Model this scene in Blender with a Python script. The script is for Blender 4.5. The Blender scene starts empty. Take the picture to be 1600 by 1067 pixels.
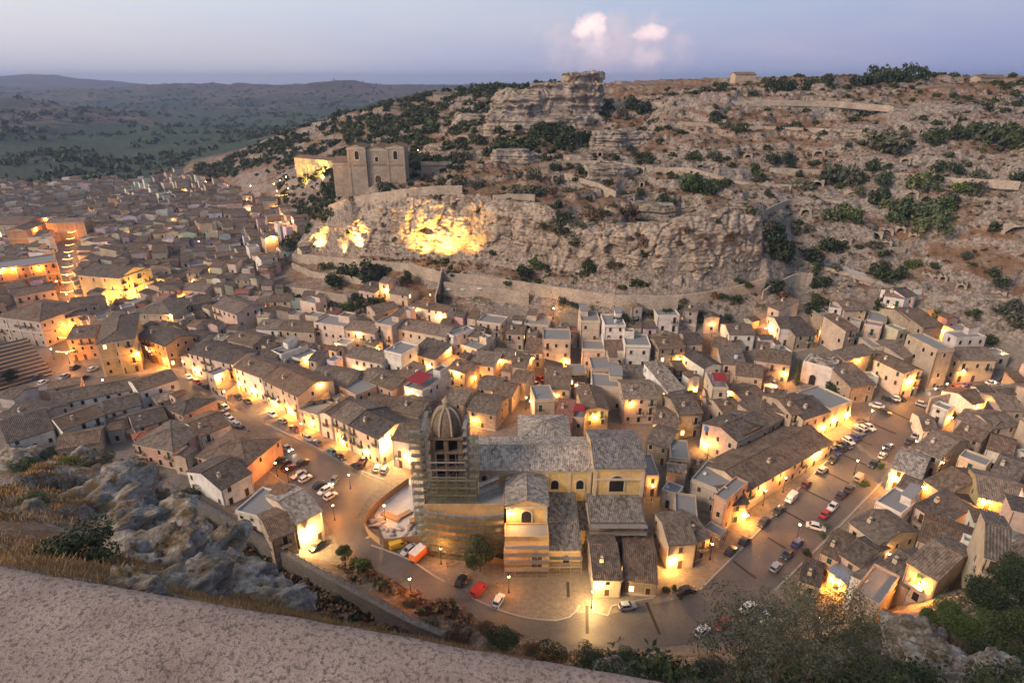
import bpy, math, random
import numpy as np
from mathutils import Vector, Matrix
from mathutils.bvhtree import BVHTree
from mathutils.geometry import delaunay_2d_cdt
SC = bpy.context.scene
COL = SC.collection
R = math.radians
# ------------------------------------------------------------------ camera
CAMZ, FPX, HOR = 100.0, 950.0, 128.0
PITCH = math.atan((533.5 - HOR) / FPX)
cd = bpy.data.cameras.new('camera'); cam = bpy.data.objects.new('camera', cd); COL.objects.link(cam)
cam.location = (0, 0, CAMZ); cam.rotation_euler = (math.pi / 2 - PITCH, 0, 0)
cd.sensor_width = 36.0; cd.lens = FPX / 1600 * 36; cd.clip_start = 0.05; cd.clip_end = 30000
SC.camera = cam
# ------------------------------------------------------------------ sky and light
SUN_EL, SUN_ROT = R(4.0), R(250.0)
W = bpy.data.worlds.new('World'); SC.world = W; W.use_nodes = True
wn = W.node_tree.nodes; wl = W.node_tree.links; wn.clear()
def wnode(t, **kw):
    n = wn.new(t)
    for k, v in kw.items(): setattr(n, k, v)
    return n
out = wnode('ShaderNodeOutputWorld'); bg = wnode('ShaderNodeBackground')
sky = wnode('ShaderNodeTexSky', sky_type='NISHITA', sun_disc=False, sun_elevation=SUN_EL, sun_rotation=SUN_ROT,
            air_density=1.6, dust_density=2.2, ozone_density=2.2)
tc = wnode('ShaderNodeTexCoord'); sep = wnode('ShaderNodeSeparateXYZ'); wl.new(tc.outputs['Generated'], sep.inputs[0])
def wmath(op, a, b=None, clamp=False):
    n = wnode('ShaderNodeMath', operation=op, use_clamp=clamp)
    for i, v in enumerate((a, b)):
        if v is None: continue
        if isinstance(v, (int, float)): n.inputs[i].default_value = v
        else: wl.new(v, n.inputs[i])
    return n.outputs[0]
def wmix(f, a, b):
    n = wnode('ShaderNodeMix', data_type='RGBA')
    for i, v in ((0, f), (6, a), (7, b)):
        if isinstance(v, (int, float)): n.inputs[i].default_value = v
        elif isinstance(v, tuple): n.inputs[i].default_value = v + (1,)
        else: wl.new(v, n.inputs[i])
    return n.outputs[2]
X_, Y_, Z_ = sep.outputs
# dusk afterglow over the nishita sky: lavender band low down, pale in the west (left), blue to the right
lr = wmath('MULTIPLY_ADD', X_, 0.75, True); lr.node.inputs[2].default_value = 0.5      # 0 west .. 1 east
hi = wnode('ShaderNodeMapRange'); wl.new(Z_, hi.inputs[0]); hi.inputs[1].default_value = -0.02; hi.inputs[2].default_value = 0.16
low_c = wmix(lr, (0.52, 0.50, 0.60), (0.30, 0.345, 0.60))
high_c = wmix(lr, (0.68, 0.77, 0.88), (0.15, 0.28, 0.58))
dusk = wmix(hi.outputs[0], low_c, high_c)
zen = wnode('ShaderNodeMapRange'); wl.new(Z_, zen.inputs[0]); zen.inputs[1].default_value = 0.20; zen.inputs[2].default_value = 0.50
dusk = wmix(zen.outputs[0], dusk, wmix(lr, (0.40, 0.43, 0.48), (0.16, 0.20, 0.32)))
# clouds: thin streaks and two puffs with pink light
mp = wnode('ShaderNodeMapping'); mp.inputs['Scale'].default_value = (1.5, 1.5, 9.0); wl.new(tc.outputs['Generated'], mp.inputs[0])
ns = wnode('ShaderNodeTexNoise'); ns.inputs['Scale'].default_value = 2.0; ns.inputs['Detail'].default_value = 5; wl.new(mp.outputs[0], ns.inputs[0])
stre = wnode('ShaderNodeMapRange'); wl.new(ns.outputs[0], stre.inputs[0])
stre.inputs[1].default_value = 0.42; stre.inputs[2].default_value = 0.72; stre.inputs[4].default_value = 0.5
dusk = wmix(stre.outputs[0], dusk, wmix(lr, (0.66, 0.65, 0.72), (0.40, 0.41, 0.56)))
ns2 = wnode('ShaderNodeTexNoise'); ns2.inputs['Scale'].default_value = 38.0; ns2.inputs['Detail'].default_value = 7; ns2.inputs['Roughness'].default_value = 0.6
wl.new(tc.outputs['Generated'], ns2.inputs[0])
def pix_dir(px, py):
    u, v = (px - 800) / FPX, (py - 533.5) / FPX
    c, s = math.cos(PITCH), math.sin(PITCH)
    return Vector((u, c - v * s, -(s + v * c)))
def puff(px, py, rx, ry, hard):
    d = pix_dir(px, py).normalized()
    a = wmath('DIVIDE', wmath('SUBTRACT', X_, d.x), rx); b = wmath('DIVIDE', wmath('SUBTRACT', Z_, d.z), ry)
    q = wmath('ADD', wmath('MULTIPLY', a, a), wmath('MULTIPLY', b, b))
    q = wmath('SUBTRACT', 1.0, q)
    q = wmath('ADD', q, wmath('MULTIPLY', wmath('SUBTRACT', ns2.outputs[0], 0.5), 3.2))
    return wmath('MULTIPLY', wmath('MULTIPLY', q, hard, True), wmath('GREATER_THAN', Y_, 0.0))
dusk = wmix(wmath('MULTIPLY', puff(960, 82, 0.13, 0.055, 0.6), 0.8), dusk, (0.70, 0.58, 0.68))
dusk = wmix(wmath('MULTIPLY', puff(918, 40, 0.027, 0.020, 0.9), 0.9), dusk, (1.25, 0.92, 0.92))
dusk = wmix(wmath('MULTIPLY', puff(928, 68, 0.024, 0.02, 0.8), 0.6), dusk, (0.95, 0.76, 0.82))
dusk = wmix(wmath('MULTIPLY', puff(1018, 52, 0.025, 0.011, 0.9), 0.85), dusk, (1.1, 0.82, 0.86))
dusk = wmix(wmath('MULTIPLY', puff(1012, 88, 0.030, 0.014, 0.8), 0.5), dusk, (0.85, 0.70, 0.78))
sk = wnode('ShaderNodeMix', data_type='RGBA', blend_type='ADD'); sk.inputs[0].default_value = 1.0
sm = wnode('ShaderNodeMix', data_type='RGBA', blend_type='MULTIPLY'); sm.inputs[0].default_value = 1.0
wl.new(sky.outputs[0], sm.inputs[6]); sm.inputs[7].default_value = (0.10, 0.10, 0.10, 1)
wl.new(dusk, sk.inputs[6]); wl.new(sm.outputs[2], sk.inputs[7])
wl.new(sk.outputs[2], bg.inputs[0]); bg.inputs[1].default_value = 0.62
wl.new(bg.outputs[0], out.inputs[0])
sl = bpy.data.lights.new('sun', 'SUN'); sun = bpy.data.objects.new('sun', sl); COL.objects.link(sun)
sl.energy = 2.0; sl.angle = R(22); sl.color = (1.0, 0.75, 0.57)
sun.rotation_euler = (R(58), 0, R(-62))
SC.view_settings.view_transform = 'Standard'; SC.view_settings.look = 'None'
SC.view_settings.gamma = 1; SC.view_settings.exposure = 0.80
SC.cycles.max_bounces = 4; SC.cycles.diffuse_bounces = 2; SC.cycles.glossy_bounces = 2; SC.cycles.transparent_max_bounces = 6
SC.cycles.transmission_bounces = 2; SC.cycles.volume_bounces = 0
SC.cycles.sample_clamp_indirect = 3.0; SC.cycles.sample_clamp_direct = 0; SC.cycles.caustics_reflective = False; SC.cycles.caustics_refractive = False
# ------------------------------------------------------------------ helpers
rng = random.Random(7); nrng = np.random.RandomState(5)
def tag(o, label=None, cat=None, group=None, kind=None):
    if label: o['label'] = label
    if cat: o['category'] = cat
    if group: o['group'] = group
    if kind: o['kind'] = kind
    return o
AUTO = []
def auto(o, text, pos): AUTO.append((o, text, Vector(pos)))
def link(name, me, parent=None, loc=None, rotz=0.0, col=None):
    o = bpy.data.objects.new(name, me); COL.objects.link(o)
    if parent is not None: o.parent = parent
    if loc is not None: o.location = loc
    if rotz: o.rotation_euler = (0, 0, rotz)
    if col is not None: o.color = tuple(col) + (1,)
    return o
def empty(name, loc, rotz=0.0):
    o = bpy.data.objects.new(name, None); COL.objects.link(o); o.location = loc; o.rotation_euler = (0, 0, rotz)
    o.empty_display_size = 0.5
    return o
def copy_tree(o, parent=None):
    c = o.copy(); COL.objects.link(c)
    if parent is not None: c.parent = parent
    for ch in o.children: copy_tree(ch, c)
    return c
class MB:
    """collects polygons (with metre UVs and a material slot) into ONE mesh"""
    def __init__(s): s.v = []; s.f = []; s.m = []; s.uv = []; s.sm = []
    def poly(s, pts, m=0, uv=None, smooth=False):
        i = len(s.v); s.v.extend([tuple(p) for p in pts]); s.f.append(tuple(range(i, i + len(pts)))); s.m.append(m); s.sm.append(smooth)
        if uv is None:
            p = [Vector(q) for q in pts]; n = (p[1] - p[0]).cross(p[2] - p[0])
            if abs(n.z) > 0.9 * n.length: uv = [(q.x, q.y) for q in p]
            else:
                t = Vector((-n.y, n.x, 0)).normalized() if n.xy.length > 1e-9 else Vector((1, 0, 0))
                uv = [(q.dot(t), q.z) for q in p]
        s.uv.extend(uv)
    def box(s, x0, y0, z0, x1, y1, z1, m=0, T=None, faces='xXyYzZ'):
        c = [(x0, y0, z0), (x1, y0, z0), (x1, y1, z0), (x0, y1, z0), (x0, y0, z1), (x1, y0, z1), (x1, y1, z1), (x0, y1, z1)]
        if T is not None: c = [tuple(T @ Vector(p)) for p in c]
        for k, q in (('z', (3, 2, 1, 0)), ('Z', (4, 5, 6, 7)), ('y', (0, 1, 5, 4)), ('X', (1, 2, 6, 5)), ('Y', (2, 3, 7, 6)), ('x', (3, 0, 4, 7))):
            if k in faces: s.poly([c[i] for i in q], m)
    def slab(s, top, th, m=0, uv=None, down=(0, 0, -1), me=None):
        """thick slab below a planar top polygon"""
        d = Vector(down) * th; bot = [tuple(Vector(p) + d) for p in top]; n = len(top)
        s.poly(top, m, uv); s.poly(bot[::-1], m if me is None else me)
        for i in range(n): j = (i + 1) % n; s.poly([top[i], bot[i], bot[j], top[j]], m if me is None else me)
    def tube(s, p0, p1, r0, r1=None, n=6, m=0, smooth=True, cap=True):
        r1 = r0 if r1 is None else r1; p0 = Vector(p0); p1 = Vector(p1); d = (p1 - p0)
        if d.length < 1e-6: return
        d.normalize(); a = d.orthogonal().normalized(); b = d.cross(a)
        A = [p0 + (a * math.cos(t) + b * math.sin(t)) * r0 for t in [2 * math.pi * k / n for k in range(n)]]
        B = [p1 + (a * math.cos(t) + b * math.sin(t)) * r1 for t in [2 * math.pi * k / n for k in range(n)]]
        for k in range(n): j = (k + 1) % n; s.poly([A[k], A[j], B[j], B[k]], m, None, smooth)
        if cap: s.poly(B, m); s.poly(A[::-1], m)
    def lathe(s, prof, c=(0, 0, 0), n=16, m=0, smooth=True, a0=0.0):
        c = Vector(c)
        for (r0, z0), (r1, z1) in zip(prof, prof[1:]):
            for k in range(n):
                t0 = a0 + 2 * math.pi * k / n; t1 = a0 + 2 * math.pi * (k + 1) / n
                P = [c + Vector((r0 * math.cos(t0), r0 * math.sin(t0), z0)), c + Vector((r0 * math.cos(t1), r0 * math.sin(t1), z0)),
                     c + Vector((r1 * math.cos(t1), r1 * math.sin(t1), z1)), c + Vector((r1 * math.cos(t0), r1 * math.sin(t0), z1))]
                if r1 < 1e-6: P = P[:3]
                elif r0 < 1e-6: P = [P[0], P[2], P[3]]
                s.poly(P, m, None, smooth)
    def mesh(s, name, mats):
        me = bpy.data.meshes.new(name)
        me.from_pydata(s.v, [], s.f)
        for mt in (mats if isinstance(mats, (list, tuple)) else [mats]): me.materials.append(mt)
        me.polygons.foreach_set('material_index', s.m); me.polygons.foreach_set('use_smooth', s.sm)
        ul = me.uv_layers.new(name='UVMap'); ul.data.foreach_set('uv', np.array(s.uv, dtype=np.float32).ravel())
        me.update(); return me
    def build(s, name, mats, parent=None, loc=None, rotz=0.0, col=None):
        return link(name, s.mesh(name, mats), parent, loc, rotz, col)
# ---- numpy perlin noise
_perm = np.random.RandomState(3).permutation(256); _perm = np.concatenate([_perm, _perm, _perm])
_g3 = np.random.RandomState(4).normal(size=(256, 3)); _g3 /= np.linalg.norm(_g3, axis=1)[:, None]
def perlin(x, y, z):
    xi = np.floor(x).astype(int); yi = np.floor(y).astype(int); zi = np.floor(z).astype(int)
    xf = x - xi; yf = y - yi; zf = z - zi
    f = lambda t: t * t * t * (t * (t * 6 - 15) + 10)
    u, v, w = f(xf), f(yf), f(zf); xi &= 255; yi &= 255; zi &= 255
    def g(i, j, k):
        h = _g3[_perm[_perm[_perm[(xi + i) & 255] + ((yi + j) & 255)] + ((zi + k) & 255)]]
        return h[..., 0] * (xf - i) + h[..., 1] * (yf - j) + h[..., 2] * (zf - k)
    L = lambda a, b, t: a + (b - a) * t
    return 1.6 * L(L(L(g(0, 0, 0), g(1, 0, 0), u), L(g(0, 1, 0), g(1, 1, 0), u), v), L(L(g(0, 0, 1), g(1, 0, 1), u), L(g(0, 1, 1), g(1, 1, 1), u), v), w)
def fbm(x, y, z, o=4, lac=2.1, gain=0.5):
    s = 0; a = 1.0
    for k in range(o): s = s + a * perlin(x, y, z); x = x * lac + 17.3; y = y * lac + 5.1; z = z * lac + 9.7; a *= gain
    return s
def worley(x, y, z):
    """distance gap to the next cell and a random value per cell"""
    xi, yi, zi = np.floor(x).astype(int), np.floor(y).astype(int), np.floor(z).astype(int); f1 = np.full(x.shape, 9.0); f2 = f1.copy(); idv = np.zeros(x.shape)
    for a in (-1, 0, 1):
        for b in (-1, 0, 1):
            for c in (-1, 0, 1):
                h = _perm[_perm[_perm[(xi + a) & 255] + ((yi + b) & 255)] + ((zi + c) & 255)]; g = _g3[h] * .45 + .5
                d = np.sqrt((xi + a + g[..., 0] - x) ** 2 + (yi + b + g[..., 1] - y) ** 2 + (zi + c + g[..., 2] - z) ** 2); nw = d < f1
                f2 = np.where(nw, f1, np.minimum(f2, d)); idv = np.where(nw, h / 255.0, idv); f1 = np.where(nw, d, f1)
    return f2 - f1, idv
# ---- materials
def newmat(name):
    m = bpy.data.materials.new(name); m.use_nodes = True; nt = m.node_tree; nt.nodes.clear()
    o = nt.nodes.new('ShaderNodeOutputMaterial'); b = nt.nodes.new('ShaderNodeBsdfPrincipled'); nt.links.new(b.outputs[0], o.inputs[0])
    b.inputs['Roughness'].default_value = 0.9; b.inputs['Specular IOR Level'].default_value = 0.2
    return m, NT(nt, b)
class NT:
    def __init__(s, nt, b): s.nt = nt; s.b = b
    def n(s, t, ins=None, **kw):
        n = s.nt.nodes.new(t)
        for k, v in kw.items(): setattr(n, k, v)
        for k, v in (ins or {}).items(): s.put(n.inputs[k], v)
        return n
    def put(s, sock, v):
        if isinstance(v, bpy.types.NodeSocket): s.nt.links.new(v, sock)
        elif isinstance(v, (tuple, list)) and len(v) == 3 and sock.type == 'RGBA': sock.default_value = tuple(v) + (1,)
        else: sock.default_value = v
    def math(s, op, a, b=0.0, c=0.0, clamp=False): return s.n('ShaderNodeMath', {0: a, 1: b, 2: c}, operation=op, use_clamp=clamp).outputs[0]
    def mix(s, f, a, b, mode='MIX'): return s.n('ShaderNodeMix', {0: f, 6: a, 7: b}, data_type='RGBA', blend_type=mode).outputs[2]
    def pos(s, k='Object'): return s.n('ShaderNodeTexCoord').outputs[k]
    def mapped(s, vec, scale=(1, 1, 1), rot=(0, 0, 0)): return s.n('ShaderNodeMapping', {'Vector': vec, 'Scale': scale, 'Rotation': rot}).outputs[0]
    def noise(s, vec, scale, detail=4.0, rough=0.55, dist=0.0): return s.n('ShaderNodeTexNoise', {'Vector': vec, 'Scale': scale, 'Detail': detail, 'Roughness': rough, 'Distortion': dist}).outputs[0]
    def vor(s, vec, scale, feature='F1', out='Distance'): return s.n('ShaderNodeTexVoronoi', {'Vector': vec, 'Scale': scale}, feature=feature).outputs[out]
    def rng(s, v, a, b, c=0.0, d=1.0): return s.n('ShaderNodeMapRange', {0: v, 1: a, 2: b, 3: c, 4: d}).outputs[0]
    def ramp(s, v, stops):
        r = s.n('ShaderNodeValToRGB', {0: v}); e = r.color_ramp.elements
        while len(e) < len(stops): e.new(0.5)
        for el, (p, c) in zip(e, stops): el.position = p; el.color = tuple(c) + (1,)
        return r.outputs[0]
    def bump(s, h, strength=0.5, dist=0.1): s.nt.links.new(s.n('ShaderNodeBump', {'Height': h, 'Strength': strength, 'Distance': dist}).outputs[0], s.b.inputs['Normal'])
    def color(s, c): s.put(s.b.inputs['Base Color'], c)
    def attr(s, name, o='Fac'): return s.n('ShaderNodeAttribute', attribute_name=name).outputs[o]
def flat(name, c, rough=0.8, metal=0.0, spec=0.3, emit=None, es=1.0):
    m, t = newmat(name); v = t.noise(t.pos(), 3.0, 3)
    t.color(t.mix(1.0, c, t.ramp(v, [(0.25, (0.78,) * 3), (0.75, (1.12,) * 3)]), 'MULTIPLY'))
    t.b.inputs['Roughness'].default_value = rough; t.b.inputs['Metallic'].default_value = metal; t.b.inputs['Specular IOR Level'].default_value = spec
    if emit: t.b.inputs['Emission Color'].default_value = tuple(emit) + (1,); t.b.inputs['Emission Strength'].default_value = es
    return m
def wall_mat(name, src):
    m, t = newmat(name); p = t.pos()
    base = t.n('ShaderNodeObjectInfo').outputs['Color'] if src == 'obj' else t.attr('wcol', 'Color')
    big = t.noise(p, 0.35, 5, 0.65); fine = t.noise(t.mapped(p, (1.2, 1.2, 0.35)), 1.6, 5, 0.7); sp = t.noise(p, 6.0, 3)
    c = t.mix(1.0, base, t.ramp(big, [(0.28, (0.66, 0.64, 0.62)), (0.5, (0.95, 0.94, 0.92)), (0.75, (1.12, 1.10, 1.08))]), 'MULTIPLY')
    c = t.mix(t.rng(fine, 0.50, 0.78, 0, 0.55), c, t.mix(1.0, c, (0.52, 0.49, 0.46), 'MULTIPLY'))
    c = t.mix(t.rng(sp, 0.62, 0.75, 0, 0.35), c, t.mix(1.0, c, (0.6, 0.56, 0.5), 'MULTIPLY'))
    t.color(c); t.bump(t.math('ADD', big, sp), 0.35, 0.06); return m
M = {}
M['wall'] = wall_mat('plaster', 'obj'); M['wallv'] = wall_mat('plaster_far', 'attr')
def roof_mat(name, a, b, l, streak=1.0):
    m, t = newmat(name); p = t.pos(); uv = t.n('ShaderNodeUVMap', uv_map='UVMap').outputs[0]
    su = t.n('ShaderNodeSeparateXYZ', {0: uv})
    rows = t.math('SINE', t.math('MULTIPLY', su.outputs[0], 2 * math.pi / 0.42)); lap = t.math('FRACT', t.math('MULTIPLY', su.outputs[1], 1 / 0.5))
    cell = t.n('ShaderNodeTexVoronoi', {'Vector': t.mapped(uv, (1.9, 1.3, 1)), 'Scale': 1.0, 'Randomness': 0.9}).outputs['Color']
    cs = t.n('ShaderNodeSeparateColor', {0: cell}).outputs[0]
    big = t.noise(p, 0.30, 4, 0.6); mid = t.noise(p, 1.7, 4, 0.7)
    pc = t.n('ShaderNodeTexVoronoi', {'Vector': t.mapped(p, (1, 1, .5)), 'Scale': .33}).outputs['Color']; pc = t.n('ShaderNodeSeparateColor', {0: pc}).outputs[1]
    c = t.mix(t.math('ADD', t.rng(big, 0.35, 0.65, -.25, .9), t.math('MULTIPLY', pc, .4), 0, True), a, b)
    c = t.mix(t.rng(cs, 0.0, 1.0, 0, 0.55 * streak), c, l)
    c = t.mix(t.rng(mid, 0.52, 0.74, 0, 0.75), c, (0.045, 0.040, 0.037))
    c = t.mix(t.rng(rows, -1.0, -0.3, 0.32, 0.0), c, (0.03, 0.026, 0.024))
    c = t.mix(t.rng(lap, 0.0, 0.25, 0.25, 0.0), c, (0.05, 0.043, 0.04))
    rnd = t.n('ShaderNodeObjectInfo').outputs['Random']
    c = t.mix(1.0, c, t.ramp(rnd, [(0, (0.62, 0.62, 0.66)), (0.3, (0.95, 0.88, 0.80)), (0.55, (1.25, 0.99, 0.80)), (0.75, (1.05, 1.0, 0.95)), (1, (1.5, 1.36, 1.22))]), 'MULTIPLY')
    t.color(c); t.bump(t.math('ADD', rows, t.math('MULTIPLY', mid, 2.0)), 0.7, 0.08); return m
M['roof'] = roof_mat('clay_tile_roof', (0.082, 0.066, 0.055), (0.165, 0.135, 0.110), (0.31, 0.27, 0.23))
M['roof_red'] = roof_mat('red_tile_roof', (0.24, 0.10, 0.075), (0.30, 0.14, 0.10), (0.36, 0.22, 0.17), 0.7)
M['roof_brown'] = roof_mat('brown_tile_roof', (0.125, 0.085, 0.06), (0.205, 0.145, 0.10), (0.33, 0.26, 0.195), 0.9)
M['roof_pale'] = roof_mat('pale_tile_roof', (0.13, 0.115, 0.10), (0.25, 0.225, 0.20), (0.60, 0.56, 0.50), 1.3)
M['slab'] = flat('roof_screed', (0.24, 0.235, 0.23)); M['trim'] = flat('stone_trim', (0.56, 0.485, 0.38)); M['white'] = flat('white_paint', (0.66, 0.65, 0.62))
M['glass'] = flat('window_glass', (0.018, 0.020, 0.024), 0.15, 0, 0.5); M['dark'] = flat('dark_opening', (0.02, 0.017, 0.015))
M['wood'] = flat('brown_shutter', (0.09, 0.05, 0.03)); M['green'] = flat('green_shutter', (0.02, 0.075, 0.055)); M['iron'] = flat('black_iron', (0.03, 0.03, 0.032), 0.5, 0.6)
M['lit'] = flat('lit_window', (0.5, 0.35, 0.15), emit=(1.0, 0.62, 0.22), es=4.0)
M['red'] = flat('red_awning', (0.27, 0.03, 0.035)); M['blue'] = flat('blue_paint', (0.05, 0.20, 0.45)); M['concrete'] = flat('concrete', (0.32, 0.31, 0.29))
M['metal'] = flat('galvanised_metal', (0.45, 0.46, 0.48), 0.45, 0.8); M['tankw'] = flat('tank_plastic', (0.5, 0.52, 0.55), 0.4)
def stone_mat(name, a, b, dk, sx=1.0):
    m, t = newmat(name); p = t.pos(); uv = t.n('ShaderNodeUVMap', uv_map='UVMap').outputs[0]
    br = t.n('ShaderNodeTexVoronoi', {'Vector': t.mapped(uv, (1.1 * sx, 1.9 * sx, 1)), 'Scale': 1.0}, feature='DISTANCE_TO_EDGE').outputs[0]
    ce = t.n('ShaderNodeTexVoronoi', {'Vector': t.mapped(uv, (1.1 * sx, 1.9 * sx, 1)), 'Scale': 1.0}).outputs['Color']; ce = t.n('ShaderNodeSeparateColor', {0: ce}).outputs[0]
    big = t.noise(p, 0.15, 5, 0.65); mid = t.noise(p, 0.9, 4, 0.7)
    c = t.mix(ce, a, b); c = t.mix(1.0, c, t.ramp(big, [(0.3, (0.62, 0.60, 0.58)), (0.7, (1.12, 1.1, 1.06))]), 'MULTIPLY')
    c = t.mix(t.rng(mid, 0.55, 0.75, 0, 0.7), c, dk); c = t.mix(t.rng(br, 0.0, 0.10, 0.6, 0), c, dk)
    t.color(c); t.bump(t.math('ADD', t.math('MULTIPLY', br, 1.2), mid), 0.6, 0.12); return m
M['stone'] = stone_mat('rubble_stone', (0.42, 0.36, 0.29), (0.54, 0.47, 0.385), (0.15, 0.12, 0.10))
M['domestone'] = stone_mat('dark_dome_stone', (0.17, 0.135, 0.105), (0.25, 0.20, 0.155), (0.09, 0.07, 0.055), 0.8)
M['ashlar'] = stone_mat('ashlar_stone', (0.40, 0.33, 0.25), (0.46, 0.385, 0.295), (0.20, 0.165, 0.125), 0.7)
M['greystone'] = stone_mat('grey_concrete_wall', (0.15, 0.145, 0.14), (0.20, 0.19, 0.18), (0.07, 0.065, 0.06))
# ------------------------------------------------------------------ terrain: surveyed points -> triangulated heights -> polar grid
CAM = Vector((0, 0, CAMZ))
def ptz(px, py, z):
    d = pix_dir(px, py); t = (z - CAMZ) / d.z; return CAM + d * t
def ptY(px, py, Y):
    d = pix_dir(px, py); return CAM + d * (Y / d.y)
TP = []; TA = []; TE = []
def tp(p, paved=0.0, far=0.0): TP.append((p[0], p[1], p[2])); TA.append((paved, far)); return len(TP) - 1
def Zs(s, paved=0.0, far=0.0, line=False):
    ids = [tp(ptz(*map(float, q.split(','))), paved, far) for q in s.split()]
    if line: TE.extend(zip(ids, ids[1:]))
def Ys(s, paved=0.0, far=0.0): [tp(ptY(*map(float, q.split(','))), paved, far) for q in s.split()]
def Ws(s, paved=0.0, far=0.0): [tp(tuple(map(float, q.split(','))), paved, far) for q in s.split()]
# flat town and the valley road
Zs('0,600,0 150,600,0 300,610,0 520,770,0 660,870,0 800,930,0 980,945,0 1100,960,0 0,480,0 0,400,0 0,330,0 100,330,0 200,310,0 200,400,0 250,290,0 300,450,0 400,560,1 0,660,0 120,680,0 300,720,1 400,800,1 480,860,1 760,850,0 900,1000,0 1000,1012,0', 1)
Zs('1180,880,1 1250,760,3 1330,690,5 1400,640,7 1460,605,9 1600,585,12 1330,900,1 1450,850,2 1600,760,4 1600,680,7 1500,700,5 1190,960,1 1290,960,2 1400,960,4 1480,890,6 1560,840,7 1700,640,12 1700,780,7', 1)
Zs('700,640,0 700,600,1 760,560,4 560,560,3 650,520,8 800,500,10 900,560,4 900,510,10 1000,520,10 1000,600,3 1100,600,4 1100,540,10 1180,520,14 1250,560,11 1200,640,5 1300,600,9 1370,560,13 1420,520,18 1300,510,17 1400,472,24 1480,525,18 1550,560,13 1240,470,22 1180,480,20 1000,490,14', 0.8)
Zs('540,500,8 590,470,12 500,480,8 460,520,4 640,480,13 760,490,12 470,440,8 540,440,13 600,440,15 850,480,15 920,490,15 680,455,15', 0.35)
Zs('440,470,5 400,430,6 320,400,3 400,500,2', 1)
# wall along the foot of the cliff: foot line in front, path level behind
WALL = [(455, 396, 14), (500, 400, 16), (560, 405, 20), (640, 412, 24), (690, 425, 24.5), (760, 432, 24.5), (850, 445, 24.5), (960, 461, 25.2), (1060, 462, 26.2), (1110, 455, 27.6), (1150, 447, 29.5), (1200, 434, 32)]
wtop = [ptz(*q) for q in WALL]
ids = [tp(p + Vector((0, 0, -4.6)), 0.2) for p in wtop]; TE.extend(zip(ids, ids[1:]))
ids = [tp(p + Vector((p.x, p.y, 0)).normalized() * 1.2 + Vector((0, 0, -0.8)), 0.2) for p in wtop]; TE.extend(zip(ids, ids[1:]))
# the cliff: (base px,py,z) and (top px,py, metres behind the base)
CLIFF = [(478, 394, 15, 482, 374, 2.5), (500, 391, 17, 512, 333, 3.1), (560, 396, 20, 565, 318, 3.7), (640, 408, 22, 640, 308, 4.3), (700, 413, 23, 705, 308, 5.0), (770, 418, 25, 770, 312, 4.3), (840, 425, 26.5, 845, 320, 5.0), (900, 432, 28, 890, 345, 6.2), (960, 437, 29, 960, 352, 5.6), (1030, 442, 29.5, 1040, 348, 4.3), (1100, 440, 30, 1105, 330, 3.7), (1160, 432, 31.5, 1165, 323, 3.1), (1187, 415, 35, 1195, 325, 3.1), (1197, 392, 40, 1203, 338, 2.5)]
cb = [ptz(*c[:3]) for c in CLIFF]; ctp = [ptY(c[3], c[4], b.y + c[5]) for c, b in zip(CLIFF, cb)]
ids = [tp(p) for p in cb]; TE.extend(zip(ids, ids[1:]))
ids = [tp(p) for p in ctp]; TE.extend(zip(ids, ids[1:]))
# hill of the cross
Ys('590,285,312 545,300,305 640,282,318 700,280,305 850,290,288 850,240,335 850,202,368 1000,300,280 1000,240,325 1000,190,370 1000,160,400 1100,300,268 1100,250,300 1100,200,335 1100,142,400 700,240,360 700,200,420 780,250,330 780,195,380 930,195,372')
Ys('1240,350,255 1240,300,275 1240,250,300 1240,200,325 1240,150,358 1240,124,392 1400,400,232 1400,350,248 1400,300,265 1400,250,285 1400,200,310 1400,150,342 1400,122,385 1600,400,215 1600,330,230 1600,260,255 1600,190,290 1600,126,352 1050,172,352 1050,150,356 1150,172,348 1150,148,352 1250,172,345 1250,146,349 1340,178,338 1340,156,342 1230,262,296 1230,240,299 1350,266,284 1350,243,287 1460,276,272 1460,251,275 1560,284,262 1560,262,265 1260,368,246 1260,351,248.5 1350,373,240 1350,351,242.5 1450,375,236 1450,354,238.5 1720,400,205 1720,300,230 1720,200,280 1720,130,350 1320,122,395 1500,120,375')
Zs('1240,402,35.5 1400,440,30 1600,480,28 1500,470,28 1320,440,29 1230,425,32 1720,520,26')
Ws('150,600,101 300,560,101 450,420,104 80,640,98 20,560,96 500,800,100 250,1100,95 50,1100,92 600,500,104')
Ys('780,142,520 700,142,560 600,165,560 500,190,600 450,205,620 400,225,640 350,245,660 300,262,680 600,205,470 640,240,390 560,240,400')
Ys('500,250,470 470,275,430 420,300,480 440,340,400 350,320,500 300,312,560 470,320,400 480,345,352 400,380,355 540,290,340', 0.5)
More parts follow.
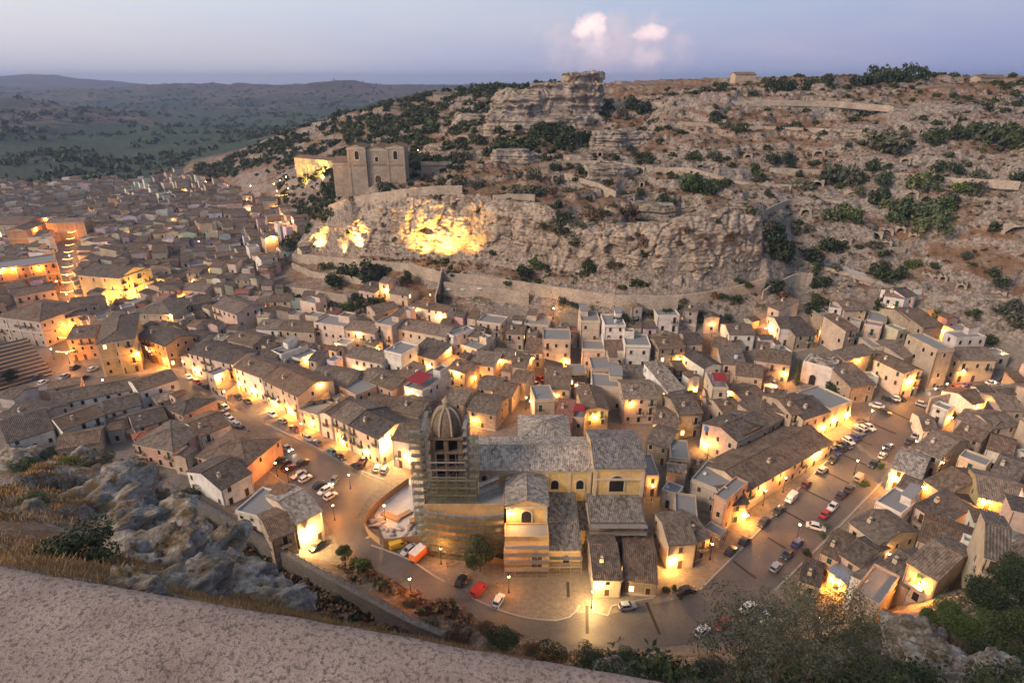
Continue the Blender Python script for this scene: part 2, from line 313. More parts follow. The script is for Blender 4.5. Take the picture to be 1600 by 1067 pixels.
# valley, fields and far ridges
Zs('100,285,-4 0,290,-4 250,283,-1.5', 0, 1)
Ys('300,240,1000 400,210,1300 150,262,830 0,262,780 200,235,1050', 0, 1)
Ys('0,154,1800 60,158,1800 120,168,1750 200,182,1700 300,207,1400 0,205,1100 60,200,1250 120,212,1250 200,215,1350 400,192,1800 200,172,2300 240,144,3800 330,129,3800 400,141,3700 470,134,3700 530,123,3600 575,131,3600 430,150,2900 620,137,3600 300,155,2900 520,158,2700  720,150,3000 250,160,3000 420,170,2300 520,180,2000 60,150,3200 130,140,4200 0,111,7500 60,114,7500 130,123,7500 220,130,7500 260,138,6500 60,136,5000 160,140,5000 -200,112,7500 -200,150,1700 -250,230,900', 0, 1)
Ws('-1720,2250,-12 -1500,2200,-12 -1250,2150,-10 -900,2050,-8 -2200,2400,0', 0, 1)
Ws('-900,9000,60 900,9000,60 3000,9000,60 1500,3600,60 -9000,9000,150 -4000,6000,120 3000,3600,70 -3000,3000,60 -1200,1000,20 -1000,500,5 -700,250,5 9000,9000,80 9000,3000,80 1600,1500,95', 0, 1)
# near slope below the belvedere
Ws('-4,-6,98.4 4,-6,98.4 0,-6,98.4 -4,0.4,98.3 0,0.4,98.3 4,0.4,98.3 -30,-6,97 30,-6,97 -8,1.5,96 -3,1.6,96 1.5,1.5,96 8,1.5,95')
def fg(s):
    for q in s.split():
        px, py, t = map(float, q.split(',')); tp(CAM + pix_dir(px, py) * t)
fg('0,880,12 150,905,12 300,930,13 0,840,28 100,860,27 200,890,23 0,760,44 60,800,36 130,737,52 200,772,47 300,850,37 380,900,31 440,938,28 560,990,22 90,712,60 -150,700,60 -150,850,25 190,722,56 250,860,32')
Ws('-56,52,52 -80,75,22 -100,120,3 -30,40,40 -18,32,45 -6,30,44 -45,70,10 -20,60,8 5,55,14 20,55,22 -120,60,45 -160,40,60 -180,110,3 -75,95,6 -6,72,4')
fg('1300,1055,36 1450,1040,42 1600,1030,46 1200,1075,28 1600,1100,26 1720,1050,40 1560,950,68 1720,940,70 1600,900,92 1500,985,60 1400,1010,52 1100,1085,24')
Zs('1060,1016,0.2 1130,1010,0.5 1185,985,1.2 1010,1025,0.2', 1)
Ws('14,60,28 8,74,6 24,74,9 36,70,14 52,75,12 100,100,14 120,70,40 90,60,50')
# diagonal retaining wall on the left: foot and top
RW = [ptz(265, 760, 4.5), ptz(350, 806, 4.5), ptz(450, 865, 4.5), ptz(560, 925, 4.5), ptz(640, 968, 4.5), ptz(700, 992, 4.0)]
ids = [tp(p + Vector((0, 0, -5))) for p in RW]; TE.extend(zip(ids, ids[1:]))
ids = [tp(p + Vector((p.x, p.y, 0)).normalized() * 1.5 + Vector((0, 0, -1.6)), 0.6) for p in RW]; TE.extend(zip(ids, ids[1:]))
Zs('560,890,1 620,925,1.2 700,958,1.5 760,985,1 820,1002,0.6', 0.3)
# triangulate
v2, ed, fc, ov, oe, of = delaunay_2d_cdt([Vector(p[:2]) for p in TP], TE, [], 0, 1e-4)
TIN = []; TINA = []
for v, src in zip(v2, ov):
    if src: TIN.append((v.x, v.y, float(np.mean([TP[i][2] for i in src])))); TINA.append(tuple(np.mean([TA[i] for i in src], axis=0)))
    else:
        k = min(range(len(TP)), key=lambda i: (TP[i][0] - v.x) ** 2 + (TP[i][1] - v.y) ** 2); TIN.append((v.x, v.y, TP[k][2])); TINA.append(TA[k])
TINN = np.array(TIN); TINA = np.array(TINA); TRI = [tuple(f) for f in fc]
BV = BVHTree.FromPolygons([Vector(p) for p in TIN], TRI)
def hit(px, py, h=0.0):
    """ground point under a pixel, for something h metres above the ground"""
    d = pix_dir(px, py).normalized(); loc, n, i, dist = BV.ray_cast(CAM - Vector((0, 0, h)) + d * (95.0 if h > 0.5 else 4.0), d)
    return loc if loc is not None else CAM + d * 400
NA, AZ = 760, R(52.0)
rr = np.concatenate([np.geomspace(1.2, 60, 90, endpoint=False), np.linspace(60, 140, 60, endpoint=False), np.linspace(140, 420, 350, endpoint=False),
                     np.linspace(420, 800, 150, endpoint=False), np.geomspace(800, 8300, 130)])
az = np.linspace(-AZ, AZ, NA); NR = len(rr)
GX = rr[:, None] * np.sin(az)[None]; GY = rr[:, None] * np.cos(az)[None]
GZ = np.full(GX.shape, np.nan); GA = np.zeros(GX.shape + (2,))
for t in TRI:
    a, b, c = TINN[list(t)]; A = TINA[list(t)]
    X = np.array([a[0], b[0], c[0]]); Y = np.array([a[1], b[1], c[1]])
    den = (Y[1] - Y[2]) * (X[0] - X[2]) + (X[2] - X[1]) * (Y[0] - Y[2])
    if abs(den) < 1e-9: continue
    th = np.arctan2(X, Y)
    if Y.min() <= 0: j0, j1 = 0, NA; i0 = 0
    else:
        j0 = max(0, np.searchsorted(az, th.min()) - 1); j1 = min(NA, np.searchsorted(az, th.max()) + 1)
        i0 = max(0, np.searchsorted(rr, min(np.hypot(X, Y).min(), Y.min())) - 2)
    i1 = min(NR, np.searchsorted(rr, np.hypot(X, Y).max()) + 1)
    if j1 <= j0 or i1 <= i0: continue
    gx = GX[i0:i1, j0:j1]; gy = GY[i0:i1, j0:j1]
    l0 = ((Y[1] - Y[2]) * (gx - X[2]) + (X[2] - X[1]) * (gy - Y[2])) / den; l1 = ((Y[2] - Y[0]) * (gx - X[2]) + (X[0] - X[2]) * (gy - Y[2])) / den; l2 = 1 - l0 - l1
    mk = (l0 >= -1e-6) & (l1 >= -1e-6) & (l2 >= -1e-6)
    GZ[i0:i1, j0:j1][mk] = (l0 * a[2] + l1 * b[2] + l2 * c[2])[mk]
    for k in range(2): GA[i0:i1, j0:j1, k][mk] = (l0 * A[0, k] + l1 * A[1, k] + l2 * A[2, k])[mk]
GZ = np.where(np.isnan(GZ), 50.0, GZ)
RAD = np.hypot(GX, GY)
hillw = np.clip(1 - GA[..., 0] * 1.5, 0, 1) * np.clip(1 - GA[..., 1] * 1.3, 0, 1); farw = np.clip(GA[..., 1], 0, 1)
nearw = np.clip((RAD - 5) / 40, 0.0, 1); mid = np.clip((RAD - 120) / 60, 0, 1)
zz = np.zeros_like(GX)
n1 = fbm(GX / 32, GY / 32, zz, 3); n2 = fbm(GX / 9, GY / 9, zz + 3.3, 3); n3 = fbm(GX / 2.6, GY / 2.6, zz + 7.7, 2)
rid = 1 - np.abs(fbm(GX / 14, GY / 14, zz + 11, 3))
GZ += hillw * mid * (1.6 * n1 + 1.1 * n2 + 0.55 * n3 + 1.6 * (rid - 0.6))
GZ += hillw * (1 - mid) * nearw * (0.5 * n2 + 0.35 * n3)
# limestone ledges
per = 6.5; zq = GZ + 4.5 * n1; fr = zq / per - np.floor(zq / per); st = np.clip((fr - 0.62) / 0.2, 0, 1); st = st * st * (3 - 2 * st)
led = hillw * mid * np.clip(0.55 + 0.9 * fbm(GX / 60, GY / 60, zz + 21, 2), 0, 1) * np.clip((GZ - 22) / 12, 0, 1)
GZ += led * per * (st - fr) * 0.6
f1 = fbm(GX / 260, GY / 260, zz + 31, 5); GZ += farw * np.clip((RAD - 900) / 1500, 0, 1) * f1 * np.clip(RAD / 260, 3, 14)
GZ += farw * np.clip((RAD - 600) / 600, 0, 1) * 1.2 * n2
def zat(x, y):
    """height of the finished ground"""
    r = math.hypot(x, y); a = math.atan2(x, y)
    i = int(np.clip(np.searchsorted(rr, r) - 1, 0, NR - 2)); j = int(np.clip(np.searchsorted(az, a) - 1, 0, NA - 2))
    u = min(1, max(0, (r - rr[i]) / (rr[i + 1] - rr[i]))); v = min(1, max(0, (a - az[j]) / (az[j + 1] - az[j])))
    return (GZ[i, j] * (1 - u) + GZ[i + 1, j] * u) * (1 - v) + (GZ[i, j + 1] * (1 - u) + GZ[i + 1, j + 1] * u) * v
def ztin(x, y):
    loc, n, i, d = BV.ray_cast(Vector((x, y, 900)), Vector((0, 0, -1))); return loc.z if loc else 0.0
def nat(x, y):
    e = 1.5; return Vector((-(zat(x + e, y) - zat(x - e, y)) / (2 * e), -(zat(x, y + e) - zat(x, y - e)) / (2 * e), 1)).normalized()
def hillat(x, y):
    r = math.hypot(x, y); a = math.atan2(x, y)
    i = int(np.clip(np.searchsorted(rr, r), 0, NR - 1)); j = int(np.clip(np.searchsorted(az, a), 0, NA - 1)); return hillw[i, j], farw[i, j]
def grid_mesh(name, i0, i1, mat):
    n = i1 - i0; co = np.stack([GX[i0:i1], GY[i0:i1], GZ[i0:i1]], -1).reshape(-1, 3)
    I = np.arange(n * NA).reshape(n, NA); q = np.stack([I[:-1, :-1], I[1:, :-1], I[1:, 1:], I[:-1, 1:]], -1).reshape(-1, 4)[:, ::-1]
    me = bpy.data.meshes.new(name); me.vertices.add(len(co)); me.vertices.foreach_set('co', co.astype(np.float32).ravel())
    me.loops.add(q.size); me.loops.foreach_set('vertex_index', q.astype(np.int32).ravel()); me.polygons.add(len(q))
    me.polygons.foreach_set('loop_start', np.arange(0, q.size, 4, dtype=np.int32)); me.polygons.foreach_set('loop_total', np.full(len(q), 4, np.int32))
    me.polygons.foreach_set('use_smooth', np.ones(len(q), bool)); me.materials.append(mat)
    for k, nm in ((GA[i0:i1, :, 0], 'paved'), (GA[i0:i1, :, 1], 'far')):
        at = me.attributes.new(nm, 'FLOAT', 'POINT'); at.data.foreach_set('value', k.astype(np.float32).ravel())
    me.update(calc_edges=True); me.validate(); o = link(name, me); tag(o, kind='structure'); return o
def ground_mat():
    m, t = newmat('hillside_ground'); p = t.pos(); geo = t.n('ShaderNodeNewGeometry'); nz = t.n('ShaderNodeSeparateXYZ', {0: geo.outputs['Normal']}).outputs[2]
    big = t.noise(p, 0.03, 5, 0.6); mid = t.noise(p, 0.16, 6, 0.7); fine = t.noise(p, 0.9, 5, 0.75); vf = t.noise(p, 4.0, 3, 0.7)
    rock = t.ramp(fine, [(0.28, (0.075, 0.062, 0.054)), (0.42, (0.20, 0.165, 0.14)), (0.58, (0.355, 0.305, 0.26)), (0.78, (0.56, 0.51, 0.455))])
    rock = t.mix(t.rng(t.vor(t.mapped(p, (1, 1, 1.6)), 0.45, 'DISTANCE_TO_EDGE'), 0, 0.08, 0.45, 0), rock, (0.09, 0.07, 0.055))
    grass = t.mix(t.rng(mid, 0.35, 0.65), (0.16, 0.080, 0.045), (0.265, 0.165, 0.09)); grass = t.mix(t.rng(fine, 0.45, 0.75, 0, 0.6), grass, (0.12, 0.085, 0.05))
    scrub = t.mix(t.rng(fine, 0.3, 0.7), (0.035, 0.045, 0.02), (0.085, 0.085, 0.045))
    mac = t.noise(t.mapped(p, (.45, 1, 2.2)), 0.028, 4, 0.55); c0 = t.rng(mac, .40, .60, -.42, .55)
    rk = t.math('ADD', c0, t.math('ADD', t.math('ADD', t.math('MULTIPLY', t.math('SUBTRACT', 0.90, nz), 2.6), t.math('MULTIPLY', t.math('SUBTRACT', fine, 0.5), 2.6)), t.math('MULTIPLY', t.math('SUBTRACT', mid, 0.46), 3.0)))
    c = t.mix(t.math('ADD', rk, 0.22, 0, True), grass, rock)
    c = t.mix(t.rng(t.noise(t.mapped(p, (1, 1, 1)), 0.28, 6, 0.75), 0.53, 0.61, 0, 0.85), c, scrub)
    pv = t.mix(t.rng(fine, 0.35, 0.7), (0.165, 0.14, 0.115), (0.27, 0.232, 0.192))
    c = t.mix(t.rng(t.math('ADD', t.attr('paved'), t.math('MULTIPLY', t.math('SUBTRACT', mid, 0.5), 0.9)), 0.45, 0.65), c, pv)
    fl = t.noise(t.mapped(p, (1, .5, 1)), 0.0042, 6, 0.62); fm = t.noise(p, 0.03, 5, 0.7)
    far = t.mix(t.rng(fl, 0.44, 0.56), (0.024, 0.048, 0.026), (0.155, 0.10, 0.066)); far = t.mix(t.rng(fm, 0.44, 0.56), far, (0.018, 0.036, 0.020)); far = t.mix(t.rng(t.vor(p, 0.012), 0.72, 0.8, 0, 0.25), far, (0.20, 0.165, 0.125))
    pz = t.n('ShaderNodeSeparateXYZ', {0: p}).outputs[2]; far = t.mix(t.rng(t.math('ADD', pz, t.math('MULTIPLY', t.math('SUBTRACT', fl, .5), 40.0)), 3, 14, .75, 0), far, t.mix(t.rng(fm, .42, .6), (0.022, 0.048, 0.026), (0.060, 0.085, 0.040)))
    far = t.mix(t.rng(pz, 18, 60, 0, .35), far, (0.15, 0.09, 0.06))
    c = t.mix(t.rng(t.math('ADD', t.attr('far'), t.math('MULTIPLY', t.math('SUBTRACT', mid, 0.5), 0.4)), 0.2, 0.5), c, far)
    t.color(c); t.bump(t.math('ADD', fine, t.math('MULTIPLY', vf, 0.4)), 0.9, 0.5); return m
M['ground'] = ground_mat()
iA = int(np.searchsorted(rr, 800)); grid_mesh('terrain', 0, iA + 1, M['ground']); grid_mesh('hills', iA, NR, M['ground'])
# ------------------------------------------------------------------ rock, walls, roads, parapet
def rock_mat(name, a, b, c3, scale=1.0):
    m, t = newmat(name); p = t.pos(); geo = t.n('ShaderNodeNewGeometry'); nz = t.n('ShaderNodeSeparateXYZ', {0: geo.outputs['Normal']}).outputs[2]
    big = t.noise(t.mapped(p, (1, 1, 1.8)), 0.12 * scale, 6, 0.65); mid = t.noise(t.mapped(p, (1, 1, 1.4)), 0.55 * scale, 6, 0.75); fine = t.noise(p, 2.6 * scale, 5, 0.75)
    st = t.noise(t.mapped(p, (0.12, 0.12, 1.0)), 0.9 * scale, 5, 0.7)
    c = t.mix(t.rng(mid, 0.35, 0.65), a, b); c = t.mix(t.rng(fine, 0.45, 0.72, 0, 0.6), c, c3)
    c = t.mix(t.rng(st, 0.52, 0.68, 0, 0.55), c, (0.14, 0.11, 0.085)); c = t.mix(t.rng(big, 0.48, 0.62, 0, 0.8), c, (0.15, 0.122, 0.098))
    c = t.mix(t.rng(t.vor(p, 0.55 * scale, 'DISTANCE_TO_EDGE'), 0, 0.06, 0.4, 0), c, (0.08, 0.065, 0.05))
    veg = t.math('MULTIPLY', t.rng(nz, 0.45, 0.75), t.rng(t.noise(p, 0.35 * scale, 5, 0.7), 0.42, 0.58)); c = t.mix(veg, c, t.mix(t.rng(fine, 0.4, 0.6), (0.19, 0.115, 0.065), (0.07, 0.07, 0.035)))
    t.color(c); t.bump(t.math('ADD', mid, t.math('MULTIPLY', fine, 0.6)), 0.9, 0.45 / scale); return m
M['cliff'] = rock_mat('limestone_cliff', (0.32, 0.262, 0.205), (0.48, 0.41, 0.33), (0.62, 0.555, 0.475))
M['boulder'] = rock_mat('grey_limestone', (0.27, 0.245, 0.215), (0.43, 0.40, 0.36), (0.60, 0.57, 0.53), 2.2)
def grid_obj(name, P, mat, parent=None):
    n, k = P.shape[:2]; I = np.arange(n * k).reshape(n, k); q = np.stack([I[:-1, :-1], I[1:, :-1], I[1:, 1:], I[:-1, 1:]], -1).reshape(-1, 4)
    me = bpy.data.meshes.new(name); me.from_pydata(P.reshape(-1, 3).tolist(), [], q.tolist()); me.materials.append(mat)
    me.polygons.foreach_set('use_smooth', np.ones(len(q), bool)); me.update(); return link(name, me, parent)
def proj(p):
    p = Vector(p) - CAM; c, s = math.cos(PITCH), math.sin(PITCH); f = p.y * c - p.z * s; up = p.y * s + p.z * c
    return 800 + FPX * p.x / f, 533.5 - FPX * up / f
def resample(pts, n):
    pts = np.array([tuple(p) for p in pts]); d = np.concatenate([[0], np.cumsum(np.linalg.norm(np.diff(pts, axis=0), axis=1))]); s = np.linspace(0, d[-1], n)
    return np.stack([np.interp(s, d, pts[:, k]) for k in range(3)], 1), d[-1]
NU, NV = 520, 100
B_, _ = resample(cb, NU); T_, _ = resample(ctp, NU)
def smooth1(a, k=9):
    w = np.ones(k) / k; p = np.pad(a, ((k // 2, k // 2), (0, 0)), mode='edge'); return np.stack([np.convolve(p[:, i], w, 'valid') for i in range(a.shape[1])], 1)
B_ = smooth1(B_); T_ = smooth1(T_)
tang = np.gradient(B_[:, :2], axis=0); nrm = np.stack([tang[:, 1], -tang[:, 0]], 1); nrm /= np.linalg.norm(nrm, axis=1)[:, None]; nrm = smooth1(nrm, 21)
vv = np.linspace(-0.16, 1.0, NV); Pc = np.zeros((NU, NV + 6, 3))
for j, v in enumerate(vv):
    w = min(max(v, 0), 1); w2 = 0.15 * w + 0.85 * w ** 7
    Pc[:, j, :2] = B_[:, :2] * (1 - w2) + T_[:, :2] * w2; Pc[:, j, 2] = B_[:, 2] * (1 - v) + T_[:, 2] * v
for k in range(6):
    Pc[:, NV + k, :2] = T_[:, :2] - nrm * (0.9 * (k + 1)); Pc[:, NV + k, 2] = T_[:, 2] + (0.15 if k < 4 else -0.8 * (k - 3))
x, y, z = Pc[..., 0], Pc[..., 1], Pc[..., 2]
fl = fbm(x / 11, y / 11, z / 40, 3); dsp = 2.6 * fl + 0.8 * (1 - 2 * np.abs(perlin(x / 7, y / 7, z / 12))) + 0.9 * fbm(x / 4, y / 4, z / 3, 3) + 0.35 * fbm(x / 1.3, y / 1.3, z / 1.0, 2) + 0.7 * perlin(x / 30, y / 30, z / 2.2)
wx_, wy_, wz_ = x + 1.2 * perlin(x / 4, y / 4, z / 4), y + 1.2 * perlin(x / 4 + 9, y / 4, z / 4), z + 1.0 * perlin(x / 4, y / 4 + 5, z / 4)
g1, i1 = worley(wx_ / 5.5, wy_ / 5.5, wz_ / 7.0); g2, i2 = worley(wx_ / 2.0, wy_ / 2.0, wz_ / 1.7)
dsp = dsp * .55 + 0.45 * np.tanh(4 * perlin(x / 45, y / 45, z / 4.2)) + 0.22 * np.tanh(5 * perlin(x / 25, y / 25, z / 1.2 + 7)) - 1.5 * np.exp(-np.abs(perlin(x / 8 + 3, y / 8, z / 60)) / .05) + 1.5 * (i1 - .5) + .55 * (i2 - .5) - 1.0 * np.exp(-g1 / .07) - .3 * np.exp(-g2 / .1)
fade = np.ones(NV + 6); fade[NV:] = np.linspace(0.6, 0.0, 6)
CAVES = [(712, 380, 1.7, 3.2, 5), (828, 393, 2.0, 2.6, 4), (868, 391, 1.7, 1.6, 3), (893, 394, 0.9, 1.6, 3), (957, 391, 3.4, 2.2, 5), (1005, 421, 3.0, 2.4, 5), (1034, 425, 2.6, 1.8, 4), (1061, 417, 1.6, 1.5, 4),
         (1119, 428, 1.1, 2.0, 4), (805, 403, 1.2, 1.5, 3), (665, 361, 4.5, 1.3, 3), (556, 333, 2.2, 4.0, 4), (716, 322, 3.5, 2.2, 3), (735, 345, 1.0, 7.0, 3), (873, 380, 1.5, 9, 2.5), (640, 345, 1.4, 6, 1.5)]
pxs = np.zeros((NU, NV)); pys = np.zeros((NU, NV))
c_, s_ = math.cos(PITCH), math.sin(PITCH); dz = z[:, :NV] - CAMZ; ff = y[:, :NV] * c_ - dz * s_
pxs = 800 + FPX * x[:, :NV] / ff; pys = 533.5 - FPX * (y[:, :NV] * s_ + dz * c_) / ff
for (cx_, cy_, rx, rz, dep) in CAVES:
    k = np.argmin((pxs - cx_) ** 2 + (pys - cy_) ** 2); i0, j0 = divmod(k, NV)
    dh = np.hypot(x - x[i0, j0], y - y[i0, j0]) / rx; dv = (z - z[i0, j0]) / rz; q = dh ** 2 + dv ** 2 + 0.35 * perlin(x / 1.5, y / 1.5, z / 1.5)
    dsp -= 1.5 * dep * np.clip((1 - q) * 2.4, 0, 1)
Pc[..., :2] += (nrm[:, None, :] * (dsp * fade[None])[..., None]); Pc[..., 2] += 0.5 * fbm(x / 2.5, y / 2.5, z / 2.5 + 40, 2)
CLIFFP = Pc
o = grid_obj('cliff', Pc, M['cliff']); tag(o, 'broad pale limestone cliff with caves, lit gold at its foot', 'cliff')
# ---- lumps of rock
_ico = {}
def ico(sub):
    if sub not in _ico:
        import bmesh
        bm = bmesh.new(); bmesh.ops.create_icosphere(bm, subdivisions=sub, radius=1.0); bm.verts.ensure_lookup_table()
        _ico[sub] = (np.array([v.co[:] for v in bm.verts]), [tuple(v.index for v in f.verts) for f in bm.faces]); bm.free()
    return _ico[sub]
def lump(c, s, seed, sub=4, rough=0.35, box=0.5, rot=0.0):
    v, f = ico(sub); p = np.sign(v) * np.abs(v) ** (1 - 0.45 * box); p = p / np.maximum(np.abs(p).max(1, keepdims=True), 1e-6) * (box) + v * (1 - box)
    wg, wi = worley(v[:, 0] * 2.2 + seed, v[:, 1] * 2.2, v[:, 2] * 2.6); wg2, wi2 = worley(v[:, 0] * 6 + seed, v[:, 1] * 6, v[:, 2] * 7); d = 1 + rough * (.55 * (wi - .5) + .22 * (wi2 - .5) - .22 * np.exp(-wg / .07) - .08 * np.exp(-wg2 / .1)) + rough * fbm(v[:, 0] * 1.3 + seed, v[:, 1] * 1.3, v[:, 2] * 1.6, 4) + 0.25 * rough * np.abs(perlin(v[:, 0] * 5 + seed, v[:, 1] * 5, v[:, 2] * 7))
    p = p * d[:, None] * np.array(s); cr, sr = math.cos(rot), math.sin(rot)
    q = np.stack([p[:, 0] * cr - p[:, 1] * sr, p[:, 0] * sr + p[:, 1] * cr, p[:, 2]], 1) + np.array(c); return q, f
def lumps(name, L, mat):
    V = []; F = []
    for a in L:
        q, f = lump(*a); b = len(V); V.extend(q.tolist()); F.extend([tuple(i + b for i in g) for g in f])
    me = bpy.data.meshes.new(name); me.from_pydata(V, [], F); me.materials.append(mat); me.polygons.foreach_set('use_smooth', np.ones(len(F), bool)); me.update(); return link(name, me)
def at(px, py, Y): return ptY(px, py, Y)
def mesa(c, rx, ry, zb, zt, seed, tilt=0.0, na=170, nvs=44):
    """steep sided block of bedded limestone with a rough flat top"""
    th = np.linspace(0, 2 * math.pi, na); co, si = np.cos(th), np.sin(th); e = .62; ox, oy = np.sign(co) * np.abs(co) ** e, np.sign(si) * np.abs(si) ** e
    P = np.zeros((nvs + 10, na, 3)); H = zt - zb; lob = 1 + .16 * fbm(co * 1.3 + seed, si * 1.3, co * 0 + seed, 3)
    for j in range(nvs + 10):
        v = min(1, j / nvs); q = 1.0 if j <= nvs else 1 - (j - nvs) / 9.5; f = (1 + .38 * (1 - v) ** 1.3) * lob * q
        P[j, :, 0] = c[0] + ox * rx * f; P[j, :, 1] = c[1] + oy * ry * f; P[j, :, 2] = zb + H * v + (0 if j < nvs else .3) + tilt * v * ox * rx * q
    x, y, z = P[..., 0] + seed * 3, P[..., 1], P[..., 2]; s = H / 18.0
    dsp = 1.3 * s * fbm(x / 9, y / 9, z / 22, 3) + .7 * s * np.tanh(5 * perlin(x / 40, y / 40, z / 2.4)) + .35 * np.tanh(6 * perlin(x / 22, y / 22, z / .9))
    g, k = worley(x / 4.5, y / 4.5, z / 6); g2, k2 = worley(x / 1.8, y / 1.8, z / 1.8); dsp += 1.4 * s * (k - .5) + .5 * (k2 - .5) - .9 * s * np.exp(-g / .07)
    fd = np.concatenate([np.ones(nvs), np.linspace(1, 0, 10)])[:, None]; P[..., 0] += ox * dsp * fd; P[..., 1] += oy * dsp * fd; P[nvs - 2:, :, 2] += 1.3 * s * fbm(x / 5, y / 5, z * 0, 3)[nvs - 2:]
    P[:, -1] = P[:, 0]; return P
def mesas(name, L):
    V = []; F = []
    for a in L:
        P = mesa(*a); n, k = P.shape[:2]; b = len(V); V.extend(P.reshape(-1, 3).tolist()); F.extend([(b + i * k + j, b + i * k + j + 1, b + (i + 1) * k + j + 1, b + (i + 1) * k + j) for i in range(n - 1) for j in range(k - 1)])
    me = bpy.data.meshes.new(name); me.from_pydata(V, [], F); me.materials.append(M['cliff']); me.polygons.foreach_set('use_smooth', np.ones(len(F), bool)); me.update(); return link(name, me)
zk = lambda px, py, Y: at(px, py, Y).z
o = mesas('rock_outcrop', [(at(826, 180, 388), 19, 10, 70, zk(826, 143, 380), 3), (at(872, 180, 390), 16, 10, 72, zk(872, 133, 382), 8), (at(907, 180, 390), 11, 10, 72, zk(907, 117, 382), 15, .05), (at(800, 190, 376), 12, 7, 68, zk(800, 165, 370), 22), (at(858, 205, 374), 26, 8, 66, zk(858, 184, 368), 29)])
tag(o, 'large bare limestone outcrop crowning the hill below the pink clouds', 'rock')
for (px, py, Y, rx, pt, sd) in [(948, 238, 338, 9, 207, 31), (988, 236, 342, 10, 208, 37), (800, 250, 326, 9, 236, 41), (1020, 338, 262, 8, 322, 44), (905, 258, 322, 7, 245, 47), (945, 285, 300, 10, 262, 51), (1330, 214, 316, 9, 203, 53), (740, 200, 420, 12, 180, 57)]:
    p = at(px, py, Y); o = mesas('rock_outcrop', [(p, rx, rx * .6, p.z - 3, zk(px, pt, Y - rx * .5), sd), (p + Vector((rx * .9, 2, 0)), rx * .6, rx * .5, p.z - 3, zk(px, pt + 6, Y - rx * .5), sd + 3)]); tag(o, None, 'rock'); auto(o, 'pale limestone outcrop in the dry grass', p)
BOULD = [(135, 752, 110), (172, 778, 130), (215, 808, 140), (190, 835, 90), (258, 846, 130), (232, 880, 120), (305, 880, 130), (350, 905, 120), (290, 920, 110), (398, 926, 100), (436, 944, 80), (40, 800, 40), (200, 915, 70),
         (1440, 1032, 120), (1485, 1045, 80), (1555, 1050, 60), (1385, 1040, 70), (20, 720, 60), (120, 715, 40)]
for i, (px, py, w) in enumerate(BOULD):
    p = hit(px, py); t = (p - CAM).length; s = w / FPX * t * 0.5; z0 = zat(p.x, p.y)
    o = lumps('boulder', [((p.x, p.y, z0 - 0.15 * s), (s, s * .7, s * .62), 50 + i * 3.7, 5 if w > 65 else 4, 0.34, .35, i * 1.3)], M['boulder'])
    tag(o, None, 'boulder', 'limestone boulders on the near slope'); auto(o, 'weathered grey limestone boulder on the near slope', p)
# ---- walls that follow a line
def wall_line(name, pts, h, th, mat, label, cat='wall', n=None, jag=0.0, cap=None, parent=None, deep=0.0):
    L = sum((Vector(b) - Vector(a)).length for a, b in zip(pts, pts[1:])); n = n or max(3, int(L / 2.5)); P, _ = resample(pts, n); P = smooth1(P, 3) if n > 8 else P
    tg = np.gradient(P[:, :2], axis=0); nr = np.stack([-tg[:, 1], tg[:, 0]], 1); nr /= np.linalg.norm(nr, axis=1)[:, None]
    d = np.concatenate([[0], np.cumsum(np.linalg.norm(np.diff(P, axis=0), axis=1))]); mb = MB(); R_ = random.Random(int(L * 10))
    tz = P[:, 2] + np.array([R_.uniform(-jag, jag) for _ in range(n)])
    for i in range(n - 1):
        a0, a1 = P[i, :2] - nr[i] * th / 2, P[i + 1, :2] - nr[i + 1] * th / 2; b0, b1 = P[i, :2] + nr[i] * th / 2, P[i + 1, :2] + nr[i + 1] * th / 2
        z0, z1, t0, t1 = P[i, 2] - h - deep, P[i + 1, 2] - h - deep, tz[i], tz[i + 1]
        mb.poly([(*a0, z0), (*a1, z1), (*a1, t1), (*a0, t0)], 0, [(d[i], z0), (d[i + 1], z1), (d[i + 1], t1), (d[i], t0)])
        mb.poly([(*b1, z1), (*b0, z0), (*b0, t0), (*b1, t1)], 0, [(d[i + 1], z1), (d[i], z0), (d[i], t0), (d[i + 1], t1)])
        mb.poly([(*a0, t0), (*a1, t1), (*b1, t1), (*b0, t0)], 0, [(d[i], 0), (d[i + 1], 0), (d[i + 1], th), (d[i], th)])
    for i, f in ((0, 1), (n - 1, -1)):
        a, b = P[i, :2] - nr[i] * th / 2, P[i, :2] + nr[i] * th / 2; q = [(*b, P[i, 2] - h - deep), (*a, P[i, 2] - h - deep), (*a, tz[i]), (*b, tz[i])]; mb.poly(q[::f], 0)
    o = mb.build(name, mat, parent)
    if label: tag(o, label, cat)
    return o
wall_line('retaining_wall', wtop, 5.2, 0.7, M['stone'], 'long rough stone retaining wall along the foot of the cliff', n=90, jag=0.12)
def terr_line(s, h, up=0.0):
    P = []
    for q in s.split():
        px, py = map(float, q.split(',')); p = hit(px, py, h); P.append(Vector((p.x, p.y, p.z + h)))
    return P
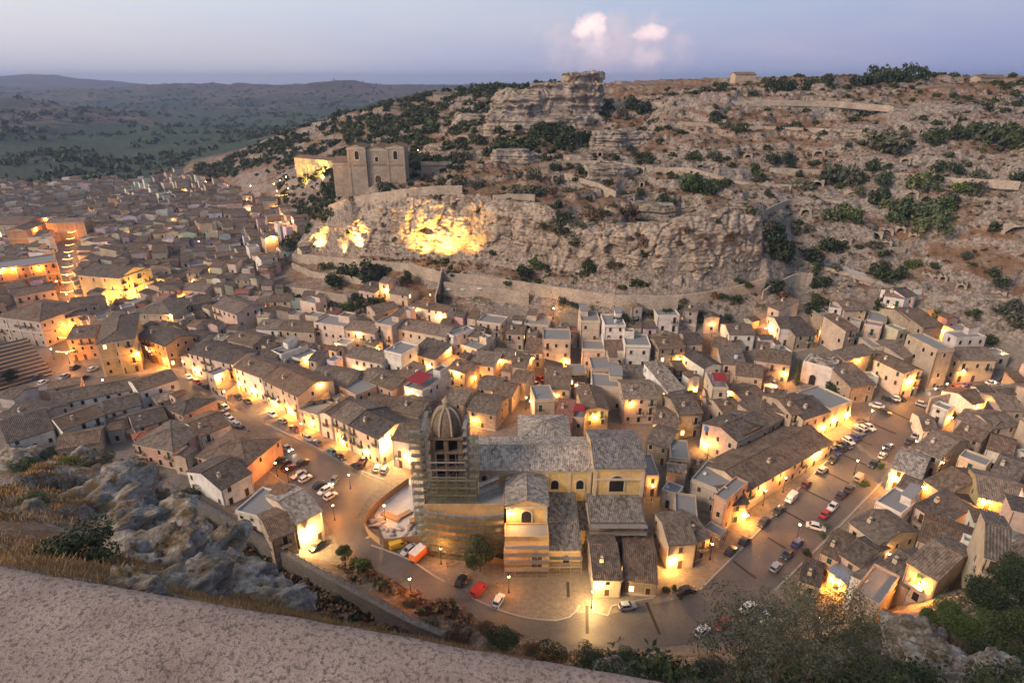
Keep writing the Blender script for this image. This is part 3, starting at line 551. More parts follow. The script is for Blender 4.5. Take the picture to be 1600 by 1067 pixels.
for s, h, lab in [('512,322 535,312 560,306 600,300 640,294 690,290 725,290', 4.0, 'curving pale stone wall along the cliff top below the convent'),
                  ('690,418 685,446 680,462', 5.5, 'tall stone buttress wall at the corner of the terraced garden'),
                  ('690,440 740,446 790,452 830,458', 5.0, 'stone garden wall behind the blue awning and white parasols'),
                  ('972,476 1010,471 1060,468', 5.5, 'free standing stone wall above the houses under the cliff path'),
                  ('770,305 805,303 836,304', 2.5, 'low pale wall at the cliff edge right of the lit rock face'),
                  ('1205,375 1235,395 1245,402 1290,418 1350,432 1400,445 1430,452', 1.4, 'low wall of the lane climbing into the cave hillside'),
                  ('1245,420 1300,400 1360,388 1420,386', 1.4, 'field wall curving below the row of cave dwellings'),
                  ('1190,330 1230,312 1290,310 1330,318', 1.6, 'terrace wall beside the lower caves'),
                  ('1200,262 1300,266 1400,270 1480,277 1600,284', 1.8, 'long terrace wall across the upper cave hillside'),
                  ('840,255 900,250 960,252 1010,262', 2.0, 'ruined terrace wall below the bare outcrops'),
                  ('1000,262 1080,262 1160,285 1260,290', 1.5, 'terrace wall on the slope left of the caves'),
                  ('880,270 930,285 965,300', 3.0, 'slanting ruined stone wall on the slope above the cliff'),
                  ('1440,470 1480,463 1560,466 1600,470', 1.2, 'roadside wall above the last houses on the right'),
                  ('1020,160 1100,160 1200,156 1300,158 1400,166', 1.5, 'thin field wall near the top of the plateau'),
                  ('1060,190 1150,196 1260,200 1380,205', 1.5, 'rubble terrace wall on the upper dry slope'),
                  ('455,410 490,425 540,430 590,440', 3.0, 'garden wall under the trees left of the farmhouse'),
                  ('410,441 450,448 500,455 545,462', 4.0, 'ivy topped garden wall behind the town roofs'),
                  ('1190,455 1215,440 1250,425 1275,428', 4.5, 'stone wall round the pale terrace at the foot of the hill'),
                  ('1295,480 1240,470 1215,500', 3.0, 'stepped lane wall among the ruined houses')]:
    wall_line('stone_wall', terr_line(s, h), h, 0.55, M['stone'], lab, jag=0.15, deep=1.5)
wall_line('road_wall', [p + Vector((0, 0, 0)) for p in terr_line('1450,622 1480,616 1530,606 1600,596 1700,578', 5.0)], 5.0, 0.6, M['stone'], 'tall stone retaining wall below the upper road', deep=3)
o = wall_line('parapet_wall', RW, 5.8, 1.4, M['greystone'], 'dark concrete retaining wall running diagonally beside the near slope', n=30)
mb = MB(); P, L = resample(RW, 46)
for i in range(46):
    p = Vector(P[i]); mb.tube(p, p + Vector((0, 0, 1.5)), 0.035, n=4)
    if i: mb.tube(Vector(P[i - 1]) + Vector((0, 0, 1.45)), p + Vector((0, 0, 1.45)), 0.025, n=4); mb.tube(Vector(P[i - 1]) + Vector((0, 0, .75)), p + Vector((0, 0, .75)), 0.02, n=4)
o = mb.build('wire_fence', M['iron']); tag(o, 'thin iron post fence along the top of the dark diagonal wall', 'fence')
# ---- road sheet draped on the ground
def sheet(name, poly, up, mat, step=3.0):
    pts = [hit(*map(float, q.split(','))) for q in poly.split()]; P2 = [Vector((p.x, p.y)) for p in pts]; fine = []
    for a, b in zip(P2, P2[1:] + P2[:1]):
        k = max(1, int((b - a).length / step)); fine += [a.lerp(b, i / k) for i in range(k)]
    n = len(fine); x0, x1 = min(p.x for p in fine), max(p.x for p in fine); y0, y1 = min(p.y for p in fine), max(p.y for p in fine); inner = []
    for ix in range(int((x1 - x0) / step)):
        for iy in range(int((y1 - y0) / step)):
            inner.append(Vector((x0 + (ix + .5) * step, y0 + (iy + .5) * step)))
    v, e, f, *_ = delaunay_2d_cdt(fine + inner, [(i, (i + 1) % n) for i in range(n)], [], 1, 1e-3)
    V = [(p.x, p.y, max(zat(p.x, p.y), ztin(p.x, p.y)) + up) for p in v]; me = bpy.data.meshes.new(name); me.from_pydata(V, [], [tuple(q) for q in f]); me.materials.append(mat)
    me.polygons.foreach_set('use_smooth', np.ones(len(f), bool)); me.update(); o = link(name, me); tag(o, kind='structure'); return o, P2
def asphalt():
    m, t = newmat('asphalt'); p = t.pos(); b = t.noise(p, 0.10, 5, 0.6); f = t.noise(p, 5, 3)
    c = t.mix(t.rng(b, 0.35, 0.65), (0.065, 0.056, 0.052), (0.125, 0.106, 0.094)); c = t.mix(t.rng(f, 0.4, 0.7, 0, 0.4), c, (0.20, 0.18, 0.165))
    c = t.mix(t.rng(t.vor(t.mapped(p, (1, 1, 1)), 0.16, 'DISTANCE_TO_EDGE'), 0, 0.012, 0.6, 0), c, (0.05, 0.045, 0.043)); t.color(c)
    t.b.inputs['Roughness'].default_value = 0.55; t.b.inputs['Specular IOR Level'].default_value = 0.4; t.bump(f, 0.2, 0.02); return m
M['asphalt'] = asphalt()
ROADP = '283,592 330,618 420,668 500,706 560,738 596,757 570,785 556,812 585,838 640,872 680,900 740,935 800,961 860,970 903,958 926,955 948,962 985,950 1040,940 1085,928 1120,895 1165,850 1230,780 1300,712 1365,652 1412,612 1500,590 1600,577 1650,570 1650,588 1600,592 1500,606 1455,622 1440,660 1415,705 1370,757 1310,818 1260,868 1205,922 1150,970 1080,1004 1000,1014 900,1010 820,992 740,968 660,932 590,893 530,850 495,800 445,752 400,718 338,664 278,608'
ro, ROAD2D = sheet('road', ROADP, 0.05, M['asphalt'])
sheet('path', '1262,404 1300,414 1380,436 1440,455 1440,462 1370,446 1290,425 1266,418', 0.25, M['concrete'], 2.0)
ST2, STREET2D = sheet('street', '68,600 78,560 92,520 98,480 95,440 98,400 105,360 118,352 122,400 116,440 112,480 108,520 120,560 150,590 215,585 280,580 283,592 278,608 200,612 140,612 90,612', 0.06, M['asphalt'], 4.0)
mb = MB()
for s in '1259,766,1300,786 1289,737,1330,757 1317,711,1358,729 1341,686,1379,703 1363,662,1400,678 1388,641,1425,658 1225,798,1265,820 1200,840,1228,857 1010,941,1031,991 917,946,919,1012 887,909,888,933 1145,876,1181,903'.split():
    a, b, c, d = map(float, s.split(',')); p, q = hit(a, b), hit(c, d); n_ = max(2, int((q - p).length / 2)); w = 0.32; e = (q - p).xy.normalized(); e = Vector((-e.y, e.x)) * w
    for i in range(n_):
        u0, u1 = p.lerp(q, i / n_), p.lerp(q, (i + 1) / n_); zz_ = lambda v: max(zat(v.x, v.y), ztin(v.x, v.y)) + 0.075
        mb.poly([(u0.x + e.x, u0.y + e.y, zz_(u0)), (u0.x - e.x, u0.y - e.y, zz_(u0)), (u1.x - e.x, u1.y - e.y, zz_(u1)), (u1.x + e.x, u1.y + e.y, zz_(u1))])
o = mb.build('road_marking', flat('dark_paving_strip', (0.045, 0.035, 0.03))); tag(o, kind='structure')
def kerb(s, lab):
    P = [hit(*map(float, q.split(','))) for q in s.split()]; P = [Vector((p.x, p.y, max(zat(p.x, p.y), ztin(p.x, p.y)) + 0.16)) for p in P]
    o = wall_line('kerb', P, 0.3, 0.35, M['concrete'], None, deep=0.2); tag(o, kind='structure')
kerb('575,850 640,873 680,901 740,936 800,962 860,971 890,969 904,958 906,940', ''); kerb('926,938 927,955 938,963 950,962 951,948 985,940 1020,934', ''); kerb('300,598 420,664 500,702 560,734 606,752', '')
kerb('1090,925 1125,890 1170,846 1235,776 1300,712', ''); kerb('1440,662 1417,708 1372,760 1312,822 1262,872 1208,925', ''); kerb('400,722 447,756 490,800', '')
# ---- the belvedere parapet in front of the camera
def parapet():
    e0, e1 = ptz(0, 876, 99.3), ptz(1105, 1067, 99.3); d = (e1 - e0).normalized(); n = Vector((d.y, -d.x, 0)); A = e0 - d * 4 - n * .010 + Vector((0, 0, .001)); L = 9.0; nu, prof = 420, [(0.0, -1.6), (0.0, -0.25), (0.0, -0.05), (0.004, -0.022), (0.014, -0.008), (0.03, -0.002)] + [(0.03 + 0.03 * k, 0) for k in range(1, 22)] + [(0.69, -1.3)]
    P = np.zeros((nu, len(prof), 3))
    for i in range(nu):
        for j, (w, zz_) in enumerate(prof): P[i, j] = (A + d * (L * i / (nu - 1)) + n * w + Vector((0, 0, zz_)))
    x, y, z = P[..., 0], P[..., 1], P[..., 2]; k = fbm(x * 2.1, y * 2.1, z * 2, 4); P[..., 2] += 0.002 * k + 0.0022 * fbm(x * 26, y * 26, z * 0, 3); P[..., 1] += 0.003 * fbm(x * 9, y * 0 + 4, z * 0, 4)
    m, t = newmat('lichen_plaster'); p = t.pos(); a = t.noise(p, 12, 6, 0.7); b = t.noise(p, 130, 6, 0.8); c0 = t.noise(p, 130, 4, 0.7); w = t.noise(p, 22, 2)
    c = t.mix(t.rng(a, 0.35, 0.65), (0.30, 0.230, 0.196), (0.41, 0.328, 0.283)); c = t.mix(t.rng(b, 0.50, 0.60, 0, 0.8), c, (0.105, 0.08, 0.074)); c = t.mix(t.rng(c0, 0.52, 0.66, 0, 0.7), c, (0.15, 0.118, 0.105))
    c = t.mix(t.rng(w, 0.735, 0.77), c, (0.74, 0.72, 0.72)); c = t.mix(t.rng(t.vor(t.n('ShaderNodeVectorMath', {0: p, 1: t.n('ShaderNodeTexNoise', {'Vector': p, 'Scale': 6.0}).outputs['Color']}, operation='ADD').outputs[0], 1.3, 'DISTANCE_TO_EDGE'), 0, 0.003, 0.6, 0), c, (0.06, 0.05, 0.05)); t.color(c); t.bump(t.math('ADD', b, t.math('MULTIPLY', c0, 0.5)), 0.8, 0.006)
    o = grid_obj('parapet', P, m); tag(o, 'pinkish lichen spotted plaster parapet across the bottom corner', 'parapet')
parapet()
# ------------------------------------------------------------------ houses
WC = dict(c=(.62, .52, .40), b=(.52, .425, .33), p=(.64, .50, .42), w=(.74, .70, .65), y=(.52, .41, .21), s=(.34, .285, .22), o=(.50, .32, .17), g=(.40, .385, .36), k=(.56, .36, .27))
WN = dict(c='cream', b='beige', p='pinkish', w='white', y='yellow', s='bare stone', o='orange', g='grey', k='pink')
RM = dict(g='roof', s='roof', p='roof', h='roof', f='slab', b='roof')
def win_meshes():
    D = {}
    def frame(w, h, name, mt):
        mb = MB(); t = 0.12
        mb.box(-w / 2 - t, -0.07, -t, w / 2 + t, 0.02, 0); mb.box(-w / 2 - t, -0.07, h, w / 2 + t, 0.02, h + t); mb.box(-w / 2 - t, -0.07, 0, -w / 2, 0.02, h); mb.box(w / 2, -0.07, 0, w / 2 + t, 0.02, h)
        mb.box(-w / 2 - t - .05, -0.14, -t - .06, w / 2 + t + .05, -0.0, -t); D[name] = mb.mesh(name, mt)
    frame(0.9, 1.4, 'window_frame', M['trim']); frame(1.0, 2.3, 'door_frame', M['trim'])
    mb = MB(); mb.box(-.45, -.03, 0, .45, .015, 1.4); mb.box(-.02, -.05, 0, .02, -.03, 1.4, 1); mb.box(-.45, -.05, .68, .45, -.03, .72, 1); D['pane'] = mb.mesh('pane', [M['glass'], M['wood']])
    mb = MB(); mb.box(-.45, -.03, 0, .45, .015, 1.4); mb.box(-.02, -.05, 0, .02, -.03, 1.4, 1); D['litpane'] = mb.mesh('pane', [M['lit'], M['wood']])
    for nm, mt in (('wood', 'wood'), ('green', 'green')):
        mb = MB()
        for s in (-1, 1):
            mb.box(*((-.45, -.055, 0, -.01, -.02, 1.4) if s < 0 else (.01, -.055, 0, .45, -.02, 1.4)))
            for k in range(6): x0 = -.40 if s < 0 else .06; mb.box(x0, -.07, .1 + .21 * k, x0 + .34, -.055, .22 + .21 * k)
        D['shutter_' + nm] = mb.mesh('shutter', M[mt])
    for nm, mt in (('wood', 'wood'), ('green', 'green'), ('dark', 'dark')):
        mb = MB(); mb.box(-.5, -.04, 0, .5, .015, 2.3)
        if nm != 'dark':
            for k in range(3):
                mb.box(-.42, -.06, .15 + .72 * k, -.05, -.04, .72 + .72 * k); mb.box(.05, -.06, .15 + .72 * k, .42, -.04, .72 + .72 * k)
        D['leaf_' + nm] = mb.mesh('door_leaf', M[mt])
    mb = MB(); mb.box(-1.1, -.85, -.14, 1.1, 0.02, 0)
    for s in (-.8, .8): mb.box(s - .08, -.7, -.45, s + .08, 0, -.14)
    D['balcony'] = mb.mesh('balcony', M['trim'])
    mb = MB()
    for k in range(19): x = -1.07 + k * 2.14 / 18; mb.box(x - .015, -.83, 0, x + .015, -.80, .95)
    for s in (-1.07, 1.07):
        for k in range(5): y = -.83 + k * .2; mb.box(s - .015, y, 0, s + .015, y + .03, .95)
    mb.box(-1.09, -.84, .95, 1.09, -.79, 1.0); mb.box(-1.09, -.84, .95, -1.05, 0, 1.0); mb.box(1.05, -.84, .95, 1.09, 0, 1.0)
    D['railing'] = mb.mesh('railing', M['iron'])
    mb = MB(); mb.box(-.4, -.4, -1.2, .4, .4, 1.0, 0); mb.box(-.5, -.5, 1.0, .5, .5, 1.14, 1); mb.box(-.28, -.28, 1.14, .28, .28, 1.4, 0); D['chimney'] = mb.mesh('chimney', [M['trim'], M['roof_brown']])
    mb = MB(); mb.tube((0, 0, 0), (0, 0, 2.6), .03, n=4)
    for k in range(5): mb.tube((-.5 + .04 * k, 0, 2.5 - .0 * k), (-.5 + .04 * k, 0, 2.5), .01, n=3); mb.tube((-.35, -.28 + k * .14, 2.5), (.35, -.28 + k * .14, 2.5), .012, n=3)
    mb.tube((0, -.4, 2.5), (0, .5, 2.5), .018, n=3); D['antenna'] = mb.mesh('antenna', M['metal'])
    mb = MB(); mb.lathe([(0, 0), (.2, .02), (.38, .10), (.45, .17), (.40, .16), (.2, .06), (0, .05)], n=12); D['dish'] = mb.mesh('satellite_dish', M['white'])
    return D
WD = win_meshes()
def unit(name, me, parent, loc, rz=0.0, sc=None):
    o = link(name, me, parent, loc, rz)
    if sc: o.scale = sc
    return o
OCC = np.zeros((760, 780), bool); OX, OY = -520, 70
def raster(poly):
    P = np.array(poly); x0, x1 = int(P[:, 0].min()) - OX - 1, int(P[:, 0].max()) - OX + 2; y0, y1 = int(P[:, 1].min()) - OY - 1, int(P[:, 1].max()) - OY + 2
    x0, y0 = max(0, x0), max(0, y0); x1, y1 = min(OCC.shape[0], x1), min(OCC.shape[1], y1)
    if x1 <= x0 or y1 <= y0: return None
    gx, gy = np.meshgrid(np.arange(x0, x1) + OX + .5, np.arange(y0, y1) + OY + .5, indexing='ij'); ins = np.zeros(gx.shape, bool); n = len(P); j = n - 1
    for i in range(n):
        (xi, yi), (xj, yj) = P[i], P[j]
        if yi != yj: ins ^= ((yi > gy) != (yj > gy)) & (gx < (xj - xi) * (gy - yi) / (yj - yi) + xi)
        j = i
    return x0, x1, y0, y1, ins
def mark(poly):
    r = raster(poly)
    if r: OCC[r[0]:r[1], r[2]:r[3]] |= r[4]
def free(poly, tol=0.0):
    r = raster(poly)
    if r is None: return False
    return (OCC[r[0]:r[1], r[2]:r[3]] & r[4]).sum() <= tol * r[4].sum()
HOUSES = []; WALLP = []
def shell(mb, W_, D_, h, roof, z0, mw=0, mr=1, ov=0.35, th=0.2, wing=None, mroof=None):
    """walls into mb slot mw, roof into (mroof or mb) slot mr; front along +x at y=0, depth to +y. returns ridge height"""
    rb = mroof or mb; sl = 0.30
    def q(p): mb.poly(p, mw)
    fl = lambda a, b, za, zb: q([(*a, z0), (*b, z0), (*b, zb), (*a, za)])
    A, B, C, D = (0, 0), (W_, 0), (W_, D_), (0, D_)
    if roof == 'f':
        pz = h + 0.55; e = 0.22
        for a, b in ((A, B), (B, C), (C, D), (D, A)): fl(a, b, pz, pz)
        a, b, c, d = (e, e), (W_ - e, e), (W_ - e, D_ - e), (e, D_ - e)
        for (o1, o2, i1, i2) in ((A, B, a, b), (B, C, b, c), (C, D, c, d), (D, A, d, a)):
            q([(*o1, pz), (*o2, pz), (*i2, pz), (*i1, pz)]); q([(*i1, pz), (*i2, pz), (*i2, h - .1), (*i1, h - .1)])
        rb.poly([(*a, h), (*b, h), (*c, h), (*d, h)], mr); return h + .55
    if roof == 'g':
        r = h + sl * D_ / 2; m = D_ / 2
        fl(A, B, h, h); fl(C, D, h, h)
        q([(W_, 0, z0), (W_, D_, z0), (W_, D_, h), (W_, m, r), (W_, 0, h)]); q([(0, D_, z0), (0, 0, z0), (0, 0, h), (0, m, r), (0, D_, h)])
        L = math.hypot(m + ov, sl * (m + ov)); lo = h - sl * ov + th * .6
        rb.slab([(-.2, -ov, lo), (W_ + .2, -ov, lo), (W_ + .2, m, r + th * .6), (-.2, m, r + th * .6)], th, mr, [(0, 0), (W_ + .4, 0), (W_ + .4, L), (0, L)])
        rb.slab([(W_ + .2, D_ + ov, lo), (-.2, D_ + ov, lo), (-.2, m + .003, r + th * .6), (W_ + .2, m + .003, r + th * .6)], th, mr, [(0, 0), (W_ + .4, 0), (W_ + .4, L), (0, L)])
        rb.tube((-.22, m, r + .13), (W_ + .22, m, r + .13), .16, n=6, m=mr); return r
    if roof == 'p':
        r = h + sl * W_ / 2; m = W_ / 2
        fl(B, C, h, h); fl(D, A, h, h)
        q([(0, 0, z0), (W_, 0, z0), (W_, 0, h), (m, 0, r), (0, 0, h)]); q([(W_, D_, z0), (0, D_, z0), (0, D_, h), (m, D_, r), (W_, D_, h)])
        L = math.hypot(m + ov, sl * (m + ov)); lo = h - sl * ov + th * .6
        rb.slab([(-ov, D_ + .2, lo), (-ov, -.2, lo), (m, -.2, r + th * .6), (m, D_ + .2, r + th * .6)], th, mr, [(0, 0), (D_ + .4, 0), (D_ + .4, L), (0, L)])
        rb.slab([(W_ + ov, -.2, lo), (W_ + ov, D_ + .2, lo), (m + .003, D_ + .2, r + th * .6), (m + .003, -.2, r + th * .6)], th, mr, [(0, 0), (D_ + .4, 0), (D_ + .4, L), (0, L)])
        rb.tube((m, -.22, r + .13), (m, D_ + .22, r + .13), .16, n=6, m=mr); return r
    if roof in 'sb':
        s2 = .24; zf, zb = (h, h + s2 * D_) if roof == 's' else (h, h - s2 * D_)
        fl(A, B, zf, zf); fl(C, D, zb, zb); q([(W_, 0, z0), (W_, D_, z0), (W_, D_, zb), (W_, 0, zf)]); q([(0, D_, z0), (0, 0, z0), (0, 0, zf), (0, D_, zb)])
        sg = 1 if roof == 's' else -1; L = D_ + 2 * ov
        rb.slab([(-.2, -ov, zf - sg * s2 * ov + .12), (W_ + .2, -ov, zf - sg * s2 * ov + .12), (W_ + .2, D_ + ov, zb + sg * s2 * ov + .12), (-.2, D_ + ov, zb + sg * s2 * ov + .12)], th, mr, [(0, 0), (W_ + .4, 0), (W_ + .4, L), (0, L)]); return max(zf, zb)
    if roof == 'h':
        for a, b in ((A, B), (B, C), (C, D), (D, A)): fl(a, b, h, h)
        m = min(W_, D_) / 2; r = h + sl * m; lo = h - sl * ov + .12; a, b, c, d = (-ov, -ov, lo), (W_ + ov, -ov, lo), (W_ + ov, D_ + ov, lo), (-ov, D_ + ov, lo)
        if W_ >= D_: e, f = (m, D_ / 2, r + .12), (W_ - m, D_ / 2, r + .12); F = [(a, b, f, e), (b, c, f), (c, d, e, f), (d, a, e)]
        else: e, f = (W_ / 2, m, r + .12), (W_ / 2, D_ - m, r + .12); F = [(a, b, e), (b, c, f, e), (c, d, f), (d, a, e, f)]
        for P in F:
            p0, p1 = Vector(P[0]), Vector(P[1]); t = (p1 - p0).normalized(); nn = t.cross(Vector((0, 0, 1)))
            rb.poly(P, mr, [((Vector(x) - p0).dot(t), math.hypot((Vector(x) - p0).dot(nn), x[2] - lo)) for x in P])
        rb.poly([a, d, c, b], mr)
        for P in (a, b, c, d):
            n_ = min((e, f), key=lambda k: (Vector(k) - Vector(P)).length); rb.tube(P, n_, .13, n=5, m=mr)
        rb.tube(e, f, .14, n=5, m=mr); return r
def facade(root, W_, h, T, rz, near, R_, style, zb=0.0):
    """windows, doors and balconies on a wall whose left foot is T (local), running along rz"""
    fl = max(1, int(round(h / 3.3))); n = max(1, int(W_ / 3.1)); c, s = math.cos(rz), math.sin(rz)
    for k in range(fl):
        for i in range(n):
            x = W_ * (i + .5) / n + R_.uniform(-.3, .3); z = zb + .3 + k * (h / fl); r = R_.random(); P = lambda zz_, y=0.0: (T[0] + c * x - s * y, T[1] + s * x + c * y, zz_)
            if k == 0 and style != 'side' and (i == n // 2 or r < .3):
                d = unit('door', WD['door_frame'], root, P(zb), rz)
                if near: unit('door_leaf', WD[R_.choice(['leaf_wood', 'leaf_wood', 'leaf_green', 'leaf_dark'])], d, (0, 0, 0))
                else: d.data = WD['leaf_wood']
            elif r < (.78 if style != 'side' else .42):
                if k > 0 and style == 'front' and R_.random() < .38 and h / fl > 2.6:
                    d = unit('balcony_door', WD['door_frame'], root, P(z), rz); unit('door_leaf', WD[R_.choice(['leaf_wood', 'leaf_green', 'leaf_dark'])], d, (0, 0, 0))
                    b = unit('balcony', WD['balcony'], root, P(z), rz); unit('railing', WD['railing'], b, (0, 0, 0))
                else:
                    w = unit('window', WD['window_frame'], root, P(z + .75), rz); q = R_.random()
                    if q < .035: unit('pane', WD['litpane'], w, (0, 0, 0))
                    elif q < .55 or not near: unit('pane', WD['pane'], w, (0, 0, 0))
                    else: unit('shutter', WD['shutter_' + R_.choice(['wood', 'wood', 'green'])], w, (0, 0, 0))
def make_house(a, rz, W_, D_, h, roof, wc, deep=3.0, opts='', name='house', nwin=True, wcol=None, plan=None):
    root = empty(name, a, rz); R_ = random.Random(int(abs(a[0] * 31 + a[1] * 17) * 10)); wm = MB(); rm = MB()
    top = shell(wm, W_, D_, h, roof, -deep, 0, 0, mroof=rm)
    base = wcol or WC[wc]; j = R_.uniform(.88, 1.1); col = tuple(min(.75, v * j * R_.uniform(.97, 1.03)) for v in base)
    c_r, s_r = math.cos(rz), math.sin(rz); tw = lambda v: Vector((a[0] + c_r * v[0] - s_r * v[1], a[1] + s_r * v[0] + c_r * v[1], a[2] + v[2]))
    for F_ in (wm, rm): WALLP.extend([[tw(F_.v[i]) for i in f] for f in F_.f])
    wm.build('wall', [M['wall'] if wc != 's' else M['ashlar']], root, col=col)
    rk = 'slab' if roof == 'f' else 'roof_red' if 'R' in opts else 'roof_brown' if 'N' in opts else 'roof_pale' if 'P' in opts else 'metal' if 'M' in opts else 'roof'
    ro_ = rm.build('roof', M[rk], root)
    dist = (Vector(a) - CAM).length; near = dist < 235
    if nwin and dist < 420:
        facade(root, W_, h, (0, 0), 0, near, R_, 'front')
        facade(root, D_, h, (W_, 0), math.pi / 2, near, R_, 'side'); facade(root, D_, h, (0, D_), -math.pi / 2, near, R_, 'side')
    if dist < 330 and R_.random() < .5 and roof in 'gps':
        zc = h + (.3 * D_ * .25 if roof == 'g' else .24 * D_ * .6 if roof == 's' else .3 * W_ * .2); unit('chimney', WD['chimney'], ro_, (W_ * R_.uniform(.2, .4) if roof != 'p' else W_ * .25, D_ * (.25 if roof == 'g' else .6), zc + .3), 0, (1, 1, .8))
    if dist < 300 and R_.random() < .6: unit('antenna', WD['antenna'], ro_, (W_ * R_.uniform(.3, .7), D_ * .5, top if roof != 'f' else h))
    if dist < 230 and R_.random() < .3 and roof == 'f': unit('satellite_dish', WD['dish'], ro_, (W_ * .2, D_ * .4, h + .5)).rotation_euler = (R(60), 0, R_.uniform(0, 6))
    if roof == 'f' and dist < 340 and W_ > 5 and R_.random() < .6:
        hw, hd = W_ * R_.uniform(.3, .45), D_ * R_.uniform(.3, .5); t1, t2 = MB(), MB(); shell(t1, hw, hd, 2.3, R_.choice('sfs'), 0, 0, 0, .2, .12, mroof=t2); ox, oy = R_.choice([.3, W_ - hw - .3]), D_ - hd - .3
        hut = t1.build('roof_hut', [M['wall']], root, (ox, oy, h), col=col); t2.build('roof', M[R_.choice(['roof', 'slab', 'roof_brown'])], hut)
    if dist < 250:
        for x in (.25, W_ - .25): t1 = MB(); t1.tube((x, -.09, -.2), (x, -.09, h - .1), .055, n=5); t1.build('drainpipe', M['wood' if x < 1 else 'metal'], root)
        if roof in 'gshf' and R_.random() < .7: t1 = MB(); t1.box(-.12, -.2, h - .42, W_ + .12, -.015, h - .2); t1.build('cornice', M['trim'], root); t1 = MB(); t1.box(-.05, -.07, -.3, W_ + .05, -.012, .6); t1.build('plinth', M['trim'], root)
    if 'A' in opts:
        mb = MB(); mb.slab([(W_ * .08, .3, h + 2.5), (W_ * .92, .3, h + 2.5), (W_ * .92, D_ * .45, h + 3.2), (W_ * .08, D_ * .45, h + 3.2)], .08)
        for xx in (.1, .9):
            for yy, hh in ((.35, 2.5), (D_ * .44, 3.15)): mb.box(W_ * xx - .05, yy - .05, h, W_ * xx + .05, yy + .05, h + hh - .08)
        mb.build('awning', M['red'], root)
    tag(root, None, 'house'); HOUSES.append((root, W_, D_, h, roof, wc, opts))
    return root
def from_eave(ax, ay, bx, by, h):
    mhit = hit((ax + bx) / 2, (ay + by) / 2, h); ze = mhit.z + h; a, b = ptz(ax, ay, ze), ptz(bx, by, ze); return a, b, mhit.z
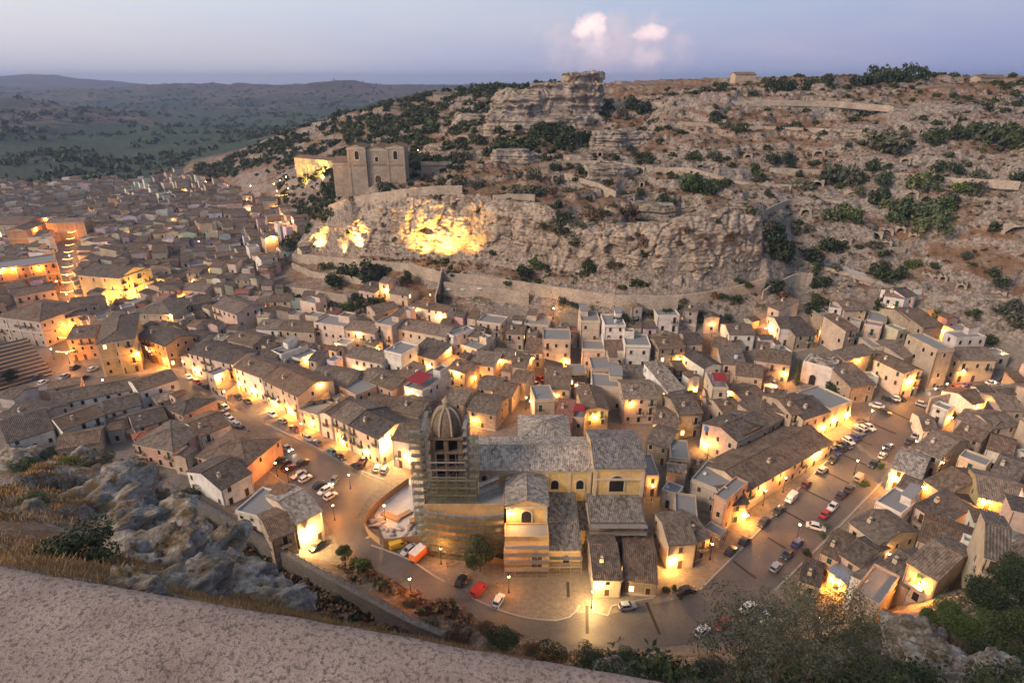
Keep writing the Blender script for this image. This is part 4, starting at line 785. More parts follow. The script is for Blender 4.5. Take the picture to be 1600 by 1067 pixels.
HL = '''
400,513,433,515,7,9,g,w
433,514,490,519,7,9,g,b
490,505,537,512,9,8,f,p
538,514,586,521,8,9,g,p
586,506,612,511,10,9,f,p
612,511,697,526,8,9,g,c
697,522,709,527,9,9,f,w
710,524,748,526,7,9,g,w
745,537,770,538,6,7,f,b
745,503,782,508,6,7,f,c
645,478,697,488,5,6,g,w
586,488,622,480,4,7,g,b
592,441,607,443,7,7,g,p
608,457,636,462,5,7,g,b
560,452,587,457,4,6,s,p
420,471,453,470,6,8,g,c
539,556,597,568,7,8,g,w
600,549,628,556,11,8,f,w
641,550,680,562,8,8,s,b
631,605,660,613,10,14,f,w,A
612,588,631,597,8,8,s,b,N
683,568,715,578,6,7,f,o
727,566,772,573,6,6,s,c
424,549,440,556,8,8,f,w
447,556,468,563,6,7,f,w
214,524,258,541,9,11,g,o
283,528,310,534,7,8,g,c
294,551,364,569,9,11,g,p
365,573,411,591,9,10,g,w
411,593,465,619,9,12,g,c,N
465,641,498,652,5,7,f,b
498,645,518,651,8,10,p,w
519,650,544,663,9,12,g,c
546,664,592,686,9,11,g,c
612,686,655,693,9,10,g,w
579,597,614,610,7,10,g,k
529,605,556,619,6,9,f,b
480,628,515,622,6,6,s,b
480,594,540,604,6,11,g,b
610,640,655,650,8,10,g,s
819,507,857,510,6,8,f,c
819,550,848,552,6,7,s,c
848,532,892,533,11,9,f,c
908,503,938,503,8,9,f,c
945,510,978,510,9,10,f,w
910,547,945,548,7,7,f,p
945,545,976,546,6.5,8,s,w
977,541,1017,542,8,9,f,w
1030,545,1071,542,9,9,g,s
925,578,970,578,7,8,f,b
925,605,975,607,8,8,f,c
970,588,1020,590,7,8,g,b
975,622,1028,622,9,11,g,b
1044,612,1070,607,8,13,s,w,P
1100,575,1128,570,8,10,p,w
1128,568,1165,570,7,8,s,c
1072,537,1098,537,7,9,g,b
1113,541,1155,547,5,9,g,o
1140,522,1180,522,7,9,g,w
1180,562,1200,565,7,9,s,p
1113,607,1138,608,11,9,f,c,A
1150,585,1192,590,7,9,g,c
1061,648,1098,645,8,11,g,s
836,627,868,625,8,8,f,c
850,605,890,608,7,9,s,c,N
913,641,951,640,9,13,p,y
866,658,893,661,8,8,s,k,R
893,653,913,656,8,6,f,k,A
800,572,822,575,8,9,g,b
798,594,821,598,7,8,g,c
1382,461,1413,466,8,8,g,w
1414,464,1432,461,8,8,g,w
1420,500,1443,497,6,11,g,s
1355,500,1385,505,5,9,f,s
1475,520,1495,530,9,9,f,w
1464,548,1491,546,14,11,f,b
1500,562,1558,562,8,10,g,c
1443,512,1474,508,7,9,s,s
1412,560,1438,550,7,11,g,b
1413,583,1442,578,9,13,p,c
1363,545,1380,545,7,7,f,b
1322,517,1340,513,9,8,s,b
1302,548,1322,563,6,8,s,s
1200,565,1235,570,7,10,g,b
1243,524,1275,522,6,9,s,s
1219,512,1240,512,7,10,g,w
1200,478,1218,485,8,8,s,p
1285,498,1305,498,7,8,f,s
1320,485,1354,484,5,9,g,b
1295,482,1315,485,5,7,f,w
1330,605,1368,600,6,9,s,s
1310,583,1340,578,5,8,s,s
1237,648,1254,645,9,11,g,b
1255,655,1296,642,8,11,g,c
1297,641,1332,628,7,10,f,c
1204,640,1236,648,8,9,g,p
1167,767,1300,691,5.5,12,g,c
1520,632,1545,626,5,8,g,w
1537,643,1562,650,5,8,g,p
1565,640,1602,642,7,9,g,b
1495,653,1548,673,6,8,g,p
1490,675,1533,691,5,8,g,b
1553,669,1592,664,6,8,g,c
1443,672,1466,675,5,9,g,w
1430,698,1470,716,6,14,g,b
1542,700,1582,712,6,9,g,w
1393,730,1441,746,6,11,g,w,P
1445,750,1480,773,6,14,g,c
1550,735,1592,750,7,10,g,w
1530,776,1600,792,7,11,g,y
1368,785,1408,805,7,8,f,w
1400,763,1430,775,6,8,g,b
1328,815,1375,850,8,10,g,c
1430,790,1476,820,7,15,g,p
1435,843,1512,872,7,10,g,b,N
1540,868,1578,880,6,11,g,c
1283,862,1310,875,6,9,g,p
1313,865,1346,886,7,9,g,p
1295,890,1326,913,4,8,s,c,M
1250,905,1281,916,3.5,6,g,b
1372,885,1419,918,7,9,g,b
1419,877,1466,906,7,11,g,b
1332,926,1374,949,6,8,f,b
1325,975,1372,960,6,10,g,p
80,633,213,607,6,9,g,w
216,611,278,592,8,9,g,w
97,672,163,648,6,9,g,w,N
166,646,220,632,6,9,g,w
256,637,286,649,6,10,h,k
210,670,262,655,5,10,g,p
208,693,270,705,6,12,h,k
312,682,360,662,6,11,g,w
305,713,385,729,6,13,h,k
345,765,392,738,6,13,g,w
462,818,502,797,8,13,g,c,P
368,800,420,813,5,8,f,w
424,843,461,828,6,9,g,s
0,652,56,660,6,10,g,b
12,692,84,670,5,9,s,w
88,702,155,690,4,8,g,s
165,657,198,651,4,7,s,s
104,530,147,527,9,13,g,o
104,497,138,490,9,11,h,c
106,478,152,474,8,10,g,b
22,463,86,452,8,10,g,c
293,478,331,470,9,9,g,s
331,478,369,491,10,12,g,p
283,452,320,455,8,9,g,b
1048,717,1078,720,6,8,f,b
1010,745,1030,745,6,8,f,p
1010,690,1045,700,6,9,g,s
1020,660,1058,668,6,9,g,b
1112,670,1150,690,8,13,g,k
1152,690,1203,665,8,10,g,p
1203,665,1228,650,7,9,s,b
1080,750,1130,770,7,9,f,g
1115,775,1135,785,9,9,f,k
1135,790,1170,785,6,8,g,c
1055,810,1090,815,6,8,f,b
1045,850,1088,848,7,9,g,c
1088,846,1110,838,6,9,g,s
975,905,1027,910,4,13,g,s
928,905,972,905,5,14,g,c
700,575,727,583,7,8,g,b
730,640,775,648,6,10,g,s
770,615,800,620,6,9,g,b
690,625,725,632,6,9,g,b
745,605,780,610,6,8,g,s
660,655,690,655,6,10,g,b
560,640,600,650,6,10,g,b
560,590,580,596,6,8,g,s
720,540,745,548,7,8,f,c
790,520,818,522,7,8,g,b
770,560,800,562,6,8,g,p
1130,645,1160,640,6,9,g,b
1165,630,1200,620,6,9,g,s
1105,630,1130,632,6,9,g,p
1030,590,1050,592,6,8,g,s
440,600,480,590,6,9,g,b
395,560,425,565,7,9,g,b
355,530,395,540,7,9,g,s
'''
for ln in HL.split('\n'):
    if not ln.strip(): continue
    f = ln.split(','); ax, ay, bx, by, h, d = map(float, f[:6]); a, b, zg = from_eave(ax, ay, bx, by, h)
    e = (b - a); e.z = 0; W_ = e.length; rz = math.atan2(e.y, e.x)
    n = Vector((-math.sin(rz), math.cos(rz), 0))
    make_house(Vector((a.x, a.y, zg)), rz, W_, d + 1.5, h, f[6], f[7], 4.0 + 0.15 * d, f[8] if len(f) > 8 else '')
    d += 1.5
    mark([(a + n * y + e * x).xy[:] for x, y in ((0, 0), (1, 0), (1, d), (0, d))])

# ---- fill the gaps of the town with more houses
for P2 in (ROAD2D, STREET2D): mark([p[:] for p in P2])
def wpoly(s): return [hit(*map(float, q.split(','))).xy[:] for q in s.split()]
PAL = [(-45, 428, 88, 409, 13, 18), (40, 360, 71, 349, 12, 12), (72, 349, 130, 347, 12, 12), (-30, 351, 36, 353, 14, 22), (186, 435, 234, 418, 14, 24), (148, 432, 185, 437, 13, 16), (207, 490, 268, 491, 10, 20), (151, 538, 210, 529, 13, 30), (-10, 494, 62, 503, 11, 22), (460, 246, 540, 253, 8, 9)]
for (ax, ay, bx, by, h, d) in PAL:
    a, b, zg = from_eave(ax, ay, bx, by, h); e = b - a; n = Vector((-e.y, e.x, 0)).normalized() * d; mark([(a + n * y + e * x).xy[:] for x, y in ((0, 0), (1, 0), (1, 1), (0, 1))])
RESERVED = ['640,600 720,585 760,640 1008,660 1015,760 1000,905 930,905 800,905 720,870 580,830 640,730', '205,495 216,435 238,425 232,470', '140,552 215,545 215,590 150,600', '0,500 80,480 90,600 0,640',
            '600,500 690,470 830,450 840,475 700,495', '690,430 850,440 850,475 690,470', '450,400 690,430 660,460 580,480 560,500 430,450', '1240,550 1310,550 1320,600 1240,640', '820,480 910,470 910,500 820,500', '0,712 180,704 300,755 440,850 640,985 0,985']
for q in RESERVED: mark(wpoly(q))
o = OCC.copy()
for dx in (-1, 0, 1):
    for dy in (-1, 0, 1): OCC |= np.roll(np.roll(o, dx, 0), dy, 1)
o = OCC.copy(); 
HX = np.array([h[0].location[:2] for h in HOUSES]); HA = np.array([h[0].rotation_euler.z for h in HOUSES])
TOWN = ['1215,500 1300,470 1450,500 1580,560 1440,610 1330,620 1290,690 1160,770 1110,860 1020,900 1010,740 1000,680 720,660 600,735 300,590 270,480 440,430 520,480 660,480 780,490 920,490 1000,500', '1470,640 1600,600 1700,640 1700,800 1540,880 1420,960 1280,900 1330,820 1440,690',
        '0,640 90,610 290,600 395,715 340,765 180,702 0,705', '60,600 130,600 290,595 290,610 80,640', '0,610 70,600 90,520 60,500 0,500', '-60,300 130,290 250,288 330,290 420,320 470,350 480,400 440,440 380,600 290,580 150,600 110,600 -120,610', '350,470 600,500 600,560 420,580']
TP2 = [wpoly(q) for q in TOWN]
def inside(p, P):
    c = False; j = len(P) - 1
    for i in range(len(P)):
        (xi, yi), (xj, yj) = P[i], P[j]
        if (yi > p[1]) != (yj > p[1]) and p[0] < (xj - xi) * (p[1] - yi) / (yj - yi) + xi: c = not c
        j = i
    return c
FILL = []; fr = random.Random(21); cand = []
for P in TP2:
    xs = [p[0] for p in P]; ys = [p[1] for p in P]; n = int((max(xs) - min(xs)) * (max(ys) - min(ys)) / 3)
    for _ in range(min(n, 60000)):
        p = (fr.uniform(min(xs), max(xs)), fr.uniform(min(ys), max(ys)))
        if inside(p, P): cand.append(p)
cand.sort(key=lambda p: p[1] + fr.uniform(-12, 12))
for (x, y) in cand:
    dist = math.hypot(x, y); k = np.argsort((HX[:, 0] - x) ** 2 + (HX[:, 1] - y) ** 2)[0]
    rz = HA[k] if math.hypot(*(HX[k] - (x, y))) < 45 else (0.25 + 0.5 * math.sin(x / 70.0) * math.cos(y / 90.0))
    rz += fr.uniform(-.06, .06) + fr.choice([0, 0, 0, math.pi / 2]); sc = 1 if dist < 330 else 1.15
    sm_ = fr.choice([1, .85, .65]); W_, D_ = fr.uniform(5.5, 9.5) * sc * sm_, fr.uniform(5.5, 9) * sc * sm_; c, s = math.cos(rz), math.sin(rz)
    poly = [(x + c * a - s * b, y + s * a + c * b) for a, b in ((-W_ / 2, -D_ / 2), (W_ / 2, -D_ / 2), (W_ / 2, D_ / 2), (-W_ / 2, D_ / 2))]
    if not free(poly): continue
    g = .35; big = [(x + c * a - s * b, y + s * a + c * b) for a, b in ((-W_ / 2 - g, -D_ / 2 - g), (W_ / 2 + g, -D_ / 2 - g), (W_ / 2 + g, D_ / 2 + g), (-W_ / 2 - g, D_ / 2 + g))]
    mark(big if fr.random() < .7 else poly)
    FILL.append((poly[0], rz, W_, D_, fr.choice([4, 5, 6, 6.5, 7, 8, 9] if dist > 260 else [3.5, 4.5, 5, 6, 6.5, 7]), fr.choice('gggggsshpff'), fr.choice('cccbbbpppwwwwsgc'), dist, fr.choice(['', '', '', '', '', 'N', 'N', 'P', 'P', 'R' if dist < 330 else 'N'])))
for (x, y) in cand[::2]:                                         # sheds and small back rooms in what is left
    dist = math.hypot(x, y)
    if dist > 420: continue
    k = np.argsort((HX[:, 0] - x) ** 2 + (HX[:, 1] - y) ** 2)[0]; rz = HA[k]; W_, D_ = fr.uniform(3.2, 5.2), fr.uniform(3.2, 5.2); c, s = math.cos(rz), math.sin(rz)
    poly = [(x + c * a - s * b, y + s * a + c * b) for a, b in ((-W_ / 2, -D_ / 2), (W_ / 2, -D_ / 2), (W_ / 2, D_ / 2), (-W_ / 2, D_ / 2))]
    if not free(poly): continue
    mark(poly); FILL.append((poly[0], rz, W_, D_, fr.choice([3, 3.5, 4.5, 5.5]), fr.choice('ssgff'), fr.choice('cbpwsg'), dist, fr.choice(['', '', 'N', 'P'])))
FILL.sort(key=lambda q: -q[2] * (q[3] + q[4]) / q[7] ** 2); NIND = max(0, 296 - len(HOUSES))
# the far left quarter shows only as small rooftops: nearest ones are single houses, the rest one mass
for (p, rz, W_, D_, h, roof, wc, dist, op) in FILL[:NIND]:
    make_house(Vector((p[0], p[1], min(ztin(*p), zat(*p)))), rz, W_, D_, h, roof, wc, 4.5, op)
mb = MB(); cols = []
mb2 = {}
for (p, rz, W_, D_, h, roof, wc, dist, op) in FILL[NIND:]:
    t = MB(); shell(t, W_, D_, h, roof, -5, 0, 1); z = ztin(*p); c, s = math.cos(rz), math.sin(rz); b = len(mb.v); R_ = random.Random(int(p[0] * 77 + p[1]))
    if roof == 'f': t.m = [2 if m == 1 else 0 for m in t.m]
    elif 'R' in op: t.m = [3 if m == 1 else 0 for m in t.m]
    elif 'N' in op or 'P' in op: t.m = [4 if m == 1 else 0 for m in t.m]
    if dist < 560:
        for side in range(2):
            for fl_ in range(max(1, int(h / 3.2))):
                L_ = W_ if side == 0 else D_
                for k in range(int(L_ / 3)):
                    if R_.random() < .6:
                        u = L_ * (k + .5) / int(L_ / 3); zz_ = .8 + fl_ * 3.1
                        if side == 0: t.box(u - .5, -.06, zz_, u + .5, .01, zz_ + 1.6, 5, faces='xXyZ')
                        else: t.box(W_ - .01, u - .5, zz_, W_ + .06, u + .5, zz_ + 1.6, 5, faces='XyYZ')
    for v in t.v: mb.v.append((p[0] + c * v[0] - s * v[1], p[1] + s * v[0] + c * v[1], z + v[2]))
    mb.f.extend([tuple(i + b for i in f) for f in t.f]); mb.m.extend(t.m); mb.uv.extend(t.uv); mb.sm.extend(t.sm); cols.extend([tuple(v * R_.uniform(.85, 1.1) for v in WC[wc]) + (1,)] * len(t.v))
if mb.v:
    o = mb.build('rooftops', [M['wallv'], M['roof'], M['slab'], M['roof_red'], M['roof_brown'], M['dark']]); ca = o.data.color_attributes.new('wcol', 'FLOAT_COLOR', 'POINT'); ca.data.foreach_set('color', np.array(cols, np.float32).ravel())
    tag(o, 'dense mass of small rooftops filling the far part of the old town', 'rooftops', None, 'stuff')
print('HOUSES', len(HOUSES), 'FILL', len(FILL))
# ------------------------------------------------------------------ the church under scaffolding, the convent, palazzi
def arch_pts(cx, z0, w, h, n=8):
    r = w / 2; return [(cx - r, z0), (cx + r, z0)] + [(cx + r * math.cos(math.pi * k / n), z0 + h - r + r * math.sin(math.pi * k / n)) for k in range(n + 1)]
def arch_win(root, x, y, z, w, h, rz=0.0, fm='trim', pm='glass', name='window'):
    P = arch_pts(0, 0, w, h); Q = arch_pts(0, -.25, w + .7, h + .6); f = MB(); n = len(P)
    for i in range(n):
        j = (i + 1) % n; f.poly([(Q[i][0], -.14, Q[i][1]), (Q[j][0], -.14, Q[j][1]), (P[j][0], -.14, P[j][1]), (P[i][0], -.14, P[i][1])]); f.poly([(P[i][0], -.14, P[i][1]), (P[j][0], -.14, P[j][1]), (P[j][0], .02, P[j][1]), (P[i][0], .02, P[i][1])])
        f.poly([(Q[j][0], -.14, Q[j][1]), (Q[i][0], -.14, Q[i][1]), (Q[i][0], .02, Q[i][1]), (Q[j][0], .02, Q[j][1])])
    o = f.build(name, M[fm], root, (x, y, z), rz); g = MB(); g.poly([(p[0], -.03, p[1]) for p in P]); g.build('pane', M[pm], o)
    return o
def block(root, x0, y0, x1, y1, h, roof, rk='roof', col='y', deep=3, mat='wall', wname='wall', cornice=True):
    wm, rm = MB(), MB(); top = shell(wm, x1 - x0, y1 - y0, h, roof, -deep, 0, 0, mroof=rm, ov=.5, th=.25)
    if cornice and roof != 'f':
        W_, D_ = x1 - x0, y1 - y0
        for k, (dz, o_) in enumerate(((-.35, .32), (-.75, .18))): wm.box(-o_, -o_, h + dz - .3, W_ + o_, 0, h + dz, 1); wm.box(W_, -o_, h + dz - .3, W_ + o_, D_, h + dz, 1); wm.box(-o_, 0, h + dz - .3, 0, D_, h + dz, 1)
    w = wm.build(wname, [M[mat], M['trim']], root, (x0, y0, 0), col=dict(y=(.66, .50, .24), o=(.60, .42, .22)).get(col, WC[col])); rm.build('roof', M[rk], root, (x0, y0, 0))
    for F_ in (wm, rm): WALLP.extend([[root.matrix_basis @ (Vector(F_.v[i]) + Vector((x0, y0, 0))) for i in f] for f in F_.f])
    return top
ch = empty('church', (0, 0, 0)); tag(ch, 'large yellow walled church with speckled tile roofs, half wrapped in scaffolding', 'church')
block(ch, -12, 120, 19, 134, 16, 'g', 'roof_pale'); block(ch, 19.2, 118.4, 31, 134.5, 17.8, 'g', 'roof_pale'); block(ch, -1.2, 109.2, 7.8, 119.9, 14.2, 'p', 'roof_pale')
block(ch, -1.6, 104.5, 8, 109.0, 9, 'f', 'concrete', 'o'); block(ch, 8.2, 105.2, 15.2, 111.9, 5.6, 's', 'roof_pale', 'o'); block(ch, 8.2, 112.2, 15.0, 119.9, 7.6, 's', 'roof_pale', 'y', cornice=False)
block(ch, 17.8, 111.2, 30, 118.2, 8.2, 's', 'roof_pale', 'o'); block(ch, -20, 111.5, -1.8, 119.8, 12, 'f', 'concrete', 'o'); block(ch, 15.3, 112.5, 17.6, 119.5, 5, 's', 'roof_pale', 'o', cornice=False)
block(ch, 2, 134.5, 15, 147, 15, 'h', 'roof_pale', 's')
arch_win(ch, 10.2, 120, 10.4, 1.8, 2.6); arch_win(ch, 24.6, 118.4, 10.9, 3.4, 4.4, pm='dark'); arch_win(ch, 3.2, 109.2, 9.4, 2.2, 3.2); arch_win(ch, 22.5, 111.2, 3, 1.4, 2); arch_win(ch, 12, 105.2, 1.6, 1.4, 2.2, pm='dark'); arch_win(ch, 5.5, 104.5, 1, 2.2, 4, pm='wood')
arch_win(ch, 16.2, 120, 10.4, 1.8, 2.6); arch_win(ch, -6.5, 120, 12.6, 1.4, 1.8)
mb = MB()                                                        # pilasters and string courses
for x in (-11.5, -4.5, 8.4, 13.6, 18.4): mb.box(x - .35, 119.75, 8, x + .35, 119.95, 15)
for x in (19.5, 30.6): mb.box(x - .4, 118.1, 6, x + .4, 118.35, 16.6)
mb.box(19.2, 118.05, 14.2, 31, 118.38, 14.7)
for x in (-.9, 7.5): mb.box(x - .35, 108.9, 0, x + .35, 109.15, 13.2)
mb.build('pilasters', M['trim'], ch)
tw = MB(); cx, cy = -14.6, 118.3
tw.box(cx - 3.6, cy - 3.5, -3, cx + 3.6, cy + 3.5, 15.4)
for z in (15.4, 19.6, 23.8, 27.4): tw.box(cx - 3.9, cy - 3.7, z, cx + 3.9, cy + 3.7, z + .4)
for z0, z1 in ((15.8, 19.6), (20.0, 23.8), (24.2, 27.4)):
    for sx in (-1, -.02, 1):
        for sy in (-1, -.02, 1):
            if abs(sx) < .5 and abs(sy) < .5: continue
            tw.box(cx + sx * 3.0 - .5, cy + sy * 2.8 - .5, z0, cx + sx * 3.0 + .5, cy + sy * 2.8 + .5, z1)
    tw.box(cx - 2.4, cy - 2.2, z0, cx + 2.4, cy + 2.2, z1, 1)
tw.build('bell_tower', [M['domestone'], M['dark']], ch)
def dome(root, cx, cy, z, r, H, n=48):
    mb = MB(); prof = [(r, 0), (r * 1.03, .4)] + [(r * math.cos(t) ** .85, .4 + H * math.sin(t) ** 1.05) for t in [math.pi / 2 * k / 14 for k in range(15)]]
    mb.lathe(prof, (cx, cy, z), n, 0)
    d = mb.build('dome', M['domestone'], root); rb = MB()
    for k in range(8):
        a = 2 * math.pi * (k + .5) / 8; P = [(cx + (q + .12) * math.cos(a), cy + (q + .12) * math.sin(a), z + zz_) for q, zz_ in prof[1:]]
        for p, q in zip(P, P[1:]): rb.tube(p, q, .30, .27, 6)
    rb.build('ribs', M['ashlar'], d); l = MB(); l.lathe([(1.1, H - .3), (1.1, H + .4), (.75, H + .5), (.75, H + 1.7), (1.0, H + 1.8), (.7, H + 2.2), (.15, H + 2.8), (0, H + 3.6)], (cx, cy, z), 10); l.build('lantern', M['ashlar'], d)
dome(ch, cx, cy, 27.8, 3.5, 5.6)
mark([(-21, 103), (31, 103), (31, 148), (-21, 148)])
def net_mat():
    m, t = newmat('scaffold_netting'); p = t.pos(); nt = t.nt; tr = nt.nodes.new('ShaderNodeBsdfTransparent'); mx = nt.nodes.new('ShaderNodeMixShader'); o = [n for n in nt.nodes if n.type == 'OUTPUT_MATERIAL'][0]
    t.color(t.mix(t.rng(t.noise(p, 1.2, 4), .35, .65), (0.07, 0.09, 0.05), (0.16, 0.17, 0.09))); nt.links.new(tr.outputs[0], mx.inputs[1]); nt.links.new(t.b.outputs[0], mx.inputs[2]); nt.links.new(t.rng(t.noise(p, .6, 4), .35, .65, .18, .60), mx.inputs[0]); nt.links.new(mx.outputs[0], o.inputs[0]); return m
M['net'] = net_mat(); M['plank'] = flat('scaffold_planks', (0.30, 0.27, 0.235)); M['board'] = flat('hoarding_boards', (0.30, 0.20, 0.12))
def scaffold(label, x0, y0, x1, y1, z0, z1, dep=1.3, net=False, rz=0.0, curve=0.0):
    L = math.hypot(x1 - x0, y1 - y0); root = empty('scaffolding', (x0, y0, 0), math.atan2(y1 - y0, x1 - x0)); n = max(2, int(L / 2.0)); nl = max(1, int((z1 - z0) / 2.0)); fr_, dk = MB(), MB()
    bow = lambda u: -curve * 4 * u * (1 - u)
    for i in range(n + 1):
        u = i / n; x = L * u
        for y in (bow(u), bow(u) + dep): fr_.tube((x, y, z0 - .5), (x, y, z1 + .9), .045, n=4)
        for k in range(nl + 1): fr_.tube((x, bow(u), z0 + 2 * k), (x, bow(u) + dep, z0 + 2 * k), .035, n=4)
    for k in range(nl + 1):
        z = z0 + 2 * k; dk = MB()
        for i in range(n):
            u, w = i / n, (i + 1) / n
            for dz in (.0, 1.0): fr_.tube((L * u, bow(u), z + dz), (L * w, bow(w), z + dz), .035, n=4)
            if k: dk.slab([(L * u + .02, bow(u) + .05, z), (L * w - .02, bow(w) + .05, z), (L * w - .02, bow(w) + dep - .05, z), (L * u + .02, bow(u) + dep - .05, z)], .07)
        if k: dk.build('deck', M['plank'], root)
    for i in range(0, n, 2):
        for k in range(nl): fr_.tube((L * i / n, bow(i / n), z0 + 2 * k), (L * (i + 1) / n, bow((i + 1) / n), z0 + 2 * k + 2), .03, n=4)
    fr_.build('frame', M['metal'], root); pass
    if net:
        nm = MB()
        for i in range(n):
            u, w = i / n, (i + 1) / n; nm.poly([(L * u, bow(u) - .08, z0), (L * w, bow(w) - .08, z0), (L * w, bow(w) - .08, z1 + .7), (L * u, bow(u) - .08, z1 + .7)])
        nm.build('netting', M['net'], root)
    tag(root, label, 'scaffolding')
scaffold('curved scaffolding under dark green netting on the left front of the yellow church', -20.5, 109.5, -1.9, 108.0, 0, 12, 1.4, True, curve=1.5)
scaffold('open scaffolding across the low lit porch at the church front', -1.7, 102.2, 7.9, 102.2, 0, 8, 1.3); scaffold('open scaffolding in front of the speckled lean to beside the church porch', 8.2, 103.4, 15.3, 103.4, 0, 4, 1.2)
scaffold('broad scaffolding decks along the right side chapel of the church', 17.6, 108.9, 30.4, 108.9, 0, 8, 1.4); scaffold('tall scaffolding with netting on the left of the domed bell tower', -20.2, 123, -20.0, 113.6, 0, 31, 1.0, True)
scaffold('tall scaffolding with netting on the right of the domed bell tower', -9.9, 113.8, -9.7, 119.8, 12.8, 31, 1.0, True); scaffold('scaffolding across the open belfry floors below the dome', -19, 112.9, -10.2, 112.9, 12.6, 24, .7)
scaffold('narrow netted scaffolding left of the domed bell tower', -22.5, 113.2, -19.4, 113.0, 0, 30, 1.4, True); scaffold('narrow netted scaffolding right of the domed bell tower', -9.6, 113.2, -7.4, 113.2, 12.6, 29, 1.4, True); scaffold('netted scaffolding low on the front of the domed bell tower', -19.2, 111.9, -8, 111.7, 12.6, 19, .7, True)
scaffold('small scaffolding stair rising over the terrace roof beside the nave', -7.5, 112.5, -3, 115.5, 12.6, 18, 1.0)
# building yard beside the church
sheet('yard', '585,806 600,780 640,750 662,752 668,838 600,842', .12, flat('pale_concrete', (0.46, 0.46, 0.47)), 2.0)
wall_line('hoarding', terr_line('642,744 612,764 572,798 566,820 597,844', 2.0), 2.0, .08, M['board'], 'brown board hoarding round the building yard', 'fence'); wall_line('hoarding', terr_line('598,844 630,838 664,836', 2.4), 2.4, .08, M['board'], 'brown hoarding panel behind the yellow van', 'fence'); wall_line('hoarding', terr_line('668,845 700,852 740,862 790,874', 2.0), 2.0, .08, M['board'], 'lamplit hoarding along the foot of the netted scaffolding', 'fence')
p = hit(625, 828); L_ = []; rr_ = random.Random(3)
for k in range(34): L_.append(((p.x + rr_.uniform(-8, 8), p.y + rr_.uniform(-3, 4), .2), (rr_.uniform(.3, 1.1), rr_.uniform(.3, .9), rr_.uniform(.2, .6)), k * 2.3, 2, .5, .6, k))
tag(lumps('rubble', L_, M['concrete']), 'heap of broken masonry in the building yard', 'rubble', None, 'stuff')
for (px, py, w, d_, h) in ((610, 808, 5, 1.6, .5), (632, 806, 4, 1.4, .6), (645, 818, 1.5, 1.5, 1.1)):
    p = hit(px, py); mb = MB()
    for k in range(4): mb.box(-w / 2, -d_ / 2, k * h / 4, w / 2, d_ / 2, k * h / 4 + h / 4 - .03)
    o = mb.build('timber_stack', M['board'], None, (p.x, p.y, .15), .2 * px); tag(o, 'low stack of timber boards in the yard, %s' % {610: 'the one nearest the hoarding bend', 632: 'the middle one', 645: 'the short square one nearest the church'}[px], 'timber')
# convent church on the spur
def ground_z(x, y): return min(zat(x, y), ztin(x, y))
cv = empty('convent_church', (-81, 311, 52)); tag(cv, 'weathered stone convent church with two squat bell towers above the lit cliff', 'church')
for a in ((0, 0, 9, 12, 18.5, 'p'), (9.1, 1.2, 19.2, 20, 17.5, 'p'), (19.3, 0, 28, 12, 18.8, 'p'), (-9, 4, -.1, 18, 11, 'g'), (2, 12.2, 9, 26, 13, 'g')): block(cv, *a, 'roof_brown', 's', 6, 'ashlar')
for x in (4.6, 23.6): arch_win(cv, x, 0, 12.8, 2.0, 4, pm='dark')
arch_win(cv, 14, 1.2, 11.5, 1.6, 2.4, pm='dark'); arch_win(cv, 14, 1.2, 0, 3, 5, pm='wood', name='door')
mb = MB(); mb.box(-.3, -.3, 10.2, 9.3, -.02, 10.8); mb.box(9.1, .85, 10.2, 19.3, 1.18, 10.8); mb.box(19, -.3, 10.2, 28.3, -.02, 10.8)
for x in (.4, 8.6, 19.7, 27.6): mb.box(x - .5, -.2, -4, x + .5, -.02, 17.5)
mb.build('pilasters', M['ashlar'], cv); mark([(-92, 308), (-50, 308), (-50, 340), (-92, 340)])
def palazzo(name, ax, ay, bx, by, h, d, roof, wc, label, opts='', cat='palazzo'):
    a, b, zg = from_eave(ax, ay, bx, by, h); e = b - a; e.z = 0; rz = math.atan2(e.y, e.x); n = Vector((-math.sin(rz), math.cos(rz), 0)); W_ = e.length
    o = make_house(Vector((a.x, a.y, zg)), rz, W_, d, h, roof, wc, 5, opts, name); HOUSES.pop()
    mb = MB()
    for z in (h - .5, h * .52): mb.box(-.35, -.35, z, W_ + .35, -.02, z + .4); mb.box(W_ + .02, -.35, z, W_ + .35, d, z + .4); mb.box(-.35, 0, z, -.02, d, z + .4)
    k = max(2, int(W_ / 5))
    for i in range(k + 1): x = W_ * i / k; mb.box(x - .3, -.2, 0, x + .3, -.02, h - .5)
    mb.build('cornice', M['trim'], o); tag(o, label, cat); return o, W_
pal, Wp = palazzo('palazzo', -45, 428, 88, 409, 13, 18, 'f', 'o', 'long orange lit palazzo with heavy cornice at the left edge'); palazzo('palazzo', 40, 360, 71, 349, 12, 12, 'g', 'o', 'narrow lamplit palazzo end facing the festive street'); palazzo('palazzo', 72, 349, 130, 347, 12, 12, 'g', 'o', 'curving row palazzo lit orange above the festive street')
lc, _ = palazzo('church', -30, 351, 36, 353, 14, 22, 'g', 's', 'broad stone church with one glowing arched window at the left edge', '', 'church'); arch_win(lc, 10.5, 0, 5, 4.5, 5.5, pm='lit')
f1, W1 = palazzo('church', 186, 435, 234, 418, 14, 24, 'p', 'y', 'brilliantly floodlit baroque church with pediment in the old town', '', 'church'); palazzo('palazzo', 148, 432, 185, 437, 13, 16, 'g', 'y', 'floodlit wing beside the brilliantly lit baroque church')
palazzo('palazzo', 207, 490, 268, 491, 10, 20, 'h', 'c', 'hip roofed palazzo with green shutters below the floodlit church'); palazzo('palazzo', 151, 538, 210, 529, 13, 30, 'h', 'y', 'ornate two storey palazzo with wedge shaped roof on the small square')
